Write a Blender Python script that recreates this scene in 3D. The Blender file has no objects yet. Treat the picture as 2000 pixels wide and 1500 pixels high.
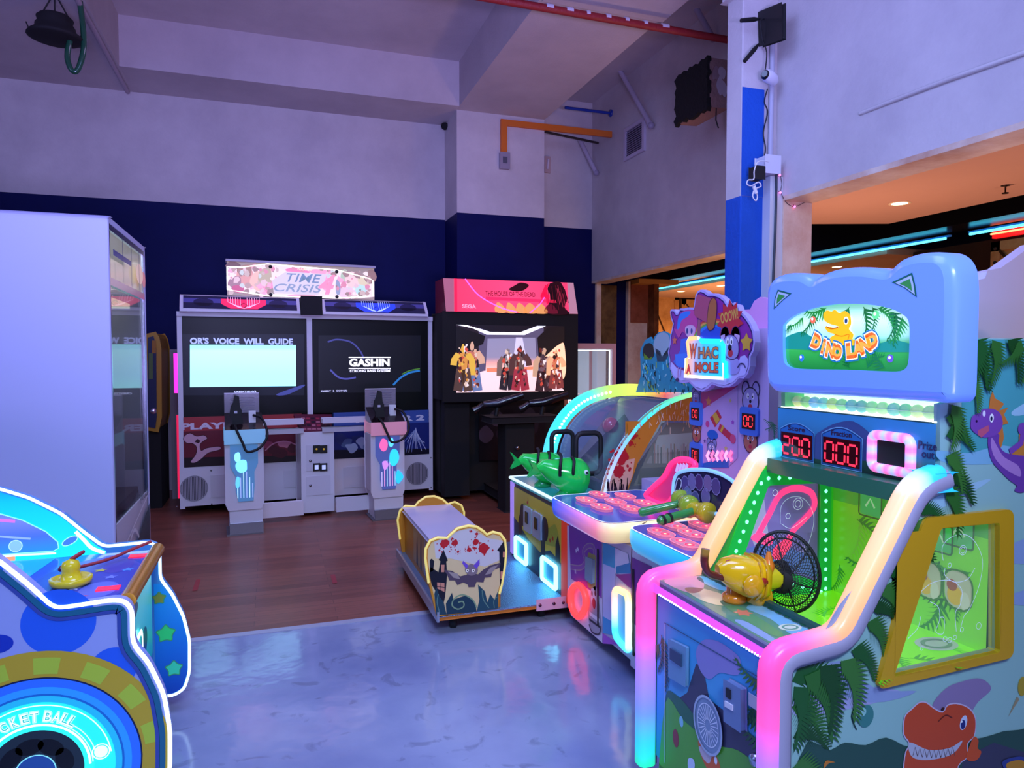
import bpy, math, random
from mathutils import Vector as V, Matrix
from mathutils.geometry import tessellate_polygon
random.seed(7)
SC = bpy.context.scene
COL = SC.collection
# ---------------------------------------------------------------- camera, world, exposure, room lamps
F, YAW, PIT = 1377.0, math.radians(18.84), math.radians(2.287)
CAM = V((0, 0, 1.5))
cd = bpy.data.cameras.new('camera'); cam = bpy.data.objects.new('camera', cd); COL.objects.link(cam)
cd.sensor_width = 36; cd.lens = F / 2000 * 36; cd.clip_start = .05
cam.location = CAM; cam.rotation_euler = (math.pi / 2 - PIT, 0, -YAW)
SC.camera = cam
SC.view_settings.view_transform = 'Standard'; SC.view_settings.look = 'None'
SC.view_settings.exposure = 0.0; SC.view_settings.gamma = 1.0; SC.view_settings.use_curve_mapping = False
w = bpy.data.worlds.new('world'); SC.world = w; w.use_nodes = True
w.node_tree.nodes['Background'].inputs[0].default_value = (.34, .34, 1, 1)
w.node_tree.nodes['Background'].inputs[1].default_value = .175
def area(name, loc, aim, sx, sy, power, col):
    l = bpy.data.lights.new(name, 'AREA'); l.shape = 'RECTANGLE'; l.size = sx; l.size_y = sy
    l.energy = power; l.color = col
    o = bpy.data.objects.new(name, l); COL.objects.link(o); o.location = loc
    o.rotation_euler = (V(aim) - V(loc)).to_track_quat('-Z', 'Y').to_euler()
    return o
# rows of coloured ceiling panels of the hall, behind and beside the camera, plus two added fill lights
area('ceiling_panel_light', (-1.0, -2.5, 3.9), (.6, 6.0, 2.2), 3.0, 1.2, 74, (.34, .44, 1))
area('ceiling_panel_light', (-4.5, 2.0, 3.9), (2.5, 4.5, 1.5), 1.2, 3.0, 72, (.36, .42, 1))
area('ceiling_panel_light', (.4, 2.2, 4.2), (.4, 2.6, 0), 2.2, 1.6, 108, (.32, .44, 1))
area('ceiling_panel_light', (.4, -.9, 3.3), (.9, 2.0, .6), 1.2, .6, 36, (.62, .80, 1)).data.spread = 1.7  # fill light added to brighten the nearest machines, not a hall panel
o = area('floor_wash_light', (.0, -1.5, 1.0), (.3, 4.0, 4.9), 2.5, .6, 112, (.46, .40, 1)); o.data.spread = 1.3  # unseen uplight added to brighten the ceiling and beams
area('ceiling_panel_light', (.6, 6.0, 4.25), (.6, 6.1, 0), 2.0, .8, 26, (.62, .44, 1))
# ---------------------------------------------------------------- helpers
def lin(x):
    x /= 255.0
    return x / 12.92 if x <= .04045 else ((x + .055) / 1.055) ** 2.4
def rgb(h):
    if isinstance(h, tuple): return h
    return tuple(lin(int(h[i:i + 2], 16)) for i in (0, 2, 4))
def mixc(a, b, t):
    a, b = rgb(a), rgb(b)
    return tuple(a[i] * (1 - t) + b[i] * t for i in range(3))
def ramp(stops, t):
    for i in range(len(stops) - 1):
        if t <= stops[i + 1][0]:
            a, b = stops[i], stops[i + 1]
            return mixc(a[1], b[1], max(0, (t - a[0]) / max(1e-6, b[0] - a[0])))
    return rgb(stops[-1][1])
class Pl:
    def __init__(s, o, u, v):
        s.o, s.u, s.v = V(o), V(u).normalized(), V(v).normalized(); s.n = s.u.cross(s.v).normalized()
    def at(s, q, h=0): return s.o + s.u * q[0] + s.v * q[1] + s.n * h
    def off(s, h): return Pl(s.o + s.n * h, s.u, s.v)
    def q(s, px, py):
        d = FW * F + RT * (px - 1000) + UP * (750 - py)
        t = (s.o - CAM).dot(s.n) / d.dot(s.n); p = CAM + d * t - s.o
        return (p.dot(s.u), p.dot(s.v))
    def Q(s, pts): return [s.q(*p) for p in pts]
    def P(s, px, py, h=0): return s.at(s.q(px, py), h)
FW = V((math.sin(YAW) * math.cos(PIT), math.cos(YAW) * math.cos(PIT), -math.sin(PIT)))
RT = V((math.cos(YAW), -math.sin(YAW), 0)); UP = RT.cross(FW)
def PX(x): return Pl((x, 0, 0), (0, -1, 0), (0, 0, 1))   # faces -X ; u = -y
def PY(y): return Pl((0, y, 0), (1, 0, 0), (0, 0, 1))    # faces the camera ; u = x
def PZ(z): return Pl((0, 0, z), (1, 0, 0), (0, 1, 0))    # faces up
_m = {}
def mat(kind, rough=.45, metal=0., emis=0., alpha=1., trans=0., bump=0., bscale=40., spec=.5, coat=0.):
    """one material of the given finish; its colour is the mesh's own paint colour"""
    key = (kind, rough, metal, emis, alpha, trans, bump, bscale, spec, coat)
    if key in _m: return _m[key]
    m = bpy.data.materials.new(kind); m.use_nodes = True; nt = m.node_tree; b = nt.nodes['Principled BSDF']
    a = nt.nodes.new('ShaderNodeAttribute'); a.attribute_name = 'paint'
    nt.links.new(a.outputs['Color'], b.inputs['Base Color'])
    b.inputs['Roughness'].default_value = rough; b.inputs['Metallic'].default_value = metal
    b.inputs['Alpha'].default_value = alpha; b.inputs['Transmission Weight'].default_value = trans
    b.inputs['Specular IOR Level'].default_value = spec; b.inputs['Coat Weight'].default_value = coat
    if emis:
        nt.links.new(a.outputs['Color'], b.inputs['Emission Color']); b.inputs['Emission Strength'].default_value = emis
    if bump:
        n = nt.nodes.new('ShaderNodeTexNoise'); n.inputs['Scale'].default_value = bscale; n.inputs['Detail'].default_value = 6
        tc = nt.nodes.new('ShaderNodeTexCoord'); nt.links.new(tc.outputs['Object'], n.inputs['Vector'])
        bp = nt.nodes.new('ShaderNodeBump'); bp.inputs['Strength'].default_value = bump; bp.inputs['Distance'].default_value = .02
        nt.links.new(n.outputs['Fac'], bp.inputs['Height']); nt.links.new(bp.outputs['Normal'], b.inputs['Normal'])
    _m[key] = m
    return m
PAINT = mat('painted_board', .42); GLOSS = mat('gloss_plastic', .16, coat=.3); MATTE = mat('matte_paint', .8)
RUB = mat('rubber', .6); CHROME = mat('brushed_metal', .25, 1.); STEEL = mat('worn_steel', .45, .9, bump=.1)
PRINT = mat('printed_film', .3); PLATE = mat('diamond_plate', .3, .85, bump=.6, bscale=120)
GLASS = mat('clear_glass', .02, alpha=.16, spec=.9); SMOKE = mat('smoked_glass', .05, alpha=.45)
ACRY = mat('clear_acrylic', .1, alpha=.35)
def E(s): return mat('lit_%g' % s, .4, emis=s)
def hexp(h): return rgb(h)
class MB:
    def __init__(s): s.v = []; s.f = []; s.m = []; s.c = []; s.s = []; s.mats = []
    def mi(s, m):
        if m not in s.mats: s.mats.append(m)
        return s.mats.index(m)
    def face(s, pts, m, c='ffffff', sm=False):
        i = len(s.v); s.v += [tuple(p) for p in pts]; s.f.append(list(range(i, i + len(pts))))
        s.m.append(s.mi(m)); s.s.append(sm)
        s.c.append([rgb(k) for k in c] if isinstance(c, list) else [rgb(c)] * len(pts)); return s
    def grid(s, rows, m, c='ffffff', sm=True, closed=False, cf=None):
        """rows of points joined into a shared-vertex surface; cf(i, j) gives a colour"""
        i0 = len(s.v); nr, nc = len(rows), len(rows[0])
        for r in rows: s.v += [tuple(p) for p in r]
        k = s.mi(m)
        for i in range(nr - 1):
            for j in range(nc if closed else nc - 1):
                j2 = (j + 1) % nc
                s.f.append([i0 + i * nc + j, i0 + i * nc + j2, i0 + (i + 1) * nc + j2, i0 + (i + 1) * nc + j])
                s.m.append(k); s.s.append(sm)
                s.c.append([cf(i, j), cf(i, j2), cf(i + 1, j2), cf(i + 1, j)] if cf else [rgb(c)] * 4)
        return s
    def poly(s, pl, pts, h, m=PRINT, c='ffffff', holes=None):
        if not holes:
            if not isinstance(c, list) and sum(pts[i - 1][0] * pts[i][1] - pts[i][0] * pts[i - 1][1] for i in range(len(pts))) < 0 and h >= 0: pts = pts[::-1]
            return s.face([pl.at(q, h) for q in pts], m, c)
        rest = pts
        for hl in holes:   # cut the panel into flat pieces round a hole whose outline is monotone in x
            x0, x1 = min(q[0] for q in hl), max(q[0] for q in hl); y0, y1 = min(q[1] for q in hl), max(q[1] for q in hl)
            mid = clip(clip(rest, 0, x0, 1), 0, x1, -1); n = len(hl)
            L = min(range(n), key=lambda i: hl[i][0]); R = max(range(n), key=lambda i: hl[i][0])
            ch1 = []; i = L
            while True:
                ch1.append(hl[i])
                if i == R: break
                i = (i + 1) % n
            ch2 = []; i = L
            while True:
                ch2.append(hl[i])
                if i == R: break
                i = (i - 1) % n
            up_, lo_ = (ch1, ch2) if sum(q[1] for q in ch1) / len(ch1) > sum(q[1] for q in ch2) / len(ch2) else (ch2, ch1)
            pcs = [clip(rest, 0, x0, -1), clip(rest, 0, x1, 1), clip(mid, 1, y1, 1), clip(mid, 1, y0, -1), [(x0, y1)] + up_ + [(x1, y1)], [(x0, y0)] + lo_ + [(x1, y0)]]
            for pc in pcs:
                out = []
                for q in pc:
                    if not out or abs(q[0] - out[-1][0]) + abs(q[1] - out[-1][1]) > 1e-6: out.append(q)
                if len(out) > 2: s.poly(pl, out, h, m, c)
        return s
    def prism(s, pl, pts, h0, h1, m=PAINT, c='ffffff', sc=None, holes=None, back=True, sm=None, smooth=False):
        if sum(pts[i - 1][0] * pts[i][1] - pts[i][0] * pts[i - 1][1] for i in range(len(pts))) < 0: pts = pts[::-1]
        s.poly(pl, pts, h1, m, c, holes)
        if back and holes: s.poly(pl, pts, h0, sm or m, sc or c, holes)
        elif back: s.face([pl.at(q, h0) for q in pts[::-1]], sm or m, sc or c)
        for l in [pts] + (holes or []):
            s.grid([[pl.at(q, h1) for q in l], [pl.at(q, h0) for q in l]], sm or m, sc or c, smooth, True)
        return s
    def grad(s, pl, pts, h, stops, m=PRINT, axis=1, n=14):
        """band-wise colour gradient over a convex polygon, top to bottom (axis 1) or left to right (axis 0)"""
        lo = min(q[axis] for q in pts); hi = max(q[axis] for q in pts)
        for k in range(n):
            a, b = lo + (hi - lo) * k / n, lo + (hi - lo) * (k + 1) / n
            cl = clip(clip(pts, axis, a, 1), axis, b, -1)
            if len(cl) > 2: s.face([pl.at(q, h) for q in cl], m, [ramp(stops, (q[axis] - lo) / (hi - lo)) for q in cl])
        return s
    def box(s, a, b, m=PAINT, c='ffffff'):
        x0, y0, z0 = a; x1, y1, z1 = b
        return s.prism(PZ(0), [(x0, y0), (x1, y0), (x1, y1), (x0, y1)], z0, z1, m, c)
    def pbox(s, pl, a, b, h0, h1, m=PAINT, c='ffffff', sc=None):
        return s.prism(pl, [(a[0], a[1]), (b[0], a[1]), (b[0], b[1]), (a[0], b[1])], h0, h1, m, c, sc)
    def tube(s, path, r, m=PAINT, c='ffffff', n=8, closed=False, cf=None, sq=False, caps=True, up=None):
        path = [V(p) for p in path]; rows = []; N = len(path)
        up = V(up) if up else V((0, 0, 1)); prev = None
        for i, p in enumerate(path):
            a = path[i - 1] if (i or closed) else p; b = path[(i + 1) % N] if (i < N - 1 or closed) else p
            t = (b - a).normalized() if (b - a).length > 1e-9 else V((0, 0, 1))
            x = t.cross(up) if prev is None else prev - t * prev.dot(t)
            if x.length < 1e-4: x = t.cross(V((1, 0, .1)))
            x.normalize(); prev = x; y = t.cross(x); rr = r[i] if isinstance(r, list) else r
            ring = []
            for k in range(n):
                an = 2 * math.pi * (k + .5) / n; cx, cy = math.cos(an), math.sin(an)
                if sq:
                    g = 1 / max(abs(cx), abs(cy)); g = 1 + (g - 1) * .62; cx *= g; cy *= g
                if isinstance(rr, tuple): ring.append(p + x * (cx * rr[0]) + y * (cy * rr[1]))
                else: ring.append(p + x * (cx * rr) + y * (cy * rr))
            rows.append(ring)
        if closed: rows.append(rows[0])
        s.grid(rows, m, c, True, True, cf)
        if caps and not closed:
            for ring, k, rv in ((rows[0], 0, 0), (rows[-1], N - 1, 1)):
                s.face(ring[::-1] if rv else ring, m, [cf(k, 0)] * n if cf else c)
        return s
    def lathe(s, o, ax, prof, m=PAINT, c='ffffff', n=20, cf=None):
        """prof: (radius, height along ax)"""
        o = V(o); ax = V(ax).normalized(); x = ax.orthogonal().normalized(); y = ax.cross(x)
        rows = [[o + ax * h + (x * math.cos(2 * math.pi * k / n) + y * math.sin(2 * math.pi * k / n)) * max(r, 1e-4) for k in range(n)] for r, h in prof]
        return s.grid(rows, m, c, True, True, cf)
    def ball(s, o, r, m=PAINT, c='ffffff', n=12, sc=(1, 1, 1), cf=None):
        o = V(o); rows = []
        for i in range(n // 2 + 1):
            t = math.pi * i / (n // 2)
            rows.append([o + V((r * sc[0] * math.sin(t) * math.cos(2 * math.pi * k / n), r * sc[1] * math.sin(t) * math.sin(2 * math.pi * k / n), r * sc[2] * math.cos(t))) for k in range(n)])
        return s.grid(rows, m, c, True, True, cf)
    def line(s, pl, pts, wd, h, c='000000', m=PRINT, closed=False):
        """flat stroke along points on a plane"""
        N = len(pts); L, R = [], []
        for i in range(N):
            a = pts[i - 1] if (i or closed) else pts[i]; b = pts[(i + 1) % N] if (i < N - 1 or closed) else pts[i]
            d = V((b[0] - a[0], b[1] - a[1])); d = d.normalized() if d.length > 1e-9 else V((1, 0))
            L.append(pl.at((pts[i][0] - d.y * wd / 2, pts[i][1] + d.x * wd / 2), h)); R.append(pl.at((pts[i][0] + d.y * wd / 2, pts[i][1] - d.x * wd / 2), h))
        if closed: L.append(L[0]); R.append(R[0])
        return s.grid([R, L], m, c, False)
    def text(s, pl, t, a, wd, ht, h, c='ffffff', m=PRINT, bold=0., mid=False, sh=0., rot=0., ext=0.):
        """lettering fitted to a box of wd x ht whose lower left corner is a"""
        cu = bpy.data.curves.new('t', 'FONT'); cu.body = t; cu.offset = bold; cu.shear = sh; cu.resolution_u = 3
        o = bpy.data.objects.new('t', cu); COL.objects.link(o)
        me = bpy.data.meshes.new_from_object(o.evaluated_get(bpy.context.evaluated_depsgraph_get()))
        vs = [v.co.copy() for v in me.vertices]; fs = [list(p.vertices) for p in me.polygons]
        bpy.data.objects.remove(o); bpy.data.curves.remove(cu); bpy.data.meshes.remove(me)
        if not vs: return s
        x0, x1 = min(v.x for v in vs), max(v.x for v in vs); y0, y1 = min(v.y for v in vs), max(v.y for v in vs)
        kx = wd / (x1 - x0); ky = ht / (y1 - y0) if ht else kx
        cr_, sr_ = math.cos(rot), math.sin(rot); i0 = len(s.v)
        for v in vs:
            qx, qy = (v.x - x0) * kx, (v.y - y0) * ky
            if mid: qx -= wd / 2; qy -= (ht or 0) / 2
            s.v.append(tuple(pl.at((a[0] + qx * cr_ - qy * sr_, a[1] + qx * sr_ + qy * cr_), h)))
        k = s.mi(m)
        for f in fs: s.f.append([i0 + i for i in f]); s.m.append(k); s.s.append(False); s.c.append([rgb(c)] * len(f))
        return s
    def build(s, name, parent=None, bevel=0, seg=2, solid=0):
        me = bpy.data.meshes.new(name)
        o = bpy.data.objects.new(name, me); COL.objects.link(o)
        base = V((0, 0, 0)); p = parent
        while p: base += p.location; p = p.parent
        if parent is None:   # the origin of a one-mesh thing sits at its base
            xs = [v[0] for v in s.v]; ys = [v[1] for v in s.v]; zs = [v[2] for v in s.v]
            o.location = ((min(xs) + max(xs)) / 2, (min(ys) + max(ys)) / 2, min(zs)); base = o.location.copy()
        me.from_pydata([tuple(V(v) - base) for v in s.v], [], s.f)
        for m in s.mats: me.materials.append(m)
        ca = me.color_attributes.new('paint', 'FLOAT_COLOR', 'CORNER'); k = 0
        for i, p in enumerate(me.polygons):
            p.material_index = s.m[i]; p.use_smooth = s.s[i]
            for c in s.c[i]: ca.data[k].color = (c[0], c[1], c[2], 1); k += 1
        if bevel:
            import bmesh
            bm = bmesh.new(); bm.from_mesh(me); bmesh.ops.remove_doubles(bm, verts=bm.verts, dist=1e-5); bm.to_mesh(me); bm.free()
            b = o.modifiers.new('bevel', 'BEVEL'); b.width = bevel; b.segments = seg; b.limit_method = 'ANGLE'; b.angle_limit = .6
        if solid:
            b = o.modifiers.new('solid', 'SOLIDIFY'); b.thickness = solid
        me.validate(); o.parent = parent
        return o
def clip(pts, ax, val, sg):
    out = []
    for i in range(len(pts)):
        a, b = pts[i - 1], pts[i]; da, db = (a[ax] - val) * sg, (b[ax] - val) * sg
        if (da < 0) != (db < 0):
            t = da / (da - db); out.append((a[0] + (b[0] - a[0]) * t, a[1] + (b[1] - a[1]) * t))
        if db >= 0: out.append(b)
    return out
def cr(pts, n=6, closed=True):
    """smooth curve through the points"""
    out = []; N = len(pts); rng = range(N if closed else N - 1)
    for i in rng:
        g = (lambda k: V(pts[k % N])) if closed else (lambda k: V(pts[min(max(k, 0), N - 1)]))
        p0, p1, p2, p3 = g(i - 1), g(i), g(i + 1), g(i + 2)
        for k in range(n):
            t = k / n
            out.append(tuple(.5 * ((2 * p1) + (p2 - p0) * t + (2 * p0 - 5 * p1 + 4 * p2 - p3) * t * t + (3 * p1 - p0 - 3 * p2 + p3) * t ** 3)))
    if not closed: out.append(tuple(pts[-1]))
    return out
def ell(c, a, b=None, n=24, rot=0, a0=0, a1=2 * math.pi):
    b = a if b is None else b; full = abs(a1 - a0 - 2 * math.pi) < 1e-6; out = []
    for k in range(n if full else n + 1):
        t = a0 + (a1 - a0) * k / n; x, y = a * math.cos(t), b * math.sin(t)
        out.append((c[0] + x * math.cos(rot) - y * math.sin(rot), c[1] + x * math.sin(rot) + y * math.cos(rot)))
    return out
def star(c, r, n=5, k=.48, rot=math.pi / 2):
    return [(c[0] + (r if i % 2 == 0 else r * k) * math.cos(rot + i * math.pi / n), c[1] + (r if i % 2 == 0 else r * k) * math.sin(rot + i * math.pi / n)) for i in range(2 * n)]
def rrect(a, b, r, n=4):
    x0, y0 = min(a[0], b[0]), min(a[1], b[1]); x1, y1 = max(a[0], b[0]), max(a[1], b[1]); out = []
    for cx, cy, t0 in ((x1 - r, y1 - r, 0), (x0 + r, y1 - r, 1), (x0 + r, y0 + r, 2), (x1 - r, y0 + r, 3)):
        for k in range(n + 1):
            t = (t0 + k / n) * math.pi / 2; out.append((cx + r * math.cos(t), cy + r * math.sin(t)))
    return out
def rnd(pts, r, n=4):
    """round the corners of a polygon"""
    out = []; N = len(pts)
    for i in range(N):
        p = V(pts[i]); a = V(pts[i - 1]) - p; b = V(pts[(i + 1) % N]) - p
        d = min(r, a.length * .49, b.length * .49); A = p + a.normalized() * d; B = p + b.normalized() * d
        for k in range(n + 1):
            t = k / n; out.append(tuple(A * (1 - t) ** 2 + p * 2 * t * (1 - t) + B * t * t))
    return out
def inset(pts, d):
    N = len(pts); A = sum(pts[i - 1][0] * pts[i][1] - pts[i][0] * pts[i - 1][1] for i in range(N)); sg = 1 if A > 0 else -1; out = []
    for i in range(N):
        a, b, c_ = V(pts[i - 1]), V(pts[i]), V(pts[(i + 1) % N])
        e1 = (b - a); e2 = (c_ - b)
        e1 = e1.normalized() if e1.length > 1e-9 else V((0, 0)); e2 = e2.normalized() if e2.length > 1e-9 else V((0, 0))
        n = V((-(e1.y + e2.y), e1.x + e2.x)); n = n.normalized() if n.length > 1e-9 else V((0, 0))
        out.append((b.x + n.x * d * sg, b.y + n.y * d * sg))
    return out
def meta(o, label=None, cat=None, group=None, kind=None):
    if label: o['label'] = label
    if cat: o['category'] = cat
    if group: o['group'] = group
    if kind: o['kind'] = kind
    return o
def thing(name, loc, label, cat, group=None):
    o = bpy.data.objects.new(name, None); o.empty_display_size = .1; COL.objects.link(o); o.location = loc
    return meta(o, label, cat, group)
def struct(mb, name, **k): return meta(mb.build(name, **k), kind='structure')
SEG = {'0': 'abcdef', '1': 'bc', '2': 'abged', '3': 'abgcd', '4': 'fgbc', '5': 'afgcd', '6': 'afgedc', '7': 'abc', '8': 'abcdefg', 'C': 'adef'}
def seg7(mb, pl, t, a, wd, ht, h, c, m):
    """seven-segment digits; a is the lower left corner"""
    n = len(t); cw = wd / n; w_ = cw * .72; th = w_ * .2
    for i, ch in enumerate(t):
        x0 = a[0] + i * cw + cw * .14; x1 = x0 + w_; y0, y1 = a[1], a[1] + ht; ym = (y0 + y1) / 2; g = th * .6
        S = {'a': ((x0, y1), (x1, y1)), 'g': ((x0, ym), (x1, ym)), 'd': ((x0, y0), (x1, y0)), 'f': ((x0, ym), (x0, y1)), 'b': ((x1, ym), (x1, y1)), 'e': ((x0, y0), (x0, ym)), 'c': ((x1, y0), (x1, ym))}
        for k in SEG[ch]:
            p, q = V(S[k][0]), V(S[k][1]); d = (q - p).normalized()
            mb.line(pl, [tuple(p + d * g), tuple(q - d * g)], th, h, c, m)
def frond(mb, pl, base, ang, L, h, c='1d4a1c', n=11, wd=.2, m=PRINT):
    """a drooping palm frond printed on a panel"""
    bx, by = base
    spine = []
    for k in range(n + 1):
        t = k / n; spine.append((bx + math.cos(ang - .5 * t) * L * t, by + math.sin(ang - .5 * t) * L * t))
    mb.line(pl, spine, L * .03, h, c, m)
    for k in range(1, n + 1):
        t = k / n; p = spine[k]; l = L * wd * (1.7 - t)
        for sg in (-1, 1):
            a = ang - .5 * t + sg * (.95 - .5 * t); w2 = L * .062
            tip = (p[0] + math.cos(a) * l, p[1] + math.sin(a) * l)
            q = [(p[0] - math.cos(ang) * w2, p[1] - math.sin(ang) * w2), (p[0] + math.cos(a) * l * .5 + math.cos(a + 1.57) * w2 * .6, p[1] + math.sin(a) * l * .5 + math.sin(a + 1.57) * w2 * .6), tip, (p[0] + math.cos(ang) * w2, p[1] + math.sin(ang) * w2)]
            mb.face([pl.at(x, h + (2 * k + (sg > 0)) * 1e-5) for x in q], m, c)
def splat(mb, pl, c, r, h, col='c02020', n=9, m=PRINT):
    mb.poly(pl, [(c[0] + r * math.cos(2 * math.pi * k / 18) * (1 + .25 * random.uniform(-1, 1)), c[1] + r * math.sin(2 * math.pi * k / 18) * (1 + .25 * random.uniform(-1, 1))) for k in range(18)], h, m, col)
    for k in range(n):
        a = random.uniform(0, 6.28); d = r * random.uniform(1.2, 2.2); q = r * random.uniform(.08, .28)
        mb.poly(pl, ell((c[0] + d * math.cos(a), c[1] + d * math.sin(a)), q, n=8), h + (k + 1) * 1e-5, m, col)
def zf(o, up=2e-4):
    """smallest gaps between printed layers"""
    return o * up
# ---------------------------------------------------------------- room shell
def plaster(name, c1, c2, scale=1.2, rough=.85, bump=.25):
    m = bpy.data.materials.new(name); m.use_nodes = True; nt = m.node_tree; b = nt.nodes['Principled BSDF']
    tc = nt.nodes.new('ShaderNodeTexCoord')
    n = nt.nodes.new('ShaderNodeTexNoise'); n.inputs['Scale'].default_value = scale; n.inputs['Detail'].default_value = 8; n.inputs['Roughness'].default_value = .65
    r = nt.nodes.new('ShaderNodeValToRGB'); r.color_ramp.elements[0].position = .3; r.color_ramp.elements[1].position = .7
    r.color_ramp.elements[0].color = (*rgb(c1), 1); r.color_ramp.elements[1].color = (*rgb(c2), 1)
    nt.links.new(tc.outputs['Object'], n.inputs['Vector']); nt.links.new(n.outputs['Fac'], r.inputs[0]); nt.links.new(r.outputs[0], b.inputs['Base Color'])
    n2 = nt.nodes.new('ShaderNodeTexNoise'); n2.inputs['Scale'].default_value = 45; n2.inputs['Detail'].default_value = 5
    bp = nt.nodes.new('ShaderNodeBump'); bp.inputs['Strength'].default_value = bump; bp.inputs['Distance'].default_value = .01
    nt.links.new(tc.outputs['Object'], n2.inputs['Vector']); nt.links.new(n2.outputs['Fac'], bp.inputs['Height']); nt.links.new(bp.outputs[0], b.inputs['Normal'])
    b.inputs['Roughness'].default_value = rough; b.inputs['Specular IOR Level'].default_value = .15
    return m
WHT = plaster('white_plaster', 'bdb6bc', 'd6d0d2'); BLU = plaster('navy_paint', '050b46', '071052', rough=.6, bump=.1)
BLU2 = plaster('blue_paint', '1d50b4', '2560c8', rough=.6, bump=.5); PEACH = plaster('bare_plaster', 'c9a088', 'f0e2d0', scale=3)
CEIL = plaster('ceiling_plaster', 'b4abb2', 'cdc4c8', scale=.8)
SALM = plaster('corridor_ceiling_paint', 'c89c90', 'd0a498', scale=.5, bump=.05)
DARK = plaster('dark_void', '06060a', '0c0c12', rough=.7)
def wood_floor():
    m = bpy.data.materials.new('red_brown_wood_floor'); m.use_nodes = True; nt = m.node_tree; b = nt.nodes['Principled BSDF']
    tc = nt.nodes.new('ShaderNodeTexCoord'); mp = nt.nodes.new('ShaderNodeMapping')
    br = nt.nodes.new('ShaderNodeTexBrick'); br.inputs['Scale'].default_value = 1; br.inputs['Brick Width'].default_value = .9; br.inputs['Row Height'].default_value = .075
    br.inputs['Mortar Size'].default_value = .0012; br.inputs['Color1'].default_value = (*rgb('8e5240'), 1); br.inputs['Color2'].default_value = (*rgb('784234'), 1); br.inputs['Mortar'].default_value = (*rgb('4a2820'), 1)
    n = nt.nodes.new('ShaderNodeTexNoise'); n.inputs['Scale'].default_value = 3; n.inputs['Detail'].default_value = 6
    mp2 = nt.nodes.new('ShaderNodeMapping'); mp2.inputs['Scale'].default_value = (1, 14, 1)
    mx = nt.nodes.new('ShaderNodeMixRGB'); mx.blend_type = 'OVERLAY'; mx.inputs[0].default_value = .35
    L = nt.links.new
    L(tc.outputs['Object'], mp.inputs[0]); L(mp.outputs[0], br.inputs['Vector']); L(tc.outputs['Object'], mp2.inputs[0]); L(mp2.outputs[0], n.inputs['Vector'])
    L(br.outputs['Color'], mx.inputs[1]); L(n.outputs['Fac'], mx.inputs[2]); L(mx.outputs[0], b.inputs['Base Color'])
    b.inputs['Roughness'].default_value = .34
    return m
def epoxy():
    m = bpy.data.materials.new('grey_epoxy_floor'); m.use_nodes = True; nt = m.node_tree; b = nt.nodes['Principled BSDF']; L = nt.links.new
    tc = nt.nodes.new('ShaderNodeTexCoord')
    n = nt.nodes.new('ShaderNodeTexNoise'); n.inputs['Scale'].default_value = 1.6; n.inputs['Detail'].default_value = 7
    r = nt.nodes.new('ShaderNodeValToRGB'); r.color_ramp.elements[0].color = (*rgb('7078a0'), 1); r.color_ramp.elements[1].color = (*rgb('98a0bc'), 1)
    r.color_ramp.elements[0].position = .3; r.color_ramp.elements[1].position = .65
    n3 = nt.nodes.new('ShaderNodeTexNoise'); n3.inputs['Scale'].default_value = 7; n3.inputs['Detail'].default_value = 10; n3.inputs['Distortion'].default_value = 1.2
    r3 = nt.nodes.new('ShaderNodeValToRGB'); r3.color_ramp.elements[0].position = .60; r3.color_ramp.elements[1].position = .68; r3.color_ramp.elements[1].color = (.35, .35, .35, 1); r3.color_ramp.elements[0].color = (0, 0, 0, 1)
    mx = nt.nodes.new('ShaderNodeMixRGB'); mx.inputs[2].default_value = (*rgb('4a4a5e'), 1)
    L(tc.outputs['Object'], n.inputs[0]); L(tc.outputs['Object'], n3.inputs[0]); L(n.outputs['Fac'], r.inputs[0]); L(n3.outputs['Fac'], r3.inputs[0])
    L(r3.outputs[0], mx.inputs[0]); L(r.outputs[0], mx.inputs[1]); L(mx.outputs[0], b.inputs['Base Color'])
    rr = nt.nodes.new('ShaderNodeMapRange'); rr.inputs['To Min'].default_value = .05; rr.inputs['To Max'].default_value = .2
    L(n3.outputs['Fac'], rr.inputs['Value']); L(rr.outputs[0], b.inputs['Roughness'])
    n4 = nt.nodes.new('ShaderNodeTexNoise'); n4.inputs['Scale'].default_value = 5; n4.inputs['Detail'].default_value = 3
    bp = nt.nodes.new('ShaderNodeBump'); bp.inputs['Strength'].default_value = .16; bp.inputs['Distance'].default_value = .02
    L(tc.outputs['Object'], n4.inputs[0]); L(n4.outputs['Fac'], bp.inputs['Height']); L(bp.outputs[0], b.inputs['Normal'])
    return m
WOODF, EPOXY = wood_floor(), epoxy()
YB, XW = 8.65, 4.08
ZC = 4.85
struct(MB().box((-7, -4, -.1), (4.08, 4.03, 0), EPOXY), 'floor')
struct(MB().box((-7, 4.03, -.1), (4.08, 9.0, 0), WOODF), 'floor_wood')
struct(MB().box((-7, 3.985, 0), (1.2, 4.035, .004), mat('floor_edge_strip', .3), 'a8a8b8'), 'trim_1')
m_ = MB().box((4.08, -4, -.1), (12, 20, 0), mat('corridor_tile', .25), '8a7668')
struct(m_, 'floor_corridor')
# back wall : white low band, navy band, white above
b = MB()
b.box((-7, YB, 0), (4.9, YB + .3, 1.57), WHT).box((-7, YB, 1.57), (4.9, YB + .3, 3.19), BLU).box((-7, YB, 3.19), (4.08, YB + .3, ZC), WHT)
struct(b, 'wall_back')
b = MB()
b.box((2.07, 8.05, 0), (3.16, YB, 1.57), WHT).box((2.07, 8.05, 1.57), (3.16, YB, 3.17), BLU).box((2.07, 8.05, 3.17), (3.16, YB, 4.35), WHT)
struct(b, 'wall_pillar')
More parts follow.
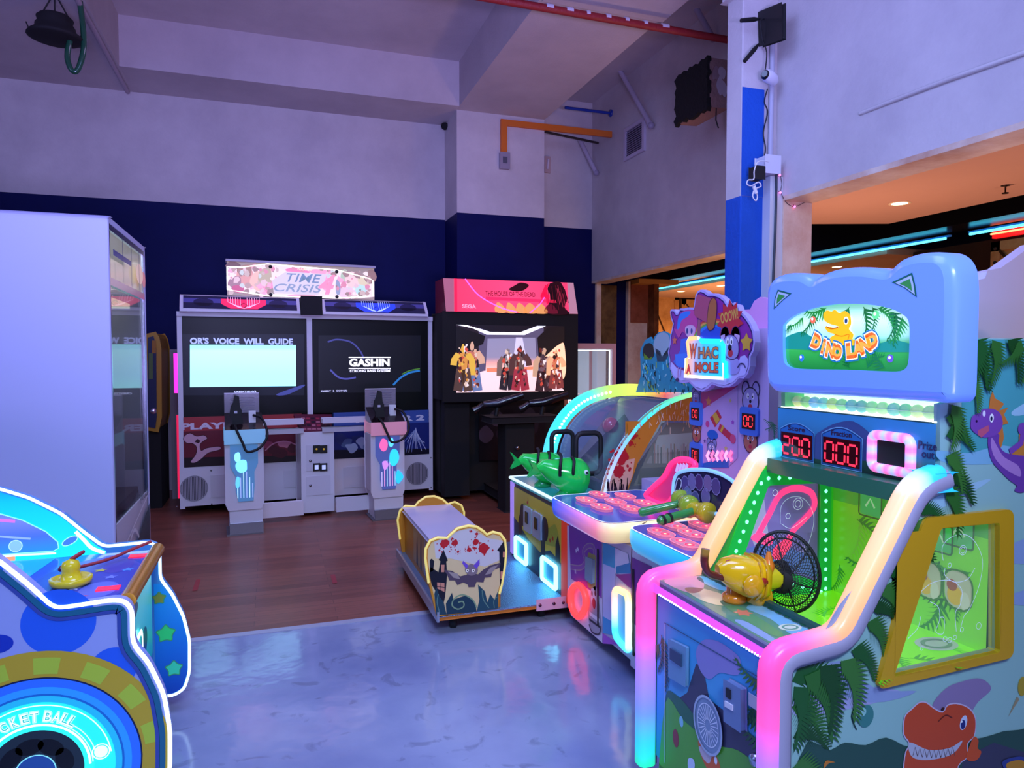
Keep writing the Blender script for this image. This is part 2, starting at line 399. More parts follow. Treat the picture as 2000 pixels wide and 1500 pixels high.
# far right wall: its upper part over the opening, and the end by the corner
b = MB().prism(PZ(0), [(3.11, 3.9), (3.3, 3.8), (4.28, 5.2), (4.28, YB), (XW, YB), (XW, 5.26)], 2.5, ZC, WHT)
b.prism(PZ(0), [(3.11, 3.9), (3.27, 3.8), (3.32, 3.9), (3.11, 3.95)], 0, 2.5, WHT)
struct(b, 'wall_right_far')
struct(MB().box((XW, 5.3, 2.47), (XW + .22, YB, 2.499), PEACH), 'trim_2')
b = MB()
b.box((4.57, YB - .12, 0), (4.86, YB, 2.5), PEACH).box((4.86, YB - .3, 0), (4.93, YB, 2.5), plaster('stained_timber', '5a3018', '9a6038', scale=4)).box((4.13, YB - .05, 0), (4.2, YB, 2.5), PEACH)
b.box((4.6, YB - .14, 1.95), (4.86, YB - .12, 2.5), plaster('stained_board', '7a4028', 'a86048', scale=5))
struct(b, 'trim_3')
b = MB().box((4.2, YB - .03, .9), (4.44, YB, 2.45), plaster('old_plywood', '4a3220', '8a6a40', scale=5))
b.box((4.44, YB - .04, 0), (4.57, YB, 2.5), BLU)
struct(b, 'trim_4')
# column at the right and the near right wall over the wide opening
b = MB()
b.box((2.79, 3.75, 0), (3.11, 3.91, 2.5), BLU2)
b.box((2.79, 3.75, 2.5), (3.11, 3.91, 3.17), WHT)
b.box((2.79, 3.75, 3.17), (3.11, 3.91, 3.75), WHT).box((2.76, 3.70, 3.75), (3.11, 3.93, ZC), WHT)
b.face([PY(3.75).at(q, .003) for q in ((2.79, 2.5), (2.955, 2.5), (2.955, 3.17), (2.79, 3.17))], BLU2)
struct(b, 'wall_column', bevel=.008)
b = MB().box((3.05, -4, 2.5), (3.27, 3.75, ZC), WHT)
b.box((3.05, 3.67, 0), (3.27, 3.8, 2.5), PEACH)
struct(b, 'wall_right_near')
struct(MB().box((3.048, -4, 2.47), (3.272, 3.67, 2.5), PEACH), 'trim_5')
# ledge crack along the near right wall
l = PX(3.05); b = MB()
b.tube([l.P(1680, 222, .0), l.P(1760, 191, .004), l.P(1850, 157, .006), l.P(1950, 122, .006), l.P(2120, 62, .006)], .012, WHT, n=6)
struct(b, 'trim_6')
b = MB().box((2.955, 3.68, 0), (3.05, 3.75, 2.62), mat('pale_board', .6), 'cfd6de')
struct(b, 'trim_7')
# ceiling and beams
struct(MB().box((-7, -4, ZC), (4.3, YB, ZC + .2), CEIL), 'ceiling')
struct(MB().box((-1.38, 7.93, 4.35), (2.07, YB, ZC), CEIL), 'trim_8')
struct(MB().box((-7, -4, 4.35), (-1.38, YB, ZC), CEIL), 'trim_9')
struct(MB().box((2.07, 5.33, 4.35), (3.16, YB, ZC), CEIL).box((2.07, -4, 4.31), (3.16, 5.33, ZC), CEIL), 'trim_10')
struct(MB().box((-1.38, 4.2, 4.35), (2.07, 4.6, ZC), CEIL), 'trim_11')
struct(MB().tube([(-1.42, -1, 4.325), (-1.42, 8.6, 4.325)], .022, mat('pale_pipe', .5), 'a89aa8', n=8), 'trim_12')
# ---------------------------------------------------------------- corridor beyond the openings
b = MB()
b.prism(PZ(0), [(3.275, -4), (5.55, -4), (5.55, 5.22), (4.87, 5.47), (4.3, 5.66), (4.3, 5.15), (3.35, 3.8), (3.275, 3.66)], 2.75, 2.9, SALM)
struct(b, 'ceiling_corridor')
b = MB().prism(PZ(0), [(3.28, -4), (12, -4), (12, 22), (4.32, 22), (4.32, 5.1), (3.4, 3.8), (3.28, 3.6)], 3.2, 3.3, DARK).box((6.6, -4, 2.83), (7.0, 22, 3.2), mat('glossy_black_duct', .25), '0a0a12')
struct(b, 'ceiling_void')
struct(MB().box((7.0, 6.6, 2.72), (12, 13, 2.8), plaster('tan_ceiling', 'b89078', 'c49c84', bump=.05)), 'ceiling_shopfront')
b = MB().box((9.6, 6.4, 0), (9.8, 13, 2.72), plaster('dark_shopfront', '3a2014', '4a2c1c', bump=.1)).box((4.3, 13, 0), (9.8, 13.2, 3.2), plaster('dark_end', '2c180e', '3a2012'))
struct(b, 'wall_shopfront')
struct(MB().box((7.3, -4, 0), (9.6, 6.5, 2.74), plaster('brown_kiosk', '2a1810', '3a2216', bump=.1)), 'wall_kiosk')
def crate(pl, pts, name):
    q = pl.Q(pts); b = MB(); CR = plaster('golden_timber', 'a87848', 'c89868', scale=5, bump=.3)
    u0, u1 = min(p[0] for p in q), max(p[0] for p in q); v0, v1 = min(p[1] for p in q), max(p[1] for p in q)
    b.pbox(pl, (u0, v0), (u1, v1), 0, .03, CR)
    for a_, c_ in (((u0, v0), (u0 + .1, v1)), ((u1 - .1, v0), (u1, v1)), ((u0, v1 - .1), (u1, v1)), ((u0, v0 + .6), (u1, v0 + .7))): b.pbox(pl, a_, c_, .03, .05, CR)
    b.line(pl, [(u0 + .1, v1 - .1), (u1 - .1, v0 + .7)], .03, .055, '3a2210')
    for k in range(9): b.lathe(pl.at((u0 + .05, v0 + (v1 - v0) * (k + .5) / 9), .05), pl.n, [(.001, .012), (.018, .008), (.02, 0)], MATTE, '2a1810', 8)
    struct(b, name)
crate(PY(13), [(1262, 575), (1322, 760)], 'trim_13')
crate(PX(7.3), [(1942, 474), (2060, 720)], 'trim_14')
crate(PY(13), [(1330, 585), (1420, 760)], 'trim_15')
struct(MB().box((4.6, 8.3, 2.46), (5.2, 8.9, 2.52), plaster('golden_board', 'c08038', 'd89850')), 'trim_16')
# ---------------------------------------------------------------- twin light-gun cabinet
a4 = math.radians(4.0); U4 = V((math.cos(a4), math.sin(a4), 0))
PT = Pl((-.82, 7.19, 0), U4, (0, 0, 1))
W4 = 2.44
LAV = 'e2dce6'
T = thing('light_gun_cabinet', PT.at((1.22, .0), -.4), 'wide white twin-screen shooting cabinet with PLAYER 1 and PLAYER 2 panels under a lit marquee', 'arcade machine')
def q(px, py): return PT.q(px, py)
zt = q(345, 609)[1]
for u0 in (0, W4 - .035): MB().pbox(PT, (u0, .07), (u0 + .035, zt), -.85, .0, PAINT, LAV).build('side_panel', T, bevel=.004)
MB().pbox(PT, (.035, .1), (W4 - .035, zt - .02), -.85, -.09, MATTE, '16141c').build('body', T)
MB().pbox(PT, (-.0, zt - .035), (W4, zt), -.85, .02, PAINT, LAV).build('top_ledge', T, bevel=.004)
c0 = q(600, 700)[0]; c1 = q(609, 700)[0]; zb = q(470, 812)[1]
MB().pbox(PT, (c0, zb - .01), (c1, zt - .035), -.1, .012, PAINT, LAV).build('centre_post', T, bevel=.004)
BZ = mat('black_bezel', .35, spec=.3)
for s_, (l, r) in enumerate(((.035, c0), (c1, W4 - .035))):
    b = MB().pbox(PT, (l, zb), (r, zt - .035), -.09, -.03, BZ, '050507'); fr = b.build('screen_surround', T)
    b = MB(); pl = PT.off(-.028)
    if s_ == 0:
        S = pl.Q([(356, 772), (594, 772), (594, 653), (356, 653)]); b.poly(pl, S, 0, E(.5), '060818')
        b.grad(pl, pl.Q([(371, 756), (578.5, 754), (578, 674), (371, 673)]), .0006, [(0, 'a8ffff'), (.3, 'a8f0ff'), (.6, 'b0f6ff'), (.86, 'b4ffff'), (.93, '9cecf8'), (1, '98f4f0')], E(1.15))
        tx = pl.Q([(371, 672), (572, 673)])
        b.text(pl, "OR'S  VOICE  WILL  GUIDE", tx[0], tx[1][0] - tx[0][0], .062, .001, 'a8b4f0', E(.9), bold=.04)
        b.text(pl, 'CREDIT(S) 0/3', pl.q(457, 768), .2, .022, .001, 'd0d8ff', E(1.), bold=.03)
        b.poly(pl, cr(pl.Q([(540, 770), (590, 752), (592, 756), (560, 771)]), 4), .0008, E(.3), '5058a0')
    else:
        S = pl.Q([(622, 768), (822, 765), (822, 655), (622, 655)]); b.poly(pl, S, 0, E(.5), '04040c')
        o = pl.q(683, 720); L = pl.q(762, 720)[0] - o[0]
        b.text(pl, 'GASHIN', pl.q(682, 716), L, .082, .001, 'ffffff', E(1.1), bold=.045)
        for y_ in (698, 719.5): b.line(pl, pl.Q([(681, y_), (763, y_)]), .011, .001, 'ffffff', E(1.1))
        b.text(pl, 'STRONG BASS SYSTEM', pl.q(683, 727), L, .026, .001, 'f0f0ff', E(1.), bold=.04)
        b.text(pl, 'INSERT  2  COIN(S)', pl.q(627, 766), .26, .018, .001, 'd8d8ff', E(1.), bold=.03)
        for pts, wd, c in (([(640, 668), (658, 663), (685, 668), (703, 685), (711, 702)], .016, '4a4c90'), ([(645, 722), (660, 736), (676, 740), (695, 737)], .018, '5a5ca8')):
            b.line(pl, cr(pl.Q(pts), 6, False), wd, .0008, c, E(.45))
        b.line(pl, cr(pl.Q([(768, 752), (782, 738), (800, 728), (820, 724)]), 6, False), .02, .0008, '2a80c0', E(.5))
        b.line(pl, cr(pl.Q([(785, 731), (800, 724), (820, 720)]), 6, False), .012, .0009, '508a30', E(.5))
    b.build('screen', T)
# hoods with speakers and glowing circuit emblems
for s_, (x0, x1, ec) in enumerate(((351, 584, 'ff2a60'), (627, 831, '2a48ff'))):
    y0 = 573 + (x0 - 351) * .034
    u0, zt_ = q(x0, y0); u1 = q(x1, y0)[0]; z0 = zt
    prof = [(-.5, z0), (.10, z0), (.10, z0 + .03), (.0, z0 + .155), (-.1, zt_ + .0), (-.5, zt_)]
    # profile runs front to back; extruded along the width
    PP = Pl(PT.at((u0, 0)), tuple(PT.n), (0, 0, 1))
    H = MB().prism(PP, [(h, z) for h, z in prof], 0, -(u1 - u0) if PP.n.dot(PT.u) < 0 else (u1 - u0), PAINT, LAV).build('speaker_hood', T, bevel=.004)
    A, B_ = PT.at((u0 + .03, z0 + .03), .101), PT.at((u0 + .03, z0 + .15), .006)
    pf = Pl(A, PT.u, B_ - A); Wd = u1 - u0 - .06; Hd = (B_ - A).length
    b = MB().pbox(pf, (0, 0), (Wd, Hd), .0, .004, mat('smoked_cover', .15), '30304e').pbox(pf, (0, Hd * .45), (Wd, Hd * .8), .004, .0045, PRINT, '5b58a0')
    b.build('clear_cover', H)
    for k in (.17, .83):
        b = MB()
        for j in range(14):
            yy = -.9 + 1.8 * j / 13; hw = math.sqrt(max(0, 1 - yy * yy)) * .085
            b.line(pf, [(Wd * k - hw, Hd * .5 + yy * .048), (Wd * k + hw, Hd * .5 + yy * .048)], .0045, .0052, '141428')
        b.build('speaker_grille', H)
    b = MB(); cx = Wd * (.52 if s_ == 0 else .5)
    b.poly(pf, [(cx - .12, .002), (cx + .12, .002), (cx + .2, Hd * .4), (cx + .2, Hd * .8), (cx - .2, Hd * .8), (cx - .2, Hd * .4)], .0055, E(.55), ec)
    for j in range(6):
        for sg in (-1, 1):
            x = cx + sg * (.03 + j * .022)
            b.line(pf, [(cx + sg * .01 * j, .004 + j * .003), (x, Hd * (.2 + .07 * j)), (x, Hd * .95)], .0035, .0062, 'ffb0d0' if s_ == 0 else 'b0c8ff', E(1.1))
    b.line(pf, [(cx - .03, Hd * .3), (cx, Hd * .5), (cx + .03, Hd * .3), (cx, Hd * .1)], .006, .0066, '300010' if s_ == 0 else '000830')
    b.build('glowing_emblem', H)
b = MB(); l = PT.off(.12)
b.pbox(PT, (q(586, 600)[0], zt - .005), (q(625, 600)[0], q(600, 581)[1]), -.4, .12, MATTE, '0c0c12')
b.build('centre_box', T, bevel=.006)
# marquee
mu0, mz1 = q(443, 509); mu1 = q(733, 518)[0]; mz0 = q(443, 576)[1]; mz1 = q(443, 509)[1]
MQ = MB().pbox(PT, (mu0, mz0), (mu1, mz1), -.16, -.06, PAINT, 'c8c0cc').pbox(PT, (mu0 - .01, mz1), (mu1 + .01, mz1 + .022), -.2, -.03, PAINT, 'b0aab8').build('marquee', T)
b = MB(); pl = PT.off(-.058); MW = mu1 - mu0; MH = mz1 - mz0
def mp(x, y): return (mu0 + MW * x, mz0 + MH * y)
b.poly(pl, [mp(0, 0), mp(1, 0), mp(1, 1), mp(0, 1)], 0, E(.42), 'b09c8c')
b.poly(pl, [mp(.0, .18), mp(.18, .06), mp(.3, .0), mp(.72, .0), mp(.9, .04), mp(1, .1), mp(1, .6), mp(.86, .78), mp(.72, .92), mp(.25, .95), mp(.1, .8), mp(0, .84)], .0006, E(.8), 'e8d8d0')
blobs = [(.11, .6, .07, .34, 'd89a8c'), (.12, .75, .05, .2, 'a07868'), (.05, .4, .05, .25, 'a07a80'), (.2, .45, .05, .3, 'e8b8a0'), (.27, .3, .07, .2, 'e890a8'), (.07, .2, .05, .14, 'c05878'), (.25, .6, .05, .3, 'b8a888'),
         (.45, .8, .08, .12, 'e880a0'), (.62, .8, .08, .1, 'f0a0b0'), (.66, .5, .05, .35, 'f0a0b4'), (.78, .7, .03, .24, 'b0c0a0'), (.85, .55, .06, .3, 'e8c8b8'), (.93, .55, .05, .2, 'd8c8a0'), (.9, .28, .055, .18, 'b8dcd8'), (.8, .2, .06, .2, 'e0c0c0'), (.97, .75, .04, .24, '907068'), (.74, .35, .02, .3, '9098a8'), (.5, .05, .12, .06, 'e0a8b0'), (.04, .9, .05, .12, '705050')]
for x, y, r1, r2, c in blobs:
    b.poly(pl, cr([mp(x + r1 * math.cos(t) * random.uniform(.7, 1.2), y + r2 * math.sin(t) * random.uniform(.7, 1.1)) for t in [k * .9 for k in range(7)]], 4), .0009 + .00005 * blobs.index((x, y, r1, r2, c)), E(.75), c)
for k in range(110):
    x = random.choice([random.uniform(.01, .3), random.uniform(.67, .98), random.uniform(.01, .98)]); y = random.uniform(.06, .9); c = random.choice(['c8b0a0', 'e0c0b8', 'b8988c', 'f0e0d0', 'd88c98', 'a08078', 'e8a8b4', 'c8d0c0', '988878'])
    r1 = random.uniform(.006, .022); b.poly(pl, [mp(x + r1 * math.cos(t) * random.uniform(.5, 1.6), y + r1 * 5 * math.sin(t) * random.uniform(.5, 1.4)) for t in [j * 1.05 for j in range(6)]], .00188 + k * 2e-6, E(.72), c)
b.line(pl, [mp(.0, .84), mp(.1, .85), mp(.26, .98), mp(.73, .9), mp(.96, .68), mp(.99, .62), mp(.99, .14)], .01, .003, 'fffff0', E(1.5))
b.line(pl, [mp(.0, .84), mp(.0, .17), mp(.12, .1), mp(.27, .02), mp(.75, .02), mp(.97, .12)], .008, .003, 'fffff0', E(1.5))
def plate(x0, y0, x1, y1): return [mp(x0, y0), mp(x1, y0), mp(x1, y1), mp(x0, y1)]
b.poly(pl, [mp(.3, .1), mp(.6, .1), mp(.64, .45), mp(.66, .75), mp(.38, .78), mp(.29, .5)], .0022, E(.7), 'd8ccd0')
a_ = mp(.385, .47); b.text(pl, 'TIME', a_, MW * .24, MH * .26, .0030, '6f87a0', E(.7), bold=.006, sh=.3)
a_ = mp(.30, .17); b.text(pl, 'CRISIS', a_, MW * .33, MH * .24, .0030, '8898a8', E(.7), bold=.012, sh=.3)
a_ = mp(.6, .12); b.text(pl, '4', a_, MW * .12, MH * .62, .0034, 'f08aa0', E(.9), bold=.03, sh=.3)
b.text(pl, 'NAMCO', mp(.46, .83), MW * .1, MH * .09, .0034, 'e8c8a8', E(.9), bold=.02)
b.build('marquee_artwork', MQ)
for x, y in ((.28, .9), (.73, .84), (.28, .06), (.73, .06)): MB().lathe(pl.at(mp(x, y)), PT.n, [(0, .022), (.016, .02), (.018, 0)], RUB, '15151a', 8).build('fixing_knob', MQ)
# lower printed fronts
zk = q(400, 911)[1]
for s_, (l, r, c1_, c2_) in enumerate(((.035, q(690, 850)[0] - .4, '70182a', 'b03038'), (q(652, 850)[0], W4 - .035, '1c2c78', '3858a8'))):
    if s_ == 0: r = q(590, 850)[0]
    b = MB().pbox(PT, (l, zk), (r, zb), -.09, .0, PAINT, c2_); pl = PT; H_ = zb - zk; Wd = r - l
    b.poly(pl, [(l, zk), (r, zk), (r, zk + H_ * .72), (l, zk + H_ * .72)], .0008, PRINT, c1_)
    b.poly(pl, [(l, zk), (r, zk), (r, zk + H_ * .12), (l, zk + H_ * .2)], .0011, PRINT, '241018' if s_ == 0 else '10142a')
    if s_ == 0:
        b.text(pl, 'PLAYER 1', q(353, 840), Wd * .60, .062, .002, 'e8d8e8', bold=.05)
        man = [(362, 850), (372, 846), (384, 852), (398, 850), (405, 856), (398, 861), (391, 868), (393, 880), (404, 875), (428, 872), (430, 878), (408, 884), (396, 894), (388, 900), (380, 904), (372, 902), (382, 888), (384, 874), (376, 866), (366, 866), (358, 858)]
        b.poly(pl, cr(pl.Q(man), 3), .0016, PRINT, 'd8a8b8'); b.line(pl, cr(pl.Q(man), 3), .005, .0018, '301018', closed=True)
        b.poly(pl, pl.Q([(385, 857), (392, 861), (388, 866), (380, 863)]), .002, PRINT, '401820')
        for i in range(5):
            cx, cy = 520 + i * 13, 868 + (i % 3) * 9
            b.poly(pl, cr(pl.Q([(cx + 14 * math.cos(t) * random.uniform(.5, 1.3), cy + 11 * math.sin(t) * random.uniform(.5, 1.2)) for t in [k * .9 for k in range(7)]]), 3), .0014 + i * 1e-4, PRINT, random.choice(['a04058', 'c87888', '501020', '8a3048']))
        b.line(pl, cr(pl.Q([(518, 880), (535, 866), (560, 862), (585, 872)]), 4, False), .012, .0024, 'd08898')
    else:
        b.text(pl, 'PLAYER 2', pl.q(695, 826), pl.q(829, 826)[0] - pl.q(695, 826)[0], .062, .002, 'd8dcf0', bold=.05)
        for i in range(6):
            cx, cy = 668 + i * 10, 858 + (i % 3) * 8
            b.poly(pl, cr(pl.Q([(cx + 12 * math.cos(t) * random.uniform(.5, 1.3), cy + 11 * math.sin(t) * random.uniform(.5, 1.2)) for t in [k * .9 for k in range(7)]]), 3), .0014 + i * 1e-4, PRINT, random.choice(['6888c0', '9ab0d8', '283870', '506898']))
        for i in range(16):
            t = i / 15; x = 790 + 42 * t
            b.line(pl, cr(pl.Q([(812, 838 + 3 * math.sin(i)), (x * .5 + 405, 850 + 8 * t), (x, 862 + random.uniform(0, 22))]), 4, False), .006, .0016 + i * 3e-5, random.choice(['a8b8e0', '7088c0', 'd0d8f0', '8098d0']))
    b.build('printed_front', T)
for s_ in (0, 1):   # speaker kick panels
    l, r = ((.0, q(600, 950)[0]), (q(640, 950)[0], W4))[s_]
    K = MB().pbox(PT, (l, .09), (r, zk), -.09, -.002, PAINT, LAV).build('kick_panel', T, bevel=.003)
    cx, cy = q(379, 954) if s_ == 0 else q(815, 925); b = MB(); b.poly(PT, ell((cx, cy), .118, n=36), .0008, PRINT, 'b4aebc')
    for j in range(17):
        yy = -.93 + 1.86 * j / 16; hw = math.sqrt(1 - yy * yy) * .112
        b.line(PT, [(cx + yy * .112, cy - hw), (cx + yy * .112, cy + hw)], .0062, .0014, '3a3644')
    b.line(PT, ell((cx, cy), .118, n=36), .006, .002, '8c8894', closed=True)
    b.build('speaker_grille', K)
    x0, x1 = ((q(411, 900)[0], q(438, 900)[0]) if s_ == 0 else (q(671, 900)[0], q(722, 900)[0]))
    MB().pbox(PT, (x0, zk - .3), (x1, zk - .09), -.002, .004, PAINT, 'd6d0da').build('hatch', K, bevel=.002)
    for (x, y) in ((-.15, .16), (.15, .16), (-.15, -.16), (.15, -.16)): MB().lathe(PT.at((cx + x, cy + y)), PT.n, [(0, .006), (.007, .004), (.008, 0)], STEEL, '888888', 8).build('screw', K)
b = MB().pbox(PT, (q(555, 930)[0], .2), (q(598, 930)[0], zk - .09), -.0, .004, PAINT, 'd8d2dc'); b.build('hatch', T, bevel=.002)
# pink side glow strip and small neon marks
MB().tube([PT.at((-.012, .16), -.06), PT.at((-.012, q(337, 780)[1] - .15), -.06)], .013, E(.9), 'e02050', n=6).build('side_light', T)
MB().tube([PT.at((-.016, q(337, 768)[1]), -.03), PT.at((-.016, q(337, 690)[1]), -.03)], .022, E(1.5), 'ff30c8', n=6).build('side_light', T)
MB().tube([PT.at((W4 + .008, .3), -.06), PT.at((W4 + .008, q(845, 650)[1]), -.06)], .008, E(.6), 'a090c8', n=6).build('side_light', T)
for u in (.25, 1.15, 2.2): MB().lathe(PT.at((u, 0), -.25), (0, 0, 1), [(.03, 0), (.03, .05), (.015, .06), (.015, .1)], RUB, '101012', 10).build('foot', T)
# centre coin console and rails
PC = PT.off(.47)
cu0, cu1 = PC.q(590, 950)[0], PC.q(652, 950)[0]; cz = PC.q(600, 845)[1]
K = MB().pbox(PC, (cu0, .04), (cu1, cz), -.45, 0, PAINT, 'e6e2ea').build('coin_console', T, bevel=.006)
for (x0, y0, x1, y1) in ((599, 968, 645, 928), (599, 920, 643, 868)):
    A, B_ = PC.q(x0, y0), PC.q(x1, y1); D_ = MB().pbox(PC, A, B_, 0, .006, PAINT, 'dcd8e2').build('coin_door', K, bevel=.002)
    MB().lathe(PC.at(PC.q(606, (y0 + y1) / 2 + (6 if y1 < 900 else 0)), .006), PC.n, [(0, .01), (.012, .008), (.013, 0)], CHROME, 'a0a0a8', 10).build('lock', D_)
for x, y, c in ((618, 877, 'c8a030'), (632, 877, 'c8a030'), (618, 912, 'e8f0ff'), (632, 912, 'e8f0ff')):
    cx, cy = PC.q(x, y); k = MB().pbox(PC, (cx - .03, cy - .034), (cx + .03, cy + .034), .004, .014, RUB, '101014').build('coin_slot', K, bevel=.003)
    if c == 'e8f0ff': MB().pbox(PC, (cx - .017, cy - .02), (cx + .017, cy + .02), .014, .017, E(.7), 'b8c4f0').build('return_button', k)
    else: MB().lathe(PC.at((cx, cy), .014), PC.n, [(0, .006), (.009, .005), (.01, 0)], E(.4), c, 8).build('return_button', k)
# slanted instruction panel on top
A = [PC.P(578, 808, -.25), PC.P(654, 808, -.25), PC.P(648, 843, 0), PC.P(588, 843, 0)]
A[0] = PC.P(578, 812, -.2); A[1] = PC.P(654, 812, -.2)
nn = (A[2] - A[3]).cross(A[0] - A[3]).normalized(); ps = Pl(A[3], A[2] - A[3], nn.cross(A[2] - A[3]))
pts = [((p - ps.o).dot(ps.u), (p - ps.o).dot(ps.v)) for p in A]
b = MB().prism(ps, pts, -.03, 0, PRINT, '5c1430'); ww, hh = pts[2][0], pts[0][1]
for r_ in range(4):
    for k in range(6): b.poly(ps, [(ww * (.05 + .16 * k) + random.uniform(-.005, .005), hh * (.1 + .2 * r_)), (ww * (.05 + .16 * k) + .035, hh * (.1 + .2 * r_)), (ww * (.05 + .16 * k) + .035, hh * (.1 + .2 * r_) + hh * .1), (ww * (.05 + .16 * k), hh * (.1 + .2 * r_) + hh * .1)], .001, PRINT, random.choice(['a03048', '301018', 'b06878', '1c1020', '806070']))
b.build('instruction_panel', K)
PD = PT.off(.88)
z1_ = PD.q(480, 838)[1]
for (x0, x1) in ((500, 592), (650, 735)):
    b = MB(); za = PT.off(.6).q(560, 823)[1]
    A, B_ = PT.off(.5).q(x0 - 20, 820), PT.off(.5).q(x1, 816); b.pbox(PT, (A[0], za - .035), (B_[0], za + .005), .42, .52, PAINT, LAV)
    b.pbox(PT, (A[0], za - .12), (B_[0], za - .085), .42, .5, PAINT, 'c8c2cc')
    b.build('hand_rail', T, bevel=.004)
    P5 = PT.off(.6); A, B_ = P5.q(x0 + 8, 1005), P5.q(x1, 995)
    MB().pbox(P5, (A[0], .05), (B_[0], .17), -.06, 0, PAINT, LAV).build('floor_rail', T, bevel=.004)
# gun pedestals
def pedestal(xl, xr, ytop, yb, side, hgt, cc):
    PQ = PT.off(hgt); L = PQ.q(xl, 900)[0]; R = PQ.q(xr, 900)[0]; zt_ = PQ.q(xl, ytop)[1]; w_ = R - L
    zf_ = .21
    Pd = MB()
    prof = [(-.30, .0), (-.02, .0), (.0, zf_), (-.30, zf_)]
    Pd.pbox(PQ, (L + .02, 0), (R - .0, zf_ - .005), -.28, 0, PAINT, 'dedae4').prism(PQ, [(L + .02, 0), (R, 0), (R, .09), (L + .02, .09)], 0, .04, STEEL, '9a98a4')
    Pd.prism(PQ, [(L - .01, zf_ + .05), (L + .01, zf_), (R - .01, zf_), (R + .01, zf_ + .05), (R + .01, zt_), (L - .01, zt_)], -.27, .012, PAINT, LAV)
    p_ = Pd.build('gun_pedestal', T, bevel=.006)
    # clear light guide on the column
    b = MB(); g0, g1 = L + w_ * .24, R - w_ * .22
    b.prism(PQ, [(g0 + .02, zf_ + .07), (g1 - .01, zf_ + .07), (g1, zf_ + .2), (g1, zt_ - .25), (g1 + .03, zt_ - .18), (g1 + .03, zt_ - .02), (g0 - .04, zt_ - .02), (g0 - .04, zt_ - .2), (g0, zt_ - .28), (g0, zf_ + .16)], .012, .026, E(.35), '5868b0' if side else '5890c0')
    for k in range(6):
        x = g0 + .015 + (g1 - g0 - .03) * k / 5; b.line(PQ, [(x, zf_ + .1), (x, zt_ - .22 - .05 * abs(k - 2.5))], .006, .0275, ('d8c8ff', 'f8a0d8', 'a0d8ff')[k % 3] if side else ('c0f0ff', 'a0b0f0')[k % 2], E(.9))
    for (x, y, r1, r2, c) in cc: b.poly(PQ, cr([(L + w_ * (x + r1 * math.cos(t) * random.uniform(.7, 1.1)), zt_ - y - r2 * math.sin(t) * random.uniform(.7, 1.1)) for t in [k * .9 for k in range(7)]], 4), .0285, E(1.1), c)
    b.build('light_guide', p_)
    # control tray: lit front lip, dark tray, upright perforated plate
    b = MB(); b.pbox(PQ, (L - .01, zt_), (R + .02, zt_ + .10), -.25, .05, mat('lit_lip', .3, emis=.25), '8cc8e8' if not side else 'e098b0')
    tr = b.build('holster_tray', p_, bevel=.01)
    A0, A1 = (L - .01, zt_ + .10), (R + .02, zt_ + .10)
    b = MB(); b.face([PQ.at(A0, .05), PQ.at(A1, .05), PQ.at((A1[0], zt_ + .23), -.25), PQ.at((A0[0], zt_ + .23), -.25)], mat('glossy_black', .15), '14060c')
    b.face([PQ.at(A0, .05), PQ.at((A0[0], zt_ + .23), -.25), PQ.at(A0, -.25)], PAINT, 'b8b0bc'); b.face([PQ.at(A1, .05), PQ.at(A1, -.25), PQ.at((A1[0], zt_ + .23), -.25)], PAINT, 'b8b0bc')
    b.build('holster_deck', tr)
    b = MB(); pb = PQ.off(-.25); b.pbox(pb, (A0[0], zt_ + .2), (A1[0] - .02, zt_ + .40), -.02, .0, ACRY, 'c8c0d0'); b.line(pb, [(A0[0], zt_ + .4), (A1[0] - .02, zt_ + .4)], .008, .001, 'e8e0f0')
    for j in range(6): b.line(pb, [(A0[0] + .05, zt_ + .25 + j * .022), (A1[0] - .06, zt_ + .25 + j * .022)], .005, .001, '7a7488')
    b.build('back_plate', tr)
    MB().pbox(PQ.off(-.08), (L + w_ * .68, zt_ + .15), (L + w_ * .84, zt_ + .25), -.03, .0, PAINT, 'e8e8ee').build('reload_sensor', tr, bevel=.006)
    # pistol standing in its holster, with its cable
    g = thing('light_gun', PQ.at((L + w_ * .2, zt_ + .16), -.1), ('black light gun in the holster of the right-hand pedestal' if side else 'black light gun in the holster of the left-hand pedestal'), 'toy gun', 'light guns in the pedestal holsters')
    gx = L + w_ * .16; gz = zt_ + .16; pg = PQ.off(-.06)
    prof = [(0, 0), (.07, 0), (.085, .05), (.07, .1), (.075, .16), (.06, .2), (.055, .3), (.03, .31), (.018, .24), (.0, .2), (-.01, .12), (.012, .06)]
    MB().prism(pg, [(gx + x, gz - .03 + y * .82) for x, y in prof], -.035, .005, RUB, '0b0b10').build('gun_body', g, bevel=.006)
    MB().pbox(pg, (gx + .02, gz + .08), (gx + .045, gz + .1), .005, .009, PAINT, 'c8c8d8').build('sight_mark', g)
    cz0 = zt_ + .1; pth = [pg.at((gx + .03, gz - .02), .0), PQ.at((gx + .03, cz0 + .02), .07), PQ.at((gx + .08, cz0 - .1), .09), PQ.at((gx + w_ * .42, cz0 - .17), .1), PQ.at((gx + w_ * .78, cz0 - .14), .1), PQ.at((R + .045, cz0 - .04), .07), PQ.at((R + .01, cz0 + .09), .0), PQ.at((R - .06, cz0 + .12), -.05)]
    MB().tube(cr(pth, 6, False), .011, RUB, '0c0c10', n=6).build('cable', g)
    MB().pbox(PQ, (L - .01, .0), (R, .012), -.28, .045, STEEL, '88848c').build('foot_plate', p_)
pedestal(443, 511, 865, 1045, 0, .92, [(.3, .12, .1, .05, '90f0ff'), (.42, .2, .2, .06, '7fe8ff'), (.3, .33, .07, .06, '60c0f0')])
pedestal(727, 786, 848, 1022, 1, .86, [(.35, .1, .14, .06, 'ff60a0'), (.7, .22, .16, .09, '30c8ff'), (.85, .4, .14, .07, '28b8f8'), (.4, .28, .1, .05, 'c080e0'), (.6, .08, .1, .05, '60d8ff')])
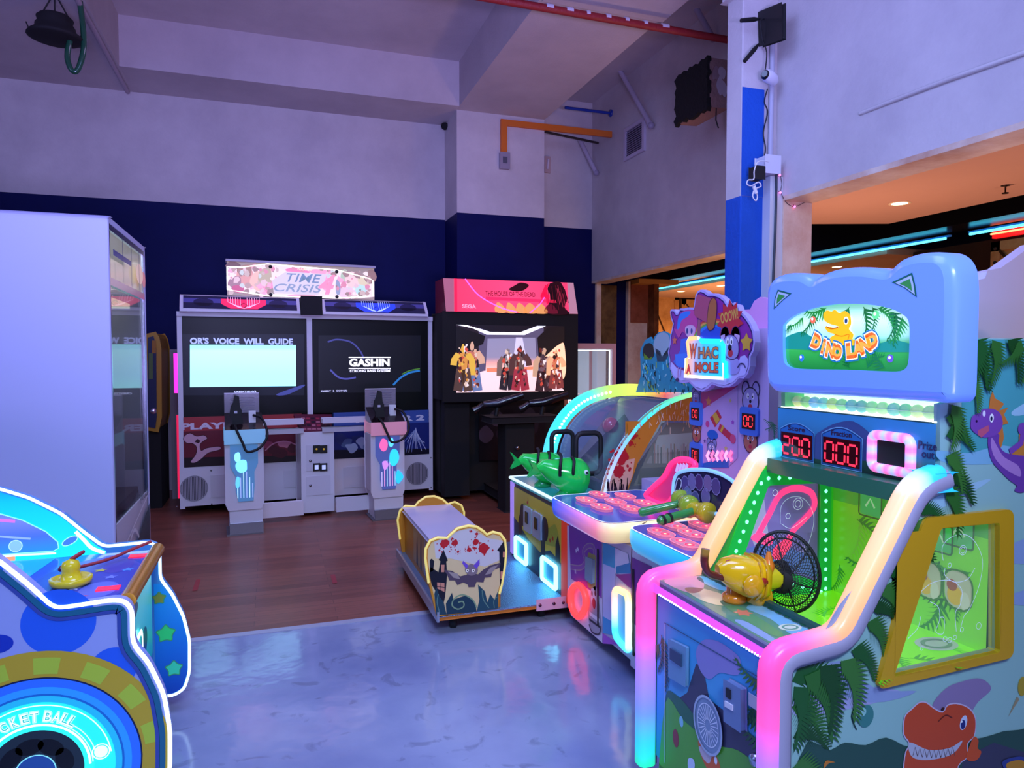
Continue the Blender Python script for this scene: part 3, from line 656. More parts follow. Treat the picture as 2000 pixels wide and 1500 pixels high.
# ---------------------------------------------------------------- tall black shooting cabinet by the pillar
PH = PY(6.95)
H = thing('zombie_shooting_cabinet', (1.55, 7.3, 0), 'tall black shooting cabinet with a red header and a bright zombie screen before the pillar', 'arcade machine')
def hq(x, y): return PH.q(x, y)
u0, u1 = hq(866, 700)[0], hq(1127, 700)[0]; z0, z1 = hq(1000, 781)[1], hq(1000, 612)[1]
MB().pbox(PH, (u0, z0), (u1, z1), -.5, 0, MATTE, '08080c').build('monitor_housing', H, bevel=.01)
ft = hq(892, 766); b = MB(); S = PH.Q([(891, 767), (1102, 764), (1102, 641), (891, 637)])
sx0, sz0 = S[0]; sx1, sz1 = S[2]; SW, SH = sx1 - sx0, sz1 - sz0 + .02
def sp(x, y): return (sx0 + SW * x, sz0 + SH * y)
b.poly(PH, [sp(0, 0), sp(1, 0), sp(1, 1), sp(0, 1)], .004, E(.6), '241820')
b.poly(PH, [sp(.2, .2), sp(.8, .2), sp(.8, 1), sp(.2, 1)], .0045, E(.8), '58506a')
b.grad(PH, [sp(.26, .3), sp(.74, .3), sp(.72, .82), sp(.28, .8)], .005, [(0, 'ffd0c8'), (.25, 'f4a898'), (.4, '9088a0'), (1, '8a86a0')], E(.9))
b.poly(PH, [sp(.0, .0), sp(1, .0), sp(.86, .3), sp(.25, .32), sp(0, .2)], .0055, E(1.1), 'f0c8c8')
b.poly(PH, [sp(0, 1), sp(.08, 1), sp(.27, .86), sp(.62, .86), sp(.82, 1), sp(.74, 1), sp(.58, .9), sp(.3, .9)][::1], .006, E(1.3), 'f0f4ff')
b.poly(PH, [sp(.14, 1), sp(.3, .9), sp(.58, .9), sp(.73, 1)], .0055, E(.5), '14101c')
b.poly(PH, [sp(0, .55), sp(.24, .72), sp(.26, .84), sp(.02, .97), sp(0, .97)], .0062, E(.4), '0c080c')
b.poly(PH, [sp(.76, .35), sp(1, .5), sp(1, 1), sp(.84, .98), sp(.74, .82)], .0062, E(.4), '120c12')
b.poly(PH, [sp(.27, .3), sp(.5, .3), sp(.5, .32), sp(.74, .34), sp(.74, .38), sp(.27, .36)], .0064, E(1), 'f08060')
b.poly(PH, cr([sp(.8, .2), sp(.78, .45), sp(.86, .6), sp(.95, .72), sp(1, .7), sp(1, .2)], 4), .0066, E(1.1), 'ffc8a0')
b.poly(PH, [sp(.54, .82), sp(.6, .82), sp(.66, .3), sp(.5, .3)], .0058, E(1), 'c8c0d8')
def zed(cx, cy, s, cs, h, arms=1):
    """a generic shambling figure on the screen"""
    P_ = lambda x, y: sp(cx + x * s * .38, cy + y * s)
    b.poly(PH, cr([P_(-.04, .78), P_(-.06, .86), P_(0, .95), P_(.06, .87), P_(.04, .78)], 3), h, E(.8), cs[0])
    b.poly(PH, [P_(-.16, .76), P_(.16, .76), P_(.12, .42), P_(-.12, .42)], h + 1e-4, E(.8), cs[1])
    for sg in (-1, 1):
        b.line(PH, [P_(sg * .14, .74), P_(sg * .28, .62), P_(sg * .3, .42 + .1 * sg * arms)], s * .09, h + 2e-4, cs[0], E(.8))
        b.line(PH, [P_(sg * .07, .44), P_(sg * .12, .22), P_(sg * .17, 0)], s * .13, h + 3e-4, cs[2], E(.8))
    for k in range(34):
        yy = random.uniform(.08, .92); xx = random.uniform(-.13, .13) if yy > .4 else random.choice((-1, 1)) * random.uniform(.05, .17)
        o_ = P_(xx, yy); r_ = random.uniform(.008, .02); b.poly(PH, [(o_[0] + r_ * math.cos(t) * random.uniform(.4, 1.5), o_[1] + r_ * 1.4 * math.sin(t) * random.uniform(.4, 1.5)) for t in [j * 1.05 for j in range(6)]], h + 5e-4 + k * 3e-6, E(.8), random.choice(['602018', 'e0c0a8', '281010', 'c84838', 'f0e0d8', '403038', cs[0], cs[1]]))
zed(.14, .02, .78, ('d8a888', 'c07058', '6878a0'), .007); zed(.06, .02, .74, ('e0b040', 'd89040', '503830'), .0078, -1)
zed(.46, .03, .66, ('786058', '8a8078', '28202a'), .0074); zed(.58, .02, .72, ('503030', '68504a', 'a03040'), .0086)
zed(.80, .0, .7, ('c8a080', '705058', '382028'), .0082); zed(.92, .04, .64, ('f0b080', 'd07850', '803838'), .009)
b.build('screen', H)
# slanted red header with lit artwork
PS = Pl((hq(872, 700)[0], 6.95, 0), (0, -1, 0), (0, 0, 1))
zh0, zh1 = PH.q(1000, 611)[1], PH.q(1000, 549)[1]; ua, ub = PH.q(870, 600)[0], PH.q(1127, 600)[0]; W_ = ub - ua
pr = [(-.45, zh0), (0.02, zh0), (-.10, zh1 + .015), (-.45, zh1 + .015)]
Hd = MB()
Pn = Pl((ua, 6.95, 0), (0, -1, 0), (0, 0, 1))
Hd.prism(Pn, pr, -W_, 0, MATTE, '180408').build('header', H)
hd = [o for o in bpy.data.objects if o.name.startswith('header')][-1]
A = V((ua, 6.93, zh0)); B_ = V((ua, 7.05, zh1 + .015)); pf = Pl(A, (1, 0, 0), B_ - A); HH = (B_ - A).length
b = MB(); fp = lambda x, y: (W_ * x, HH * y)
b.grad(pf, [fp(0, 0), fp(1.0, 0), fp(1.0, 1), fp(0, 1)], .002, [(0, 'e03858'), (.5, 'ff4a72'), (1, 'e84068')], E(.8), axis=0)
b.poly(pf, [fp(0, 0), fp(.07, 0), fp(.09, 1), fp(0, 1)], .0026, E(.5), 'b06878')
b.line(pf, [fp(.07, 0), fp(.09, 1)], .03, .0028, 'ff1840', E(1.3))
b.poly(pf, [fp(.93, .0), fp(1, 0), fp(1, 1), fp(.95, 1)], .0026, E(.5), 'c890a0')
b.poly(pf, cr([fp(.76, 0), fp(.8, .5), fp(.78, .85), fp(.84, 1), fp(.9, .98), fp(.93, .5), fp(.9, .2), fp(.93, 0)], 4), .003, E(.3), '300810')
for k in range(14): b.line(pf, [fp(.78 + .012 * k, random.uniform(.1, .4)), fp(.79 + .01 * k, random.uniform(.5, .95))], .006, .0036, random.choice(['c03048', '100408', '701020']), E(.4))
for k in range(6): b.poly(pf, cr([fp(.36 + .08 * k + random.uniform(-.03, .03), random.uniform(0, .05)), fp(.38 + .08 * k, .3), fp(.42 + .08 * k, .22), fp(.44 + .08 * k, 0)], 3), .0032, E(.5), random.choice(['701428', '902038', 'ffb060']))
b.poly(pf, cr([fp(.48, .72), fp(.53, .85), fp(.58, .95), fp(.64, .88), fp(.6, .72), fp(.54, .66)], 4), .0034, E(.3), '380810')
b.line(pf, [fp(.3, .42), fp(.84, .38)], .035, .003, 'ff2858', E(.9)); b.line(pf, [fp(.7, .25), fp(.8, .95)], .018, .0031, 'ff2050', E(1.1))
b.text(pf, 'THE HOUSE OF THE DEAD', fp(.3, .5), W_ * .38, HH * .15, .004, '901030', E(.5), bold=.01)
b.text(pf, '4', fp(.72, .3), W_ * .07, HH * .6, .0042, 'e01040', E(.9), bold=.02)
b.text(pf, 'SEGA', fp(.12, .1), W_ * .1, HH * .12, .004, 'ff9ab0', E(.9), bold=.03)
b.line(pf, cr([fp(.16, 1), fp(.25, .5), fp(.4, .15), fp(.52, .02)], 6, False), .012, .0045, 'f060f0', E(1.4)); b.line(pf, cr([fp(.62, .0), fp(.7, .25), fp(.75, .5)], 6, False), .01, .0045, 'f060f0', E(1.2))
b.build('header_artwork', hd)
MB().face([V((ua - .002, 6.93, zh0)), V((ua - .002, 7.05, zh1 + .015)), V((ua - .002, 7.4, zh1 + .015)), V((ua - .002, 7.4, zh0))], PRINT, '802838').build('header_side', hd)
# stand, poster, gun pedestal
PB = PY(7.2)
b = MB().box((u0 + .02, 7.22, .06), (u1 - .03, 7.75, z0), MATTE, '0a0a0e'); b.build('stand', H)
b = MB(); A, B_ = PB.q(935, 900), PB.q(1065, 782); PW, PH_ = B_[0] - A[0], B_[1] - A[1]
b.pbox(PB, A, B_, .0, .015, PRINT, '141018'); pq = lambda x, y: (A[0] + PW * x, A[1] + PH_ * y)
for k in range(10): b.poly(PB, cr([pq(.1 + .08 * k + .1 * math.cos(t) * random.uniform(.5, 1.2), .45 + .3 * math.sin(k) + .15 * math.sin(t)) for t in [j * .9 for j in range(7)]], 3), .016 + k * 1e-4, PRINT, random.choice(['2a2430', '40343e', '3a1c20', '1c1822', '504450']))
b.build('poster', H)
b = MB().box((2.1, 6.35, .0), (2.4, 6.6, .86), MATTE, '0c0b10').box((1.95, 6.3, .86), (2.65, 6.65, .92), MATTE, '0e0c12').box((2.15, 6.6, .05), (2.35, 7.25, .14), MATTE, '08080a')
b.build('gun_pedestal', H, bevel=.01)
MB().lathe((2.22, 6.35, .62), (0, -1, 0), [(0, .02), (.02, .018), (.022, 0)], CHROME, '9a98a0', 10).build('lock', H)
MB().box((u0 + .03, 7.05, .05), (u0 + .3, 7.2, 1.05), MATTE, '0a0a10').build('side_cabinet', H, bevel=.006)
for k, gx in enumerate((2.08, 2.55)):
    g = thing('shotgun_controller', (gx, 6.45, .92), ('left' if k == 0 else 'right') + ' of the two dark shotgun controllers lying on the black cabinet pedestal', 'toy gun', 'shotgun controllers of the black cabinet')
    MB().tube([(gx - .15, 6.5, 1.03), (gx - .02, 6.46, 1.04), (gx + .22, 6.4, 1.12)], [.035, .045, .03], GLOSS, '1a161c', n=8).build('barrel', g)
    MB().tube([(gx - .15, 6.5, 1.03), (gx - .2, 6.52, .99), (gx - .24, 6.53, .97)], [.03, .035, .04], GLOSS, '221a20', n=8).build('stock', g)
    MB().tube([(gx - .02, 6.46, 1.02), (gx - .04, 6.46, .922)], .022, RUB, '101014', n=8).build('grip', g)
# ---------------------------------------------------------------- smaller machines at the back
c_ = thing('glass_prize_cabinet', (3.5, 7.8, 0), 'white-lit glass prize cabinet with a pinkish frame behind the black shooting cabinet', 'prize machine')
x0, x1, y0, y1, zt = 3.2, 3.86, 7.5, 8.2, 1.645
b = MB().box((x0, y0, .02), (x1, y1, .85), PAINT, 'd8b8c0').box((x0, y0, zt - .06), (x1, y1, zt), PAINT, 'd8a8b4')
for x in (x0, x1 - .045):
    for y in (y0, y1 - .045): b.box((x, y, .85), (x + .045, y + .045, zt - .06), PAINT, 'd8a8b4')
b.build('frame', c_)
b = MB().box((x0 + .05, y1 - .06, .86), (x1 - .05, y1 - .05, zt - .07), mat('lit_backboard', .5, emis=.45), 'b8d0e8'); b.box((x0 + .36, y1 - .2, .86), (x0 + .38, y1 - .06, zt - .07), PAINT, '9098b0'); b.build('backboard', c_)
b = MB()
b.box((x0 + .02, y0 + .01, .86), (x1 - .02, y0 + .016, zt - .06), GLASS, 'e8f4ff'); b.build('glass_pane', c_)
b = MB(); b.tube([(x1 - .06, y0 + .05, .9), (x1 - .06, y0 + .05, zt - .08), (x0 + .07, y0 + .05, zt - .08), (x0 + .07, y0 + .05, .9)], .012, E(2.2), 'd8f0ff', n=6); b.build('light_strip', c_)
b = MB()
for k in range(16): b.ball((x0 + .1, y0 + .06, .9 + k * .042), .012, E(3), 'ffffff', 6)
b.build('light_strip', c_)
m = MB().box((3.9, 8.1, 0), (4.03, 8.25, 1.62), mat('frosted_lit_post', .3, emis=.35), 'c8d8f0')
meta(m.build('acrylic_post', bevel=.01), 'frosted white upright panel standing right of the glass prize cabinet', 'panel')
y_ = thing('yellow_cabinet', (-1.35, 7.8, 0), 'narrow yellow and black arcade cabinet seen between the white prize machine and the twin cabinet', 'arcade machine')
PV = PY(7.6)
out = PV.Q([(283, 655), (303, 650), (309, 660), (313, 680), (314, 815), (308, 842), (283, 838)])
b = MB().prism(PV, out, -.6, 0, PAINT, 'b08020'); b.build('body', y_, bevel=.01)
b = MB().prism(PV, inset(out, .035), 0, .012, PRINT, '2a3050'); b.poly(PV, PV.Q([(291, 690), (299, 690), (299, 740), (291, 740)]), .0125, PRINT, '5a7040'); b.poly(PV, PV.Q([(297, 665), (305, 665), (305, 690), (297, 690)]), .013, PRINT, 'a06a28'); b.build('side_art', y_)
MB().ball(PV.P(300, 803), .035, CHROME, 'e8e8f0', 12).build('joystick_knob', y_)
a = PV.q(283, 840); c2 = PV.q(312, 840)
MB().box((a[0], 7.65, 0), (c2[0], 8.2, a[1] + .01), MATTE, '0a0a0c').build('base', y_)
for xa, xb, ztop, lb in ((-1.0, -.93, 1.56, 'pale upright board leaning behind the left side of the twin cabinet'), (1.74, 1.86, 1.5, 'pale upright board behind the right side of the twin cabinet')):
    meta(MB().box((xa, 8.1, 0), (xb + .06, 8.14, ztop), PAINT, 'a8a4b0').build('board'), lb, 'board')
# ---------------------------------------------------------------- white prize machine at the left
X0 = -.766; Yn, Yf = 4.03, 5.12; ZT = 2.2
P = thing('prize_machine', (-1.5, 4.6, 0), 'large white prize machine at the left edge, its glass front turned to the right', 'prize machine')
SIDE = mat('white_laminate', .55)
MB().box((-2.3, Yn, .06), (X0, Yn + .03, ZT), SIDE, 'bcbce0').build('side_panel', P, bevel=.012)
MB().box((-2.3, Yf - .03, .06), (X0, Yf, ZT), SIDE, 'bcbce0').build('side_panel', P, bevel=.008)
MB().box((-2.3, Yn + .03, ZT - .03), (X0, Yf - .03, ZT), SIDE, 'bcbce0').build('top_panel', P)
MB().box((-1.62, Yn + .03, .06), (-1.6, Yf - .03, ZT - .03), SIDE, 'c8c4b8').build('back_panel', P)
MB().box((-1.58, Yn + .06, 1.8), (-.85, Yf - .06, 1.83), mat('lit_ceiling_strip', .4, emis=1.2), 'e8f0d8').build('inside_light', P)  # unseen strip added to brighten the inside behind the glass
G = PX(X0); gq = lambda x, y: G.q(x, y)
b = MB()
for (z0, z1) in ((.06, .1), (1.86, 1.9), (ZT - .06, ZT - .03)): b.box((X0 - .03, Yn + .03, z0), (X0 - .002, Yf - .03, z1), CHROME, 'c8ccd8')
for y in (Yn + .03, Yf - .055): b.box((X0 - .03, y, .1), (X0 - .004, y + .025, ZT - .06), CHROME, 'a8acb8')
b.build('door_frame', P)
b = MB(); b.box((X0 - .02, Yn + .055, .62), (X0 - .014, Yf - .055, 1.86), mat('mirror_glass', .015, alpha=.45, spec=1.), '30323c'); b.build('glass_pane', P)
b = MB(); b.box((X0 - .02, Yn + .055, 1.9), (X0 - .01, Yf - .055, ZT - .06), mat('header_film', .12, emis=.28), 'b8b8a0')
g = G.off(.0); 
for k in range(1, 4): b.line(g, [(-Yn - .055 - k * .25, 1.9), (-Yn - .055 - k * .25, ZT - .06)], .012, -.009, '1c3c70')
b.line(g, [(-Yn - .06, 2.03), (-Yn - .55, 2.03)], .03, -.0085, '1c3c90'); b.poly(g, ell((-4.85, 2.0), .12, .06), -.0088, E(.4), 'e8c8b0'); b.poly(g, ell((-5.0, 1.98), .06, .05), -.0086, E(.4), 'c87880')
b.build('header_panel', P)
b = MB(); b.box((X0 - .02, Yn + .055, .1), (X0 - .008, Yf - .055, .62), PRINT, 'c8c4d0')
b.poly(g, [(-4.1, .1), (-5.05, .1), (-5.05, .55), (-4.6, .4), (-4.35, .25)], -.0075, PRINT, '1c3440'); b.line(g, cr([(-4.15, .3), (-4.5, .5), (-4.8, .3), (-5.05, .15)], 5, False), .02, -.007, 'e8e8f0'); b.line(g, [(-4.1, .45), (-5.05, .62)], .01, -.007, 'f0f0f8')
b.text(g, 'LSL toy', (-4.98, .6), .26, .06, -.0065, '1a1a22', bold=.01)
b.build('lower_panel', P)
MB().box((-2.2, Yn + .05, .62), (X0 - .06, Yf - .06, .66), MATTE, '303038').build('shelf', P)
for k in range(7):
    t = thing('plush_toy', (-1.05 - .2 * (k % 3), 4.25 + .13 * k, .66), '%s plush toy behind the glass of the white prize machine' % ['cream', 'yellow', 'grey', 'pink', 'white', 'green', 'brown'][k], 'toy', 'plush toys inside the white prize machine')
    c = ['e8dcc0', 'd8d060', '888890', 'd890a0', 'e8e8f0', '80b060', '8a6040'][k]; o = V(t.location)
    MB().ball(o + V((0, 0, .08)), .08, MATTE, c, 12).build('torso', t); MB().ball(o + V((0, 0, .2)), .065, MATTE, c, 12).build('head', t)
    for s in (-1, 1): MB().ball(o + V((0, s * .05, .26)), .022, MATTE, c, 8).build('ear', t)
# ---------------------------------------------------------------- rocket ball table, bottom left
R = thing('ball_game_table', (-.95, 2.8, 0), 'blue glow-edged two-panel ball game table in the bottom left corner with a big wheel', 'arcade machine')
YN, YF = 2.46, 3.2
pn, pf_ = PY(YN), PY(YF)
near = [(-260, 960), (-140, 1005), (-60, 1055), (0, 1097), (56, 1142), (98, 1180), (112, 1186), (130, 1185), (224, 1171), (246, 1175), (258, 1192), (259, 1258), (290, 1293), (320, 1355), (332, 1425), (332, 1500), (322, 1560), (300, 1610), (-560, 1660), (-560, 1050), (-400, 960)]
N2 = rnd(pn.Q(near), .03, 3)
NP = MB().prism(pn, N2, -.05, 0, GLOSS, 'a4b0f0').build('side_panel', R)
def rb(px, py): return pn.q(px, py)
cc = rb(71, 1507); K = (rb(71, 1272)[1] - cc[1]) / 235
lo = inset(N2, .0)
b = MB()
def arcp(r, a0, a1, n=24): return [(cc[0] + r * K * math.cos(math.radians(a)), cc[1] + r * K * math.sin(math.radians(a))) for a in [a0 + (a1 - a0) * k / n for k in range(n + 1)]]
ZB = .035
def cl(pts): return clip(pts, 1, ZB, 1)
def disc(r, h, c, m=PRINT): b.poly(pn, cl(ell(cc, r * K, n=64)), h, m, c)
for x, y, r in ((115, 1215, 64), (222, 1305, 42), (-30, 1110, 30)):
    o = rb(x, y); b.poly(pn, ell(o, r * K, n=32), .0004, PRINT, '2868f0')
o = rb(-5, 1258); b.poly(pn, ell(o, 26 * K, 18 * K, n=32), .0005, PRINT, '1a3cc0')
disc(235, .0012, 'd0b030')
for a in range(6, 180, 24):
    i0 = arcp(190, a, a + 12, 4); o1 = arcp(222, a, a + 12, 4); b.poly(pn, o1 + i0[::-1], .0016, PRINT, 'c0d840')
disc(184, .002, '0c1c48'); disc(181, .0024, '2868e8', E(.35)); disc(165, .0028, '2890e8', E(.4)); disc(152, .0032, '1464c0', E(.3)); disc(148, .0036, '20b0d8', E(.5)); disc(136, .004, '24e0d0', E(.75)); disc(98, .0046, '30f0e0', E(.8))
b.line(pn, arcp(130, 8, 172, 40), 2.2 * K, .0048, 'd8ffff', E(1.)); b.line(pn, arcp(92, 0, 180, 40), 4 * K, .0052, 'f0ffff', E(1.6)); b.line(pn, arcp(97, 2, 60, 20), 2 * K, .0053, 'c0ffff', E(1.2)); b.line(pn, arcp(104, 5, 55, 16), 2 * K, .0053, 'c0ffff', E(1.))
disc(82, .0056, '20303c', E(.15))
for a in (20, 60, 100, 140): b.poly(pn, ell((cc[0] + 52 * K * math.cos(math.radians(a)), cc[1] + 52 * K * math.sin(math.radians(a))), 24 * K, 15 * K, n=20, rot=math.radians(a + 90)), .006, PRINT, '0c1014')
disc(34, .0064, '204890', E(.4)); b.line(pn, ell(cc, 34 * K, n=32), 2 * K, .0066, '80d8f0', E(.8), closed=True)
o = (cc[0] + 112 * K * math.cos(.12), cc[1] + 112 * K * math.sin(.12) + 8 * K); b.poly(pn, ell(o, 12 * K, n=20), .0066, E(1.), 'd8fff8'); b.line(pn, ell(o, 15 * K, n=20), 2 * K, .0066, 'e8ffff', E(1), closed=True)
for i, ch in enumerate('ROCKET BALL'):   # lettering bent round the wheel
    if ch == ' ': continue
    a = math.radians((137, 127.5, 117.5, 107.5, 98.5, 90, 84, 78, 70, 62, 55)[i]); c0_ = (cc[0] + 109 * K * math.cos(a), cc[1] + 109 * K * math.sin(a))
    for hh, c_, s_, bo in ((.0062, 'b8fff8', 1.25, .12), (.0064, '1aa8a0', 1.05, .05), (.0066, 'f0ffff', 1, 0)):
        b.text(pn, ch, c0_, 13 * K * s_, 19 * K * s_, hh, c_, E(.9), bold=bo, mid=True, rot=a - math.pi / 2)
b.build('wheel_artwork', NP)
teal = inset(N2, .022)
b = MB(); b.line(pn, teal, .018, .003, '1e6c90', closed=True); b.line(pn, inset(N2, .036), .012, .003, '3c50a8', closed=True); b.build('inner_border', NP)
MB().tube([pn.at(q_, .0) for q_ in N2], .0066, E(1.9), 'd8f0ff', n=8, closed=True).build('light_edge', NP)
# far panel: same outline one table-width back, cyan-lit inside with a rounded window
far = [(-200, 930), (-100, 936), (0, 955), (56, 972), (119, 1003), (161, 1037), (196, 1063), (209, 1067), (288, 1059), (306, 1065), (312, 1078), (313, 1130), (336, 1160), (358, 1203), (370, 1250), (370, 1313), (360, 1345), (340, 1358), (250, 1366), (-200, 1400)]
F2 = rnd(pf_.Q(far), .02, 3)
FP = MB().prism(pf_, F2, -.05, 0, GLOSS, '58a0e0').build('side_panel', R)
b = MB(); up_ = pf_.Q([(-200, 935), (-100, 942), (0, 961), (56, 978), (119, 1009), (158, 1040), (190, 1066), (207, 1076), (209, 1100), (-200, 1130)])
b.grad(pf_, up_, .002, [(0, '20e8f0'), (.35, '18d0f0'), (.7, '10b8f0'), (1, '1048d0')], E(.85))
win = pf_.Q([(-200, 985), (0, 1003), (45, 1016), (90, 1038), (113, 1058), (115, 1070), (105, 1076), (0, 1083), (-200, 1095)])
b.grad(pf_, win, .0024, [(0, '3098d0'), (.3, '5070c8'), (.6, '8088d8'), (.9, '6080d0'), (1, '40b0e0')], E(.6)); b.line(pf_, win, .004, .003, '90e8ff', E(1.), closed=True)
b.line(pf_, pf_.Q([(-60, 1010), (30, 1018)]), .012, .0028, 'd870c8', E(.8)); b.line(pf_, pf_.Q([(-100, 1040), (60, 1052)]), .008, .0028, '90a8f0', E(.8))
b.line(pf_, pf_.Q([(-200, 1100), (0, 1092), (30, 1090)]), .018, .0028, 'f09060', E(1.2)); b.line(pf_, pf_.Q([(0, 1086), (110, 1080)]), .008, .003, 'd0ffff', E(1.2))
b.line(pf_, cr(pf_.Q([(148, 1038), (165, 1055), (180, 1070), (205, 1080)]), 5, False), .014, .003, 'd0ffff', E(1.4))
b.poly(pf_, ell(pf_.q(137, 1056), .03, .014, rot=.5), .0032, E(.6), '4880d0'); b.line(pf_, ell(pf_.q(137, 1056), .03, .014, rot=.5), .003, .0034, 'a0ffff', E(1), closed=True)
b.poly(pf_, ell(pf_.q(31, 1066), .02), .0034, E(.7), '90c0f0'); b.line(pf_, ell(pf_.q(31, 1066), .022), .003, .0036, 'c0e8ff', E(.8), closed=True)
b.build('lit_inner_face', FP)
b = MB(); b.grad(pf_, pf_.Q([(313, 1140), (335, 1165), (355, 1206), (366, 1250), (366, 1313), (356, 1343), (338, 1354), (305, 1356), (300, 1140)]), .002, [(0, '1040a8'), (.4, '1868c8'), (1, '1c90e0')], mat('blue_film', .3, emis=.25))
for x, y, r, c in ((311, 1168, 14, '788838'), (324, 1237, 20, '30c870'), (340, 1305, 18, '38c8a0')):
    o = pf_.q(x, y); r *= .0021; s_ = rnd(star(o, r, 5, .58), r * .25, 3); b.poly(pf_, s_, .003, mat('star_film', .3, emis=.25), c); b.line(pf_, s_, .004, .0034, '50b070', closed=True)
b.build('star_artwork', FP)
MB().tube([pf_.at(q_, 0) for q_ in F2], .006, E(1.9), 'c8ecff', n=8, closed=True).build('light_edge', FP)
# table top, roller and lit front
zt_ = .715; A = [PZ(zt_).q(x, y) for x, y in ((100, 1178), (243, 1168), (297, 1074), (210, 1072))]
xr = -.452
b = MB().box((-2.6, YN + .052, zt_ - .05), (xr, YF - .055, zt_), GLOSS, '2a58c8')
tp = PZ(zt_)
b.poly(tp, ell((-.62, 2.78), .17, .3, n=40), .0006, PRINT, '3848b8'); b.poly(tp, ell((-.56, 2.66), .06, .09, n=30), .001, PRINT, '6878d8'); b.poly(tp, ell((-.55, 2.95), .05, .1, n=30), .001, PRINT, '4a40b0')
b.poly(tp, [(-1.6, YN + .06), (-.86, YN + .06), (-.8, YF - .06), (-1.6, YF - .06)], .0008, mat('lit_playfield', .12, emis=.45), '18a8e0')
for x, y in ((-.53, 2.66), (-.5, 3.06)): b.pbox(tp, (x - .035, y - .022), (x + .035, y + .022), .001, .004, E(1.1), 'ff2040')
for x, y, c in ((-.6, 2.9, 'd8d040'), (-.55, 2.8, '8090f0'), (-.64, 2.7, 'c0c8ff'), (-.51, 2.88, '50a0ff'), (-.6, 2.6, 'e86080')): b.poly(tp, star((x, y), .025), .0014, PRINT, c)
b.build('table_top', R)
MB().tube([(xr + .005, YN + .05, zt_ + .0), (xr + .005, YF - .052, zt_ + .0)], .026, mat('gold_roller', .25, .5), 'd89028', n=12).build('roller', R)
b = MB().box((-2.4, YN + .055, .12), (xr - .02, YF - .055, zt_ - .05), PAINT, '4898c8'); b.build('body', R)
pb = Pl((xr - .02, 0, 0), (0, 1, 0), (0, 0, 1))
b = MB(); b.grad(pb, [(2.53, .3), (3.13, .3), (3.13, .66), (2.53, .66)], .002, [(0, '189890'), (1, '58d8d0')], mat('teal_lit_front', .3, emis=.35))
b.line(pb, rrect((2.6, .3), (2.85, .5), .04), .022, .012, 'e0ffff', E(2.2), closed=True); b.poly(pb, ell((2.95, .42), .05), .004, PRINT, '205060'); b.poly(pb, ell((2.72, .6), .1, .03), .004, PRINT, '0c2030')
b.build('lit_front', R)
for x in (-2.3, -.6):
    for y in (2.55, 3.1): MB().lathe((x, y, 0), (0, 0, 1), [(.035, 0), (.035, .06), (.02, .065), (.02, .13)], RUB, '101014', 10).build('foot', R)
m0 = PZ(zt_).P(139, 1143)
Mt = thing('mallet', m0, 'yellow round mallet with a knob standing on the ball game table', 'mallet')
MB().lathe(m0 + V((0, 0, .004)), (0, 0, 1), [(.001, 0), (.056, 0), (.064, .008), (.065, .024), (.058, .026), (.05, .016), (.032, .018), (.027, .05), (.03, .06), (.024, .078), (.001, .088)], GLOSS, 'e8d020', 28).build('handle', Mt)
e0 = m0 + V((.0, 0, .09)); pth = cr([e0, e0 + V((.03, .04, .012)), V((-.72, 2.86, .74)), V((-.6, 2.96, .735)), V((-.52, 3.04, .75)), V((-.46, 3.08, .765))], 8, False)
MB().tube(pth, .006, RUB, 'a83038', n=6).build('cord', Mt)
# ---------------------------------------------------------------- zombie shooting ride with bench
Z = thing('bench_shooting_ride', (1.6, 4.1, 0), 'two-gun shooting ride with a glowing rainbow arch, bat-painted bench and blue footplate', 'arcade machine')
PF = PZ(.11)
x0, x1, y0, y1 = .83, 1.575, 3.64, 4.95
MB().box((x0, y0, .085), (x1 + .3, y1, .102), PAINT, 'c87018').build('platform_edge', Z, bevel=.003)
b = MB().box((x0, y0, .102), (x1 + .3, y1, .11), PLATE, '88b0e0'); b.build('footplate', Z)
b = MB().box((x0 - .012, y0 - .01, .08), (x0, y1, .135), STEEL, 'c0c4d0').build('edge_trim', Z)
pq = PY(y0); A, B_ = pq.q(1048, 1193), pq.q(1108, 1176)
BR = MB().pbox(pq, (A[0], .075), (B_[0] + .0, .135), .0, .006, PAINT, 'd8a8b8').build('bracket', Z, bevel=.002)
for x in (.1, .55, .85): MB().lathe(pq.at((A[0] + (B_[0] - A[0]) * x, .105), .006), pq.n, [(0, .005), (.009, .004), (.01, 0)], CHROME, '805060', 8).build('bolt', BR)
for x, y in ((.93, 3.74), (.95, 4.8), (1.45, 3.74), (1.45, 4.8)):
    c = MB().lathe((x - .015, y, .035), (1, 0, 0), [(.001, -.004), (.034, 0), (.035, .03), (.001, .034)], RUB, '101014', 14); c.box((x - .02, y - .02, .065), (x + .025, y + .02, .09), STEEL, '404048'); c.build('caster', Z)
z5 = lambda pts: [(760 + x / 3.75, 920 + y / 3.75) for x, y in pts]
nb = z5([(350, 1072), (290, 820), (265, 640), (268, 570), (300, 510), (355, 488), (425, 492), (445, 470), (500, 420), (580, 400), (640, 408), (690, 440), (715, 466), (760, 446), (815, 460), (848, 505), (857, 590), (850, 680), (828, 820), (808, 900), (800, 1008)])
NB = pq.Q(nb)
ob = MB().prism(pq, NB, -.028, 0, PAINT, 'd88c20').build('end_board', Z)
pp = pq; IN = inset(NB, .012)
b = MB(); sc_ = (pp.q(*z5([(270, 0)])[0])[0], pp.q(*z5([(855, 0)])[0])[0]); zb_, zt2 = min(p[1] for p in NB), max(p[1] for p in NB)
b.poly(pp, IN, .001, PRINT, 'e8c890')
def Zq(*pts): return pp.Q(z5(pts))
b.poly(pp, Zq((330, 520), (500, 440), (600, 420), (720, 490), (830, 510), (840, 640), (700, 700), (450, 640), (340, 640)), .0014, PRINT, 'd8ccc8')
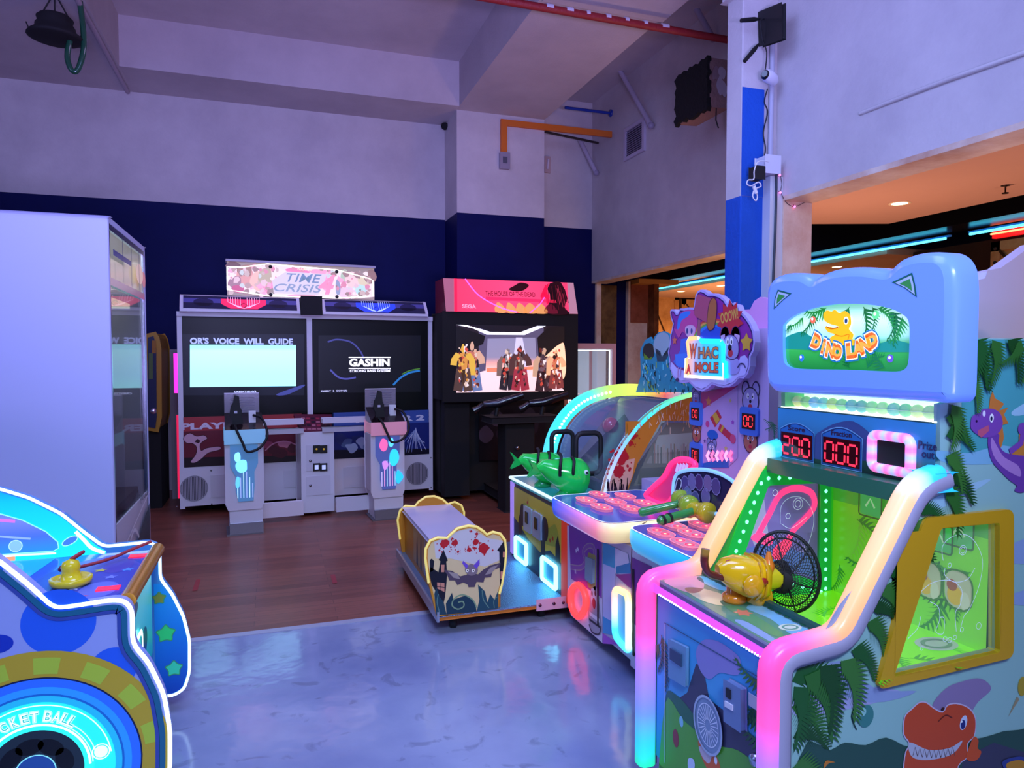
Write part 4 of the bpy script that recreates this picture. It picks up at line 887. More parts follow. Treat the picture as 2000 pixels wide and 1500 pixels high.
for x, y, r in ((405, 530, 34), (480, 525, 24), (585, 575, 18), (635, 520, 22), (690, 565, 40), (600, 440, 8), (640, 460, 12), (505, 590, 10)): splat(b, pp, Zq((x, y))[0], r / 3.75 * .0028, .0018 + x * 1e-7, 'c82028')
blk = '181420'
b.poly(pp, Zq((296, 760), (300, 700), (360, 740), (375, 660), (362, 650), (398, 575), (430, 655), (418, 662), (425, 760), (410, 920), (400, 960), (340, 880), (310, 830)), .002, PRINT, blk)
b.poly(pp, Zq((298, 650), (312, 640), (330, 660), (322, 730), (300, 740)), .002, PRINT, blk)
b.poly(pp, Zq((790, 580), (820, 540), (848, 500), (852, 640), (836, 800), (812, 880), (808, 700), (806, 590)), .002, PRINT, blk)
for wq in ([(378, 685), (405, 685), (402, 740), (382, 740)], [(350, 815), (405, 820), (405, 885), (352, 860)], [(833, 590), (848, 590), (845, 630), (832, 630)], [(815, 735), (832, 735), (828, 790), (815, 790)]): b.poly(pp, Zq(*wq), .0024, PRINT, 'd88c70')
b.line(pp, Zq((378, 820), (378, 870)), .003, .0027, blk); b.line(pp, Zq((350, 845), (405, 852)), .003, .0027, blk)
for k, base in enumerate(([(345, 1055), (330, 900), (345, 850), (370, 920), (400, 960), (420, 1050)], [(420, 1050), (415, 970), (460, 890), (470, 940), (560, 910), (630, 960), (640, 1030)], [(640, 1030), (660, 940), (650, 830), (700, 880), (720, 960), (740, 900), (770, 940), (800, 870), (798, 1005)])): b.poly(pp, Zq(*base), .0021 + k * 1e-4, PRINT, ('20424e', '1c3a48', '244a56')[k])
b.line(pp, cr(Zq((640, 1000), (610, 940), (540, 905), (480, 930), (460, 980), (500, 1010), (545, 990), (540, 955), (505, 960)), 5, False), .007, .003, '88a078')
b.line(pp, cr(Zq((370, 1040), (350, 960), (360, 900)), 5, False), .005, .003, '5a8078'); b.line(pp, cr(Zq((730, 1000), (690, 940), (680, 870)), 5, False), .005, .003, '6a8a78'); b.line(pp, cr(Zq((770, 1000), (765, 950), (790, 920)), 5, False), .004, .003, '6a8a78')
wing = Zq((560, 760), (520, 770), (460, 730), (400, 722), (425, 760), (440, 800), (480, 800), (500, 835), (540, 815), (575, 830), (580, 850), (625, 848), (640, 810), (690, 815), (700, 780), (745, 775), (760, 725), (810, 705), (815, 670), (740, 690), (690, 720), (650, 755), (600, 745))
b.poly(pp, wing, .0032, PRINT, '5a4654'); b.poly(pp, Zq((430, 735), (500, 750), (520, 790), (470, 780)), .0034, PRINT, 'a8948c'); b.poly(pp, Zq((740, 705), (800, 685), (745, 750), (700, 760)), .0034, PRINT, 'a08c88')
b.poly(pp, cr(Zq((560, 740), (558, 705), (600, 680), (645, 705), (642, 745), (600, 765)), 4), .0036, PRINT, '8a7478')
b.poly(pp, Zq((565, 715), (535, 675), (540, 655), (580, 690)), .0038, PRINT, '7850c0'); b.poly(pp, Zq((615, 692), (660, 643), (662, 680), (640, 715)), .0038, PRINT, '7850c0')
for x in (572, 615): b.poly(pp, ell(Zq((x, 728))[0], .0085), .004, PRINT, 'fff0e0'); b.poly(pp, ell(Zq((x + 1, 728))[0], .004), .0042, PRINT, '201018')
b.build('bat_artwork', ob)
MB().tube([pq.at(p, -.0) for p in NB[1:-1]], .0075, mat('edge_piping', .35, emis=.35), 'f8e078', n=6).build('edge_piping', ob)
pF = PY(4.93); fb = z5([(118, 745), (80, 500), (62, 360), (80, 290), (118, 254), (188, 258), (215, 225), (270, 188), (330, 184), (390, 206), (430, 242), (480, 226), (530, 252), (549, 300), (545, 480), (510, 700), (500, 760)])
FB = pF.Q(fb); o2 = MB().prism(pF, FB, -.028, 0, PAINT, 'c8821c').build('end_board', Z)
MB().tube([pF.at(p, 0) for p in FB[1:-1]], .008, mat('edge_piping', .35, emis=.35), 'f8e078', n=6).build('edge_piping', o2)
# seat box with painted outer side and pale seat top
xs = .88
SB = MB().box((xs, 3.67, .11), (1.185, 4.93, .40), PAINT, 'c07a18').build('seat_box', Z)
b = MB(); ps = PX(xs); b.poly(ps, [(-4.6, .15), (-3.7, .15), (-3.7, .38), (-4.6, .38)], .002, PRINT, 'a88850')
for k in range(7):
    u = -4.5 + .12 * k; b.poly(ps, [(u, .15), (u + .05, .15), (u + .045, .26 + .06 * (k % 2)), (u + .03, .33 + .04 * (k % 3)), (u + .005, .28)], .0024, PRINT, ('1c1822', '283a48', '98a0b8')[k % 3])
b.build('side_artwork', SB)
MB().box((xs - .01, 3.672, .40), (1.2, 4.925, .43), mat('pale_seat', .3), 'd4cce0').build('seat', Z, bevel=.01)
# cabinet
XC = 1.575; px_ = PX(XC); YL, YR = 4.62, 3.60
MB().box((XC, YR, .1), (2.9, YL, .63), PAINT, '383040').build('cabinet', Z)
b = MB().pbox(px_, (-YL, .13), (-YL + .06, .63), 0, .012, mat('lit_post', .4, emis=.5), 'b090f0'); b.build('corner_light', Z)
AR = MB(); L = -YL + .06; Rr = -YR - .12
AR.pbox(px_, (L, .14), (Rr, .60), 0, .006, PRINT, 'd4bc38')
def c_(x, y): return (L + (Rr - L) * x, .14 + .46 * y)
AR.poly(px_, [c_(.0, 0), c_(1, 0), c_(1, .35), c_(.8, .42), c_(.6, .3), c_(.35, .36), c_(.12, .5), c_(0, .55)], .0066, PRINT, '163848')
AR.poly(px_, cr([c_(.15, .6), c_(.25, .85), c_(.55, .8), c_(.75, .7), c_(.9, .8), c_(.95, .55), c_(.6, .45), c_(.3, .5)], 4), .0068, PRINT, 'a4ac38')
for x in (.12, .62, .9): AR.poly(px_, [c_(x, .3), c_(x + .08, .3), c_(x + .08, .55), c_(x + .04, .68), c_(x, .55)], .007, PRINT, '141020')
for x, y in ((.33, .88), (.85, .6), (.8, .55)): splat(AR, px_, c_(x, y), .012, .0073, 'c02020', 5)
for x in (.22, .70): AR.poly(px_, ell(c_(x, .66), .055, .075), .0076, PRINT, '181428')
AR.build('front_artwork', Z)
for k, x in enumerate((.36, .56)):
    d = MB().pbox(px_, c_(x - .08, .48), c_(x + .08, .82), .006, .02, mat('shiny_door', .2, .4), 'b8c8e0').build('coin_door', Z, bevel=.003)
    MB().pbox(px_, c_(x - .03, .6), c_(x + .03, .76), .02, .026, CHROME, '50607a').build('coin_slot', d)
for qd in ([(1012, 1051), (1032, 1059), (1033, 1108), (1012, 1096)], [(1064, 1090), (1088, 1101), (1091, 1154), (1065, 1141)]):
    Qd = px_.Q(qd); u0 = min(p[0] for p in Qd); u1 = max(p[0] for p in Qd); v0 = min(p[1] for p in Qd) + .035; v1 = max(p[1] for p in Qd) - .01
    b = MB(); b.tube([px_.at(p, .018) for p in rrect((u0, v0), (u1, v1), .015, 3)], .013, E(4), '78e4ff', n=6, closed=True); b.pbox(px_, (u0, v0), (u1, v1), .006, .01, mat('lit_door', .3, emis=.4), '2890c0'); b.build('lit_return_frame', Z)
MB().pbox(px_, (-YR - .11, .1), (-YR, .63), 0, .01, mat('red_panel', .35, emis=.25), 'e03818').build('red_panel', Z)
b = MB(); b.pbox(PZ(.63), (XC - .01, YR), (2.9, YL), 0, .03, mat('lit_deck', .12, emis=.28), '3098a0'); dk = PZ(.66)
for k in range(9): b.poly(dk, cr([(XC + .1 + .03 * k + .07 * math.cos(t) * random.uniform(.4, 1.2), 3.8 + .1 * k + .06 * math.sin(t)) for t in [j * .9 for j in range(7)]], 3), .001 + k * 1e-4, PRINT, random.choice(['284830', 'a8b848', '205060', '60c8b8', '302038']))
b.build('deck', Z)
MB().tube([(XC - .012, YR + .01, .655), (XC - .012, YL, .655), (XC + .4, YL + .005, .655)], .011, mat('lit_piping', .3, emis=.9), 'e0f8ff', n=6).build('deck_light', Z)
# glowing arches
pn3 = PY(3.62)
nearc = cr(pn3.Q([(1178, 968), (1187, 930), (1206, 886), (1232, 846), (1266, 810), (1305, 784), (1352, 768), (1400, 762), (1450, 765)]), 5, False)
farc_o = cr(PY(4.6).Q([(1063, 893), (1073, 852), (1092, 815), (1118, 786), (1150, 766), (1190, 754), (1235, 750), (1290, 754), (1345, 765)]), 5, False)
RB = [(0, '58d8ff'), (.3, '30d8e8'), (.5, '50e8c0'), (.62, 'b8f060'), (.8, 'e8f060'), (.9, 'f06858'), (1, '40d8f0')]
def arch(pl, pts, wd, dp, name, em, stops, wi=None):
    inn = []
    for i, p in enumerate(pts):
        a, b_ = V(pts[max(0, i - 1)]), V(pts[min(len(pts) - 1, i + 1)]); d = (b_ - a).normalized(); inn.append((p[0] + d.y * wd, p[1] - d.x * wd))
    b = MB(); n = len(pts); cf = lambda i, j: ramp(stops, j / (n - 1))
    b.grid([[pl.at(p, 0) for p in pts], [pl.at(p, 0) for p in inn]], E(em), cf=cf, sm=False)
    b.grid([[pl.at(p, -dp) for p in pts], [pl.at(p, 0) for p in pts]], E(em), cf=cf, sm=True); b.grid([[pl.at(p, 0) for p in inn], [pl.at(p, -dp) for p in inn]], E(em * .7), cf=cf, sm=True)
    b.build(name, Z); return inn
inn = arch(PY(4.6), farc_o, .085, .05, 'rainbow_arch', .95, RB)
b = MB()
for i in range(0, 26): 
    p = farc_o[i]; a, c2 = V(farc_o[max(0, i - 1)]), V(farc_o[i + 1]); d = (c2 - a).normalized(); b.ball(PY(4.6).at((p[0] + d.y * .045, p[1] - d.x * .045), .004), .011, E(2.4), ramp([(0, 'b0f8ff'), (.6, 'c0ffff'), (1, 'f8ffd0')], i / 26), 6)
b.build('arch_bulbs', Z)
arch(pn3, nearc, .022, .04, 'near_arch_edge', 1.0, [(0, 'c0c8e8'), (.25, '90b0e8'), (.45, '38d0f0'), (.65, '60e8b0'), (.85, 'c8f050'), (1, 'd8f868')])
side = nearc + [(nearc[-1][0], .64), (nearc[0][0], .64)]
wnd = pn3.Q([(1292, 822), (1420, 822), (1420, 985), (1226, 962), (1246, 905)])
b = MB(); b.prism(pn3.off(-.004), side, -.03, 0, PAINT, 'd07c20', holes=[wnd[::-1]])
S_ = MB
b.build('arch_side', Z)
sd = [o for o in bpy.data.objects if o.name.startswith('arch_side')][-1]
b = MB(); ps3 = pn3.off(-.003)
b.poly(ps3, ps3.Q([(1180, 966), (1190, 930), (1206, 892), (1215, 900), (1240, 895), (1235, 930), (1222, 960)]), .001, PRINT, 'e8a888')
for x, y, r in ((1213, 892, 15), (1208, 920, 12), (1236, 850, 8), (1232, 866, 5)): splat(b, ps3, ps3.q(x, y), r * .0030, .002 + x * 1e-7, 'c01c20', 12)
for k in range(16): x = 1185 + k * 2.6; b.line(ps3, ps3.Q([(x, 962), (x + random.uniform(-5, 5), 962 - random.uniform(8, 30))]), .006, .0035, '301410')
for k in range(90):
    x, y = random.uniform(1225, 1345), random.uniform(775, 835)
    if (x - 1352) ** 2 / 165 ** 2 + (y - 968) ** 2 / 195 ** 2 < .96: b.line(ps3, ps3.Q([(x, y), (x + random.uniform(-3, 3), y + random.uniform(4, 14))]), .004, .003 + k * 1e-6, random.choice(['e8b890', 'f0d0b0', 'b8885a', 'd8a878']))
b.build('splatter_artwork', sd)
b = MB(); b.poly(pn3, wnd, -.02, GLASS, 'd8e8e0'); b.build('side_window', Z)
# screen inside, sloping back, and curved clear canopy
b = MB(); s0, s1 = V((1.95, 3.72, .72)), V((1.95, 4.5, .72)); s2, s3 = V((2.35, 4.5, 1.2)), V((2.35, 3.72, 1.2))
b.box((1.9, 3.66, .66), (2.9, 4.56, .72), MATTE, '4a4c60'); b.box((2.5, 3.7, .72), (2.55, 4.56, 1.2), MATTE, '8888a8').prism(PY(4.54), inn + [(inn[-1][0], .72), (inn[0][0], .72)], -.02, 0, MATTE, '7078a0'); b.build('canopy_interior', Z)
b = MB(); b.face([s1, s0, s3, s2], mat('dark_game_screen', .2, emis=.08), '6a6870')
pz = Pl(s1, s0 - s1, s2 - s1); b.poly(pz, [(.05, .02), (.55, .0), (.35, .45), (.22, .5)], .003, mat('dark_game_screen', .2, emis=.08), '1c1a22'); b.poly(pz, [(.5, .3), (.75, .3), (.75, .5), (.5, .5)], .003, mat('dark_game_screen', .2, emis=.08), '98a890')
b.build('screen', Z)
b = MB(); b.ball((2.2, 4.35, 1.02), .06, GLOSS, 'b04860', 12); b.build('score_dome', Z)
pk = PY(3.64)
b = MB(); rows = [[PY(4.55).at(p) for p in inn], [V((pn3.at(p).x, 3.66, pn3.at(p).z)) for p in nearc]]; b.grid(rows, mat('clear_canopy', .04, alpha=.13, spec=.8), 'c8d0e8'); b.build('clear_canopy', Z)
b = MB(); PW = PY(3.75);  # town reflected in the side window, painted on a sheet behind the glass
b.poly(PW, PW.Q([(1232, 960), (1292, 826), (1352, 826), (1352, 960)]), 0, mat('print_behind_glass', .5, emis=.1), '686858')
b.poly(PW, PW.Q([(1285, 850), (1352, 845), (1352, 880), (1275, 885)]), .001, mat('print_behind_glass', .5, emis=.1), 'a8b4b0'); b.poly(PW, PW.Q([(1270, 890), (1352, 885), (1352, 905), (1262, 905)]), .0012, mat('print_behind_glass', .5, emis=.1), '8a8c80')
b.poly(PW, PW.Q([(1250, 915), (1352, 908), (1352, 940), (1245, 945)]), .0012, mat('print_behind_glass', .5, emis=.1), '3a4030')
for k in range(24): x = 1275 + k * 3.2; b.line(PW, PW.Q([(x, 905), (x, 880 - random.uniform(0, 14))]), .008, .002, random.choice(['c8c0a8', '90885c', 'a87860', '5c6a50']))
b.build('printed_backdrop', Z)
# header figure board behind the arch : a pale ghoul over blue scribbles
pb = PX(2.45); hz = lambda pts: [(1130 + x / 5, 500 + y / 5) for x, y in pts]
ol = pb.Q(hz([(610, 1160), (600, 950), (610, 900), (650, 820), (700, 790), (718, 850), (740, 790), (780, 745), (830, 735), (880, 760), (900, 820), (890, 1000), (960, 1150), (1100, 1240), (1150, 1330), (560, 1330)]))
b = MB(); b.prism(pb, ol, -.015, 0, PAINT, '2a98b8'); Pb = lambda *p: pb.Q(hz(p))
b.poly(pb, cr(Pb((740, 930), (735, 850), (770, 770), (830, 745), (880, 775), (892, 860), (870, 950), (800, 1010)), 4), .001, PRINT, 'a8c0d0')
b.poly(pb, Pb((752, 900), (800, 930), (815, 985), (880, 890), (885, 960), (840, 1030), (770, 1030)), .0016, PRINT, '28405a')
for sg, x in ((1, 785), (-1, 850)): b.line(pb, Pb((x - 22 * sg, 935), (x + 12 * sg, 965)), .018, .002, '101c2c')
b.poly(pb, cr(Pb((630, 970), (640, 880), (690, 850), (730, 880), (735, 980), (680, 1010)), 4), .001, PRINT, '281420'); b.poly(pb, Pb((640, 950), (690, 1000), (720, 980), (715, 1010), (640, 1010)), .0015, PRINT, '70a020')
for k in range(110):
    x = random.uniform(620, 1080); y = random.uniform(1010, 1310)
    if y > 1000 + (x - 880) * .7: b.line(pb, Pb((x, y), (x + random.uniform(-25, 25), y + random.uniform(20, 60))), .012, .001 + k * 1e-5, random.choice(['102838', '70e0f0', '20b0d0', '081420', 'a0d8e0', '108090', 'a8c850']))
b.build('figure_board', Z)
# the two green blaster guns with black frames
def blaster(cx, cy, yy, s, lab):
    pl = PY(yy); o = pl.P(cx, cy); g = thing('fish_blaster', (o.x, yy, .66), lab, 'toy gun', 'green fish blasters on the ride deck')
    prof = [(-.26, .07, .03), (-.22, .09, .06), (-.15, .06, .09), (-.05, .03, .13), (.03, .0, .165), (.1, -.02, .17), (.17, -.035, .14), (.22, -.04, .04)]
    pth = [o + V((x * s, 0, z * s)) for x, z, r in prof]
    MB().tube(pth, [r * s for _, _, r in prof], GLOSS, '20e050', n=14, up=(0, 1, 0)).build('fish_body', g)
    MB().prism(pl, [(o.x - .24 * s, o.z + .05 * s), (o.x - .33 * s, o.z + .14 * s), (o.x - .3 * s, o.z + .08 * s), (o.x - .34 * s, o.z + .01 * s)], -.012, .012, GLOSS, '20c050').build('tail_fin', g, bevel=.004)
    st = MB().lathe((o.x + .0, yy, .662), (0, 0, 1), [(.001, 0), (.085 * s, 0), (.09 * s, .012), (.06 * s, .03), (.04 * s, .05), (.042 * s, max(.06, o.z - .66 - .02))], GLOSS, '20b860', 18); st.build('stand', g)
    MB().ball(o + V((.13 * s, -.15 * s, .04 * s)), .016, GLOSS, 'e8f0e8', 8).ball(o + V((.13 * s, -.168 * s, .04 * s)), .009, GLOSS, '081010', 8).build('eye', g)
    for dx, dz in ((-.1, .02), (.02, -.02)): MB().tube(cr([o + V((dx * s, -.12 * s, dz * s)), o + V(((dx - .01) * s, -.15 * s, (dz + .08) * s)), o + V(((dx + .01) * s, -.12 * s, (dz + .16) * s)), o + V(((dx + .03) * s, -.02, (dz + .18) * s))], 5, False), .014 * s, RUB, '101014', n=8).build('handle', g)
    r0 = pl.q(cx, cy); rr = rrect((r0[0] + .1 * s, r0[1] + .0 * s), (r0[0] + .34 * s, r0[1] + .36 * s), .06 * s, 3)
    MB().tube([pl.at(p, -.0) for p in rr], .016, RUB, '0c0c10', n=6, closed=True).build('sight_frame', g)
blaster(1060, 912, 4.2, .62, 'green fish blaster nearer the corner, the farther one on the ride deck')
blaster(1104, 928, 3.83, .68, 'green fish blaster with black sight frame, the nearer one on the ride deck')
# ---------------------------------------------------------------- hammer game with two pads and a cloud sign
Wt = thing('hammer_game', (2.1, 2.9, 0), 'pink and lavender two-player hammer game with a cloud-shaped lit sign and score tower', 'arcade machine')
XF = 1.56
MB().box((XF, 2.24, .09), (2.6, 3.56, .62), PAINT, 'c8c0d8').build('cabinet', Wt)
fx = PX(XF); F3 = lambda *p: fx.Q(p)
z1p = lambda pts: [(980 + x / 2.5864, 720 + y / 2.5862) for x, y in pts]
W1 = lambda *p: fx.Q(z1p(p))
b = MB()
b.poly(fx, W1((332, 790), (510, 870), (510, 1385), (350, 1245), (335, 1180)), .002, PRINT, 'dcd0e4')
b.poly(fx, W1((340, 775), (500, 855), (500, 1150), (352, 1060)), .003, PRINT, '8c3ca8'); b.poly(fx, W1((500, 870), (508, 872), (508, 1160), (500, 1155)), .003, PRINT, '8c3ca8')
sc1 = cr(W1((350, 1000), (400, 1005), (425, 975), (415, 925), (440, 895), (468, 905), (470, 960)), 5, False)
b.line(fx, sc1, .03, .0035, 'b898a0'); b.line(fx, sc1, .02, .0038, '9858a8')
b.poly(fx, rnd(W1((437, 925), (482, 945), (478, 1130), (436, 1100)), .02, 3), .004, PRINT, 'b0a060')
b.line(fx, W1((375, 1015), (376, 1035)), .02, .004, 'c0a8d0')
for x, y in ((388, 912), (380, 920)): b.poly(fx, star(W1((x, y))[0], .016), .004, PRINT, 'e8d8f0')
# cartoon mouse with a striped scarf
b.poly(fx, cr(W1((455, 1120), (480, 1100), (490, 1150), (500, 1230), (508, 1330), (480, 1340), (448, 1300), (440, 1200)), 3), .004, PRINT, 'a098a8'); b.poly(fx, ell(W1((465, 1150))[0], .03, .045), .0045, PRINT, 'd8d0dc')
b.poly(fx, ell(W1((470, 1185))[0], .02, .028), .005, PRINT, 'a02840'); b.line(fx, W1((448, 1235), (500, 1275)), .02, .005, 'e0d8e4'); b.line(fx, W1((446, 1265), (500, 1305)), .012, .005, '201828'); b.line(fx, cr(W1((445, 1290), (460, 1330), (495, 1340), (505, 1300)), 4, False), .008, .005, '281c30')
for x in (460, 476): b.poly(fx, ell(W1((x, 1135))[0], .008, .014), .005, PRINT, '181018')
b.poly(fx, W1((512, 875), (640, 935), (655, 1040), (512, 985)), .002, PRINT, '48a8d0')
b.poly(fx, W1((512, 985), (575, 1010), (575, 1290), (512, 1250)), .002, PRINT, 'c8c4ec'); b.poly(fx, W1((512, 1250), (580, 1290), (580, 1350), (512, 1335)), .0021, PRINT, '38a0d8'); b.poly(fx, W1((510, 1335), (600, 1395), (512, 1388)), .0024, PRINT, 'b050c8')
b.poly(fx, W1((575, 905), (640, 935), (655, 1060), (575, 1030)), .0026, PRINT, 'e0d8f0'); b.poly(fx, W1((580, 1000), (650, 980), (655, 1035), (580, 1035)), .003, PRINT, '3088c0'); b.poly(fx, W1((575, 1040), (655, 1035), (655, 1110), (640, 1100)), .003, PRINT, 'a03890')
b.poly(fx, W1((655, 950), (760, 1000), (760, 1560), (655, 1490)), .002, PRINT, '7a3090'); b.poly(fx, W1((655, 1280), (760, 1350), (760, 1590), (652, 1500)), .0024, PRINT, 'c8c0d8')
b.line(fx, cr(W1((668, 1300), (660, 1380), (675, 1440), (690, 1490)), 4, False), .008, .004, '281c30')
b.build('front_artwork', Wt)
for x, a_, c_2 in ((490, 910, 1300), (669, 1012, 1450)):
    b = MB(); b.line(fx, W1((x, a_), (x + 1, c_2)), .018, .006, '0c0a10', RUB); b.build('black_gap', Wt)
d = W1((440, 950), (475, 965), (472, 1085), (438, 1060)); b = MB(); b.prism(fx, d, 0, .02, mat('shiny_door', .2, .4), 'a8b8d0'); b.build('coin_door', Wt, bevel=.003)
b = MB(); o = W1((402, 1165))[0]; R1 = cr(W1((402, 1090), (436, 1130), (440, 1200), (404, 1250), (370, 1200), (368, 1120)), 5); b.tube([fx.at(p, .02) for p in R1], .018, E(1.8), 'ff3838', n=8, closed=True); b.build('ring_light', Wt)
b = MB(); R2 = rnd(W1((584, 1105), (655, 1140), (655, 1420), (640, 1412), (586, 1350)), .04, 4)
b.tube([fx.at(p, .015) for p in R2], .016, E(1.5), 'f0c890', n=8, closed=True, cf=lambda i, j: ramp([(0, 'ffb0a0'), (.3, 'f8e080'), (.5, '50e8ff'), (1, '40d0f8')], (i % len(R2)) / len(R2))); b.poly(fx, R2, .004, mat('lit_door', .3, emis=.4), '58a8d8'); b.build('lit_return_frame', Wt)
# pads
def pad(xa, ya, yb, zt, stops, btn, lab):
    ol = rnd([(xa, ya), (2.0, ya), (2.0, yb), (xa, yb)], .09, 5); n = len(ol)
    b = MB(); pz = PZ(zt)
    b.prism(pz, ol, -.01, 0, mat('blue_pad', .15), '5060b8'); p = b.build('hammer_pad', Wt)
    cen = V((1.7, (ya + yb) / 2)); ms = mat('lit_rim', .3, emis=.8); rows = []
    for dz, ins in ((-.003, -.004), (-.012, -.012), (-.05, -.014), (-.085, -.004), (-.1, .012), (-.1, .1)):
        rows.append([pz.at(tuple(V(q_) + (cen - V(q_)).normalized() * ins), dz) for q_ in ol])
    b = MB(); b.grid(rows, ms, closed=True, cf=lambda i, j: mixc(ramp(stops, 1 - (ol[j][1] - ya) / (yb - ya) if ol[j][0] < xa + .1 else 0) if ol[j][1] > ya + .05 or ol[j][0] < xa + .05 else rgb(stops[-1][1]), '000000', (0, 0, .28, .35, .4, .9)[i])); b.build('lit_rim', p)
    b = MB(); b.line(pz, inset(ol, -.002), .008, .001, 'e8e8ff', E(.9), closed=True); b.build('edge_line', p)
    for x, y in btn:
        c = pz.q(x, y); r = .04; L2 = .045
        hx = rnd([(c[0] - .02, c[1] - L2 - .035), (c[0] + .02, c[1] - L2 - .035), (c[0] + r, c[1] - L2), (c[0] + r, c[1] + L2), (c[0] + .02, c[1] + L2 + .035), (c[0] - .02, c[1] + L2 + .035), (c[0] - r, c[1] + L2), (c[0] - r, c[1] - L2)], .015, 2)
        k = MB().prism(pz, hx, 0, .012, mat('pink_button', .2, emis=.4), 'd07090'); q_ = inset(hx, .008); k.poly(pz, q_, .0125, mat('pink_button', .2, emis=.4), 'd88098'); k.line(pz, hx, .005, .0132, 'ff8090', E(.9), closed=True)
        bt = k.build('mole_button', p)
        for s in (-1, 1):
            b = MB(); o = (c[0], c[1] + s * L2 * .75); b.line(pz, ell(o, .017, n=12), .006, .0145, 'ff2850', E(1.8), closed=True); b.poly(pz, ell(o, .006, n=8), .0145, E(2), 'ffe0a0'); b.build('button_lamp', bt)
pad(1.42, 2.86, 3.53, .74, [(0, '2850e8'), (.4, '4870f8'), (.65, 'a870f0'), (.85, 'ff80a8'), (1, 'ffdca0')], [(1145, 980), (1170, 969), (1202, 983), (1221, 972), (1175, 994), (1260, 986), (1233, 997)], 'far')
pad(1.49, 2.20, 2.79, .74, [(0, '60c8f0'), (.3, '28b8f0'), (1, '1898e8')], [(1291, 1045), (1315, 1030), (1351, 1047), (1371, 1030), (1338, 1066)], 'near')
# upright, score columns, pink screen and oval prize window
MB().box((2.0, 2.24, .62), (2.6, 3.56, .80), PAINT, 'b0a8d0').build('rear_deck', Wt)
xt = 2.05; tx = PX(xt); TQ = lambda *p: tx.Q(p)
c1, c2 = tx.q(1355, 900), tx.q(1500, 900)
MB().box((xt, -c2[0], .80), (2.4, -c1[0], 1.62), PAINT, 'c8b0e0').build('tower', Wt)
z2 = lambda pts: [(1200 + x / 3.75, 540 + y / 3.75) for x, y in pts]
T2 = lambda *p: tx.Q(z2(p))
b = MB(); b.poly(tx, T2((575, 830), (635, 830), (635, 1400), (575, 1400)), .002, PRINT, '8070c0'); b.poly(tx, T2((637, 850), (905, 800), (905, 1330), (830, 1400), (637, 1400)), .002, PRINT, 'c8a8e0')
b.poly(tx, T2((637, 850), (905, 795), (905, 805), (637, 980)), .0024, PRINT, 'c03880'); b.poly(tx, T2((637, 1370), (840, 1330), (840, 1400), (637, 1400)), .0024, PRINT, '3070c8')
for x, y, r, c in ((693, 915, .028, 'd88850'), (852, 910, .012, 'd8c880'), (820, 1260, .016, 'd8c880'), (870, 1068, .014, 'a850c0'), (665, 1205, .012, '604898')): b.poly(tx, star(T2((x, y))[0], r), .003, PRINT, c)
b.poly(tx, ell(T2((685, 1080))[0], .016), .003, PRINT, 'd04890'); b.poly(tx, ell(T2((722, 1160))[0], .045, .025), .003, PRINT, '2868c8')
b.line(tx, T2((770, 1100), (870, 1190)), .035, .0034, 'c83050'); b.poly(tx, T2((705, 1035), (760, 975), (790, 1030), (740, 1105)), .0036, PRINT, 'c83048'); b.poly(tx, T2((722, 1018), (748, 992), (778, 1050), (752, 1085)), .0038, PRINT, 'd8b040'); b.poly(tx, ell(T2((872, 1190))[0], .022), .0036, PRINT, 'd85080'); b.line(tx, T2((788, 1108), (800, 1122)), .036, .0038, 'd8b040')
def mouse(mb, x, y, s, c, h=.003):
    """small round-eared mouse head printed on the tower"""
    o = T2((x, y))[0]
    for sg in (-1, 1): mb.poly(tx, ell((o[0] + sg * s * .6, o[1] + s * .85), s * .42, s * .6, n=14), h, PRINT, c); mb.line(tx, ell((o[0] + sg * s * .6, o[1] + s * .85), s * .42, s * .6, n=14), s * .1, h + 1e-4, '302048', closed=True)
    mb.poly(tx, ell(o, s * .95, s, n=18), h + 2e-4, PRINT, c); mb.line(tx, ell(o, s * .95, s, n=18), s * .1, h + 3e-4, '302048', closed=True)
    for sg in (-1, 1): mb.poly(tx, ell((o[0] + sg * s * .3, o[1] + s * .35), s * .16, s * .24, n=10), h + 4e-4, PRINT, 'f0f0ff'); mb.poly(tx, ell((o[0] + sg * s * .25, o[1] + s * .3), s * .08, n=8), h + 5e-4, PRINT, '101020')
    mb.poly(tx, ell((o[0], o[1] - s * .05), s * .14, n=8), h + 4e-4, PRINT, '181020'); mb.poly(tx, ell((o[0], o[1] - s * .45), s * .25, s * .2, n=10), h + 4e-4, PRINT, 'c83850')
mouse(b, 600, 890, .036, '8880c0'); mouse(b, 605, 1160, .04, 'b06850'); mouse(b, 715, 1270, .04, '8890c8'); mouse(b, 1000, 910, .06, 'b0a8e0'); mouse(b, 1000, 1210, .05, 'c07060')
b.build('tower_artwork', Wt)
for x0, y0, x1, y1, t in ((577, 965, 636, 1045, '00'), (577, 1265, 636, 1350, '00'), (950, 1010, 1048, 1110, '00')):
    q_ = T2((x0, y1), (x1, y0)); pd_ = .018
    b = MB().prism(tx, rrect((q_[0][0] - pd_, q_[0][1] - pd_ * 1.6), (q_[1][0] + pd_, q_[1][1] + pd_ * 1.6), .015), .0, .012, PAINT, '4878d8'); b.pbox(tx, q_[0], q_[1], .012, .014, MATTE, '280408')
    seg7(b, tx, t, (q_[0][0] + .01, q_[0][1] + .012), q_[1][0] - q_[0][0] - .02, q_[1][1] - q_[0][1] - .024, .0155, 'ff3038', E(1.6)); b.build('score_display', Wt)
b = MB()
for k in range(6):
    x = 690 + k * 33; b.line(tx, T2((x + 12, 1280), (x - 6, 1315), (x + 12, 1350)), .02, .006, 'ff70a0' if k % 2 else 'ffa0c0', E(1.3))
b.build('chevron_lights', Wt)
pk_ = mat('pink_board', .5); bx = PX(2.3)
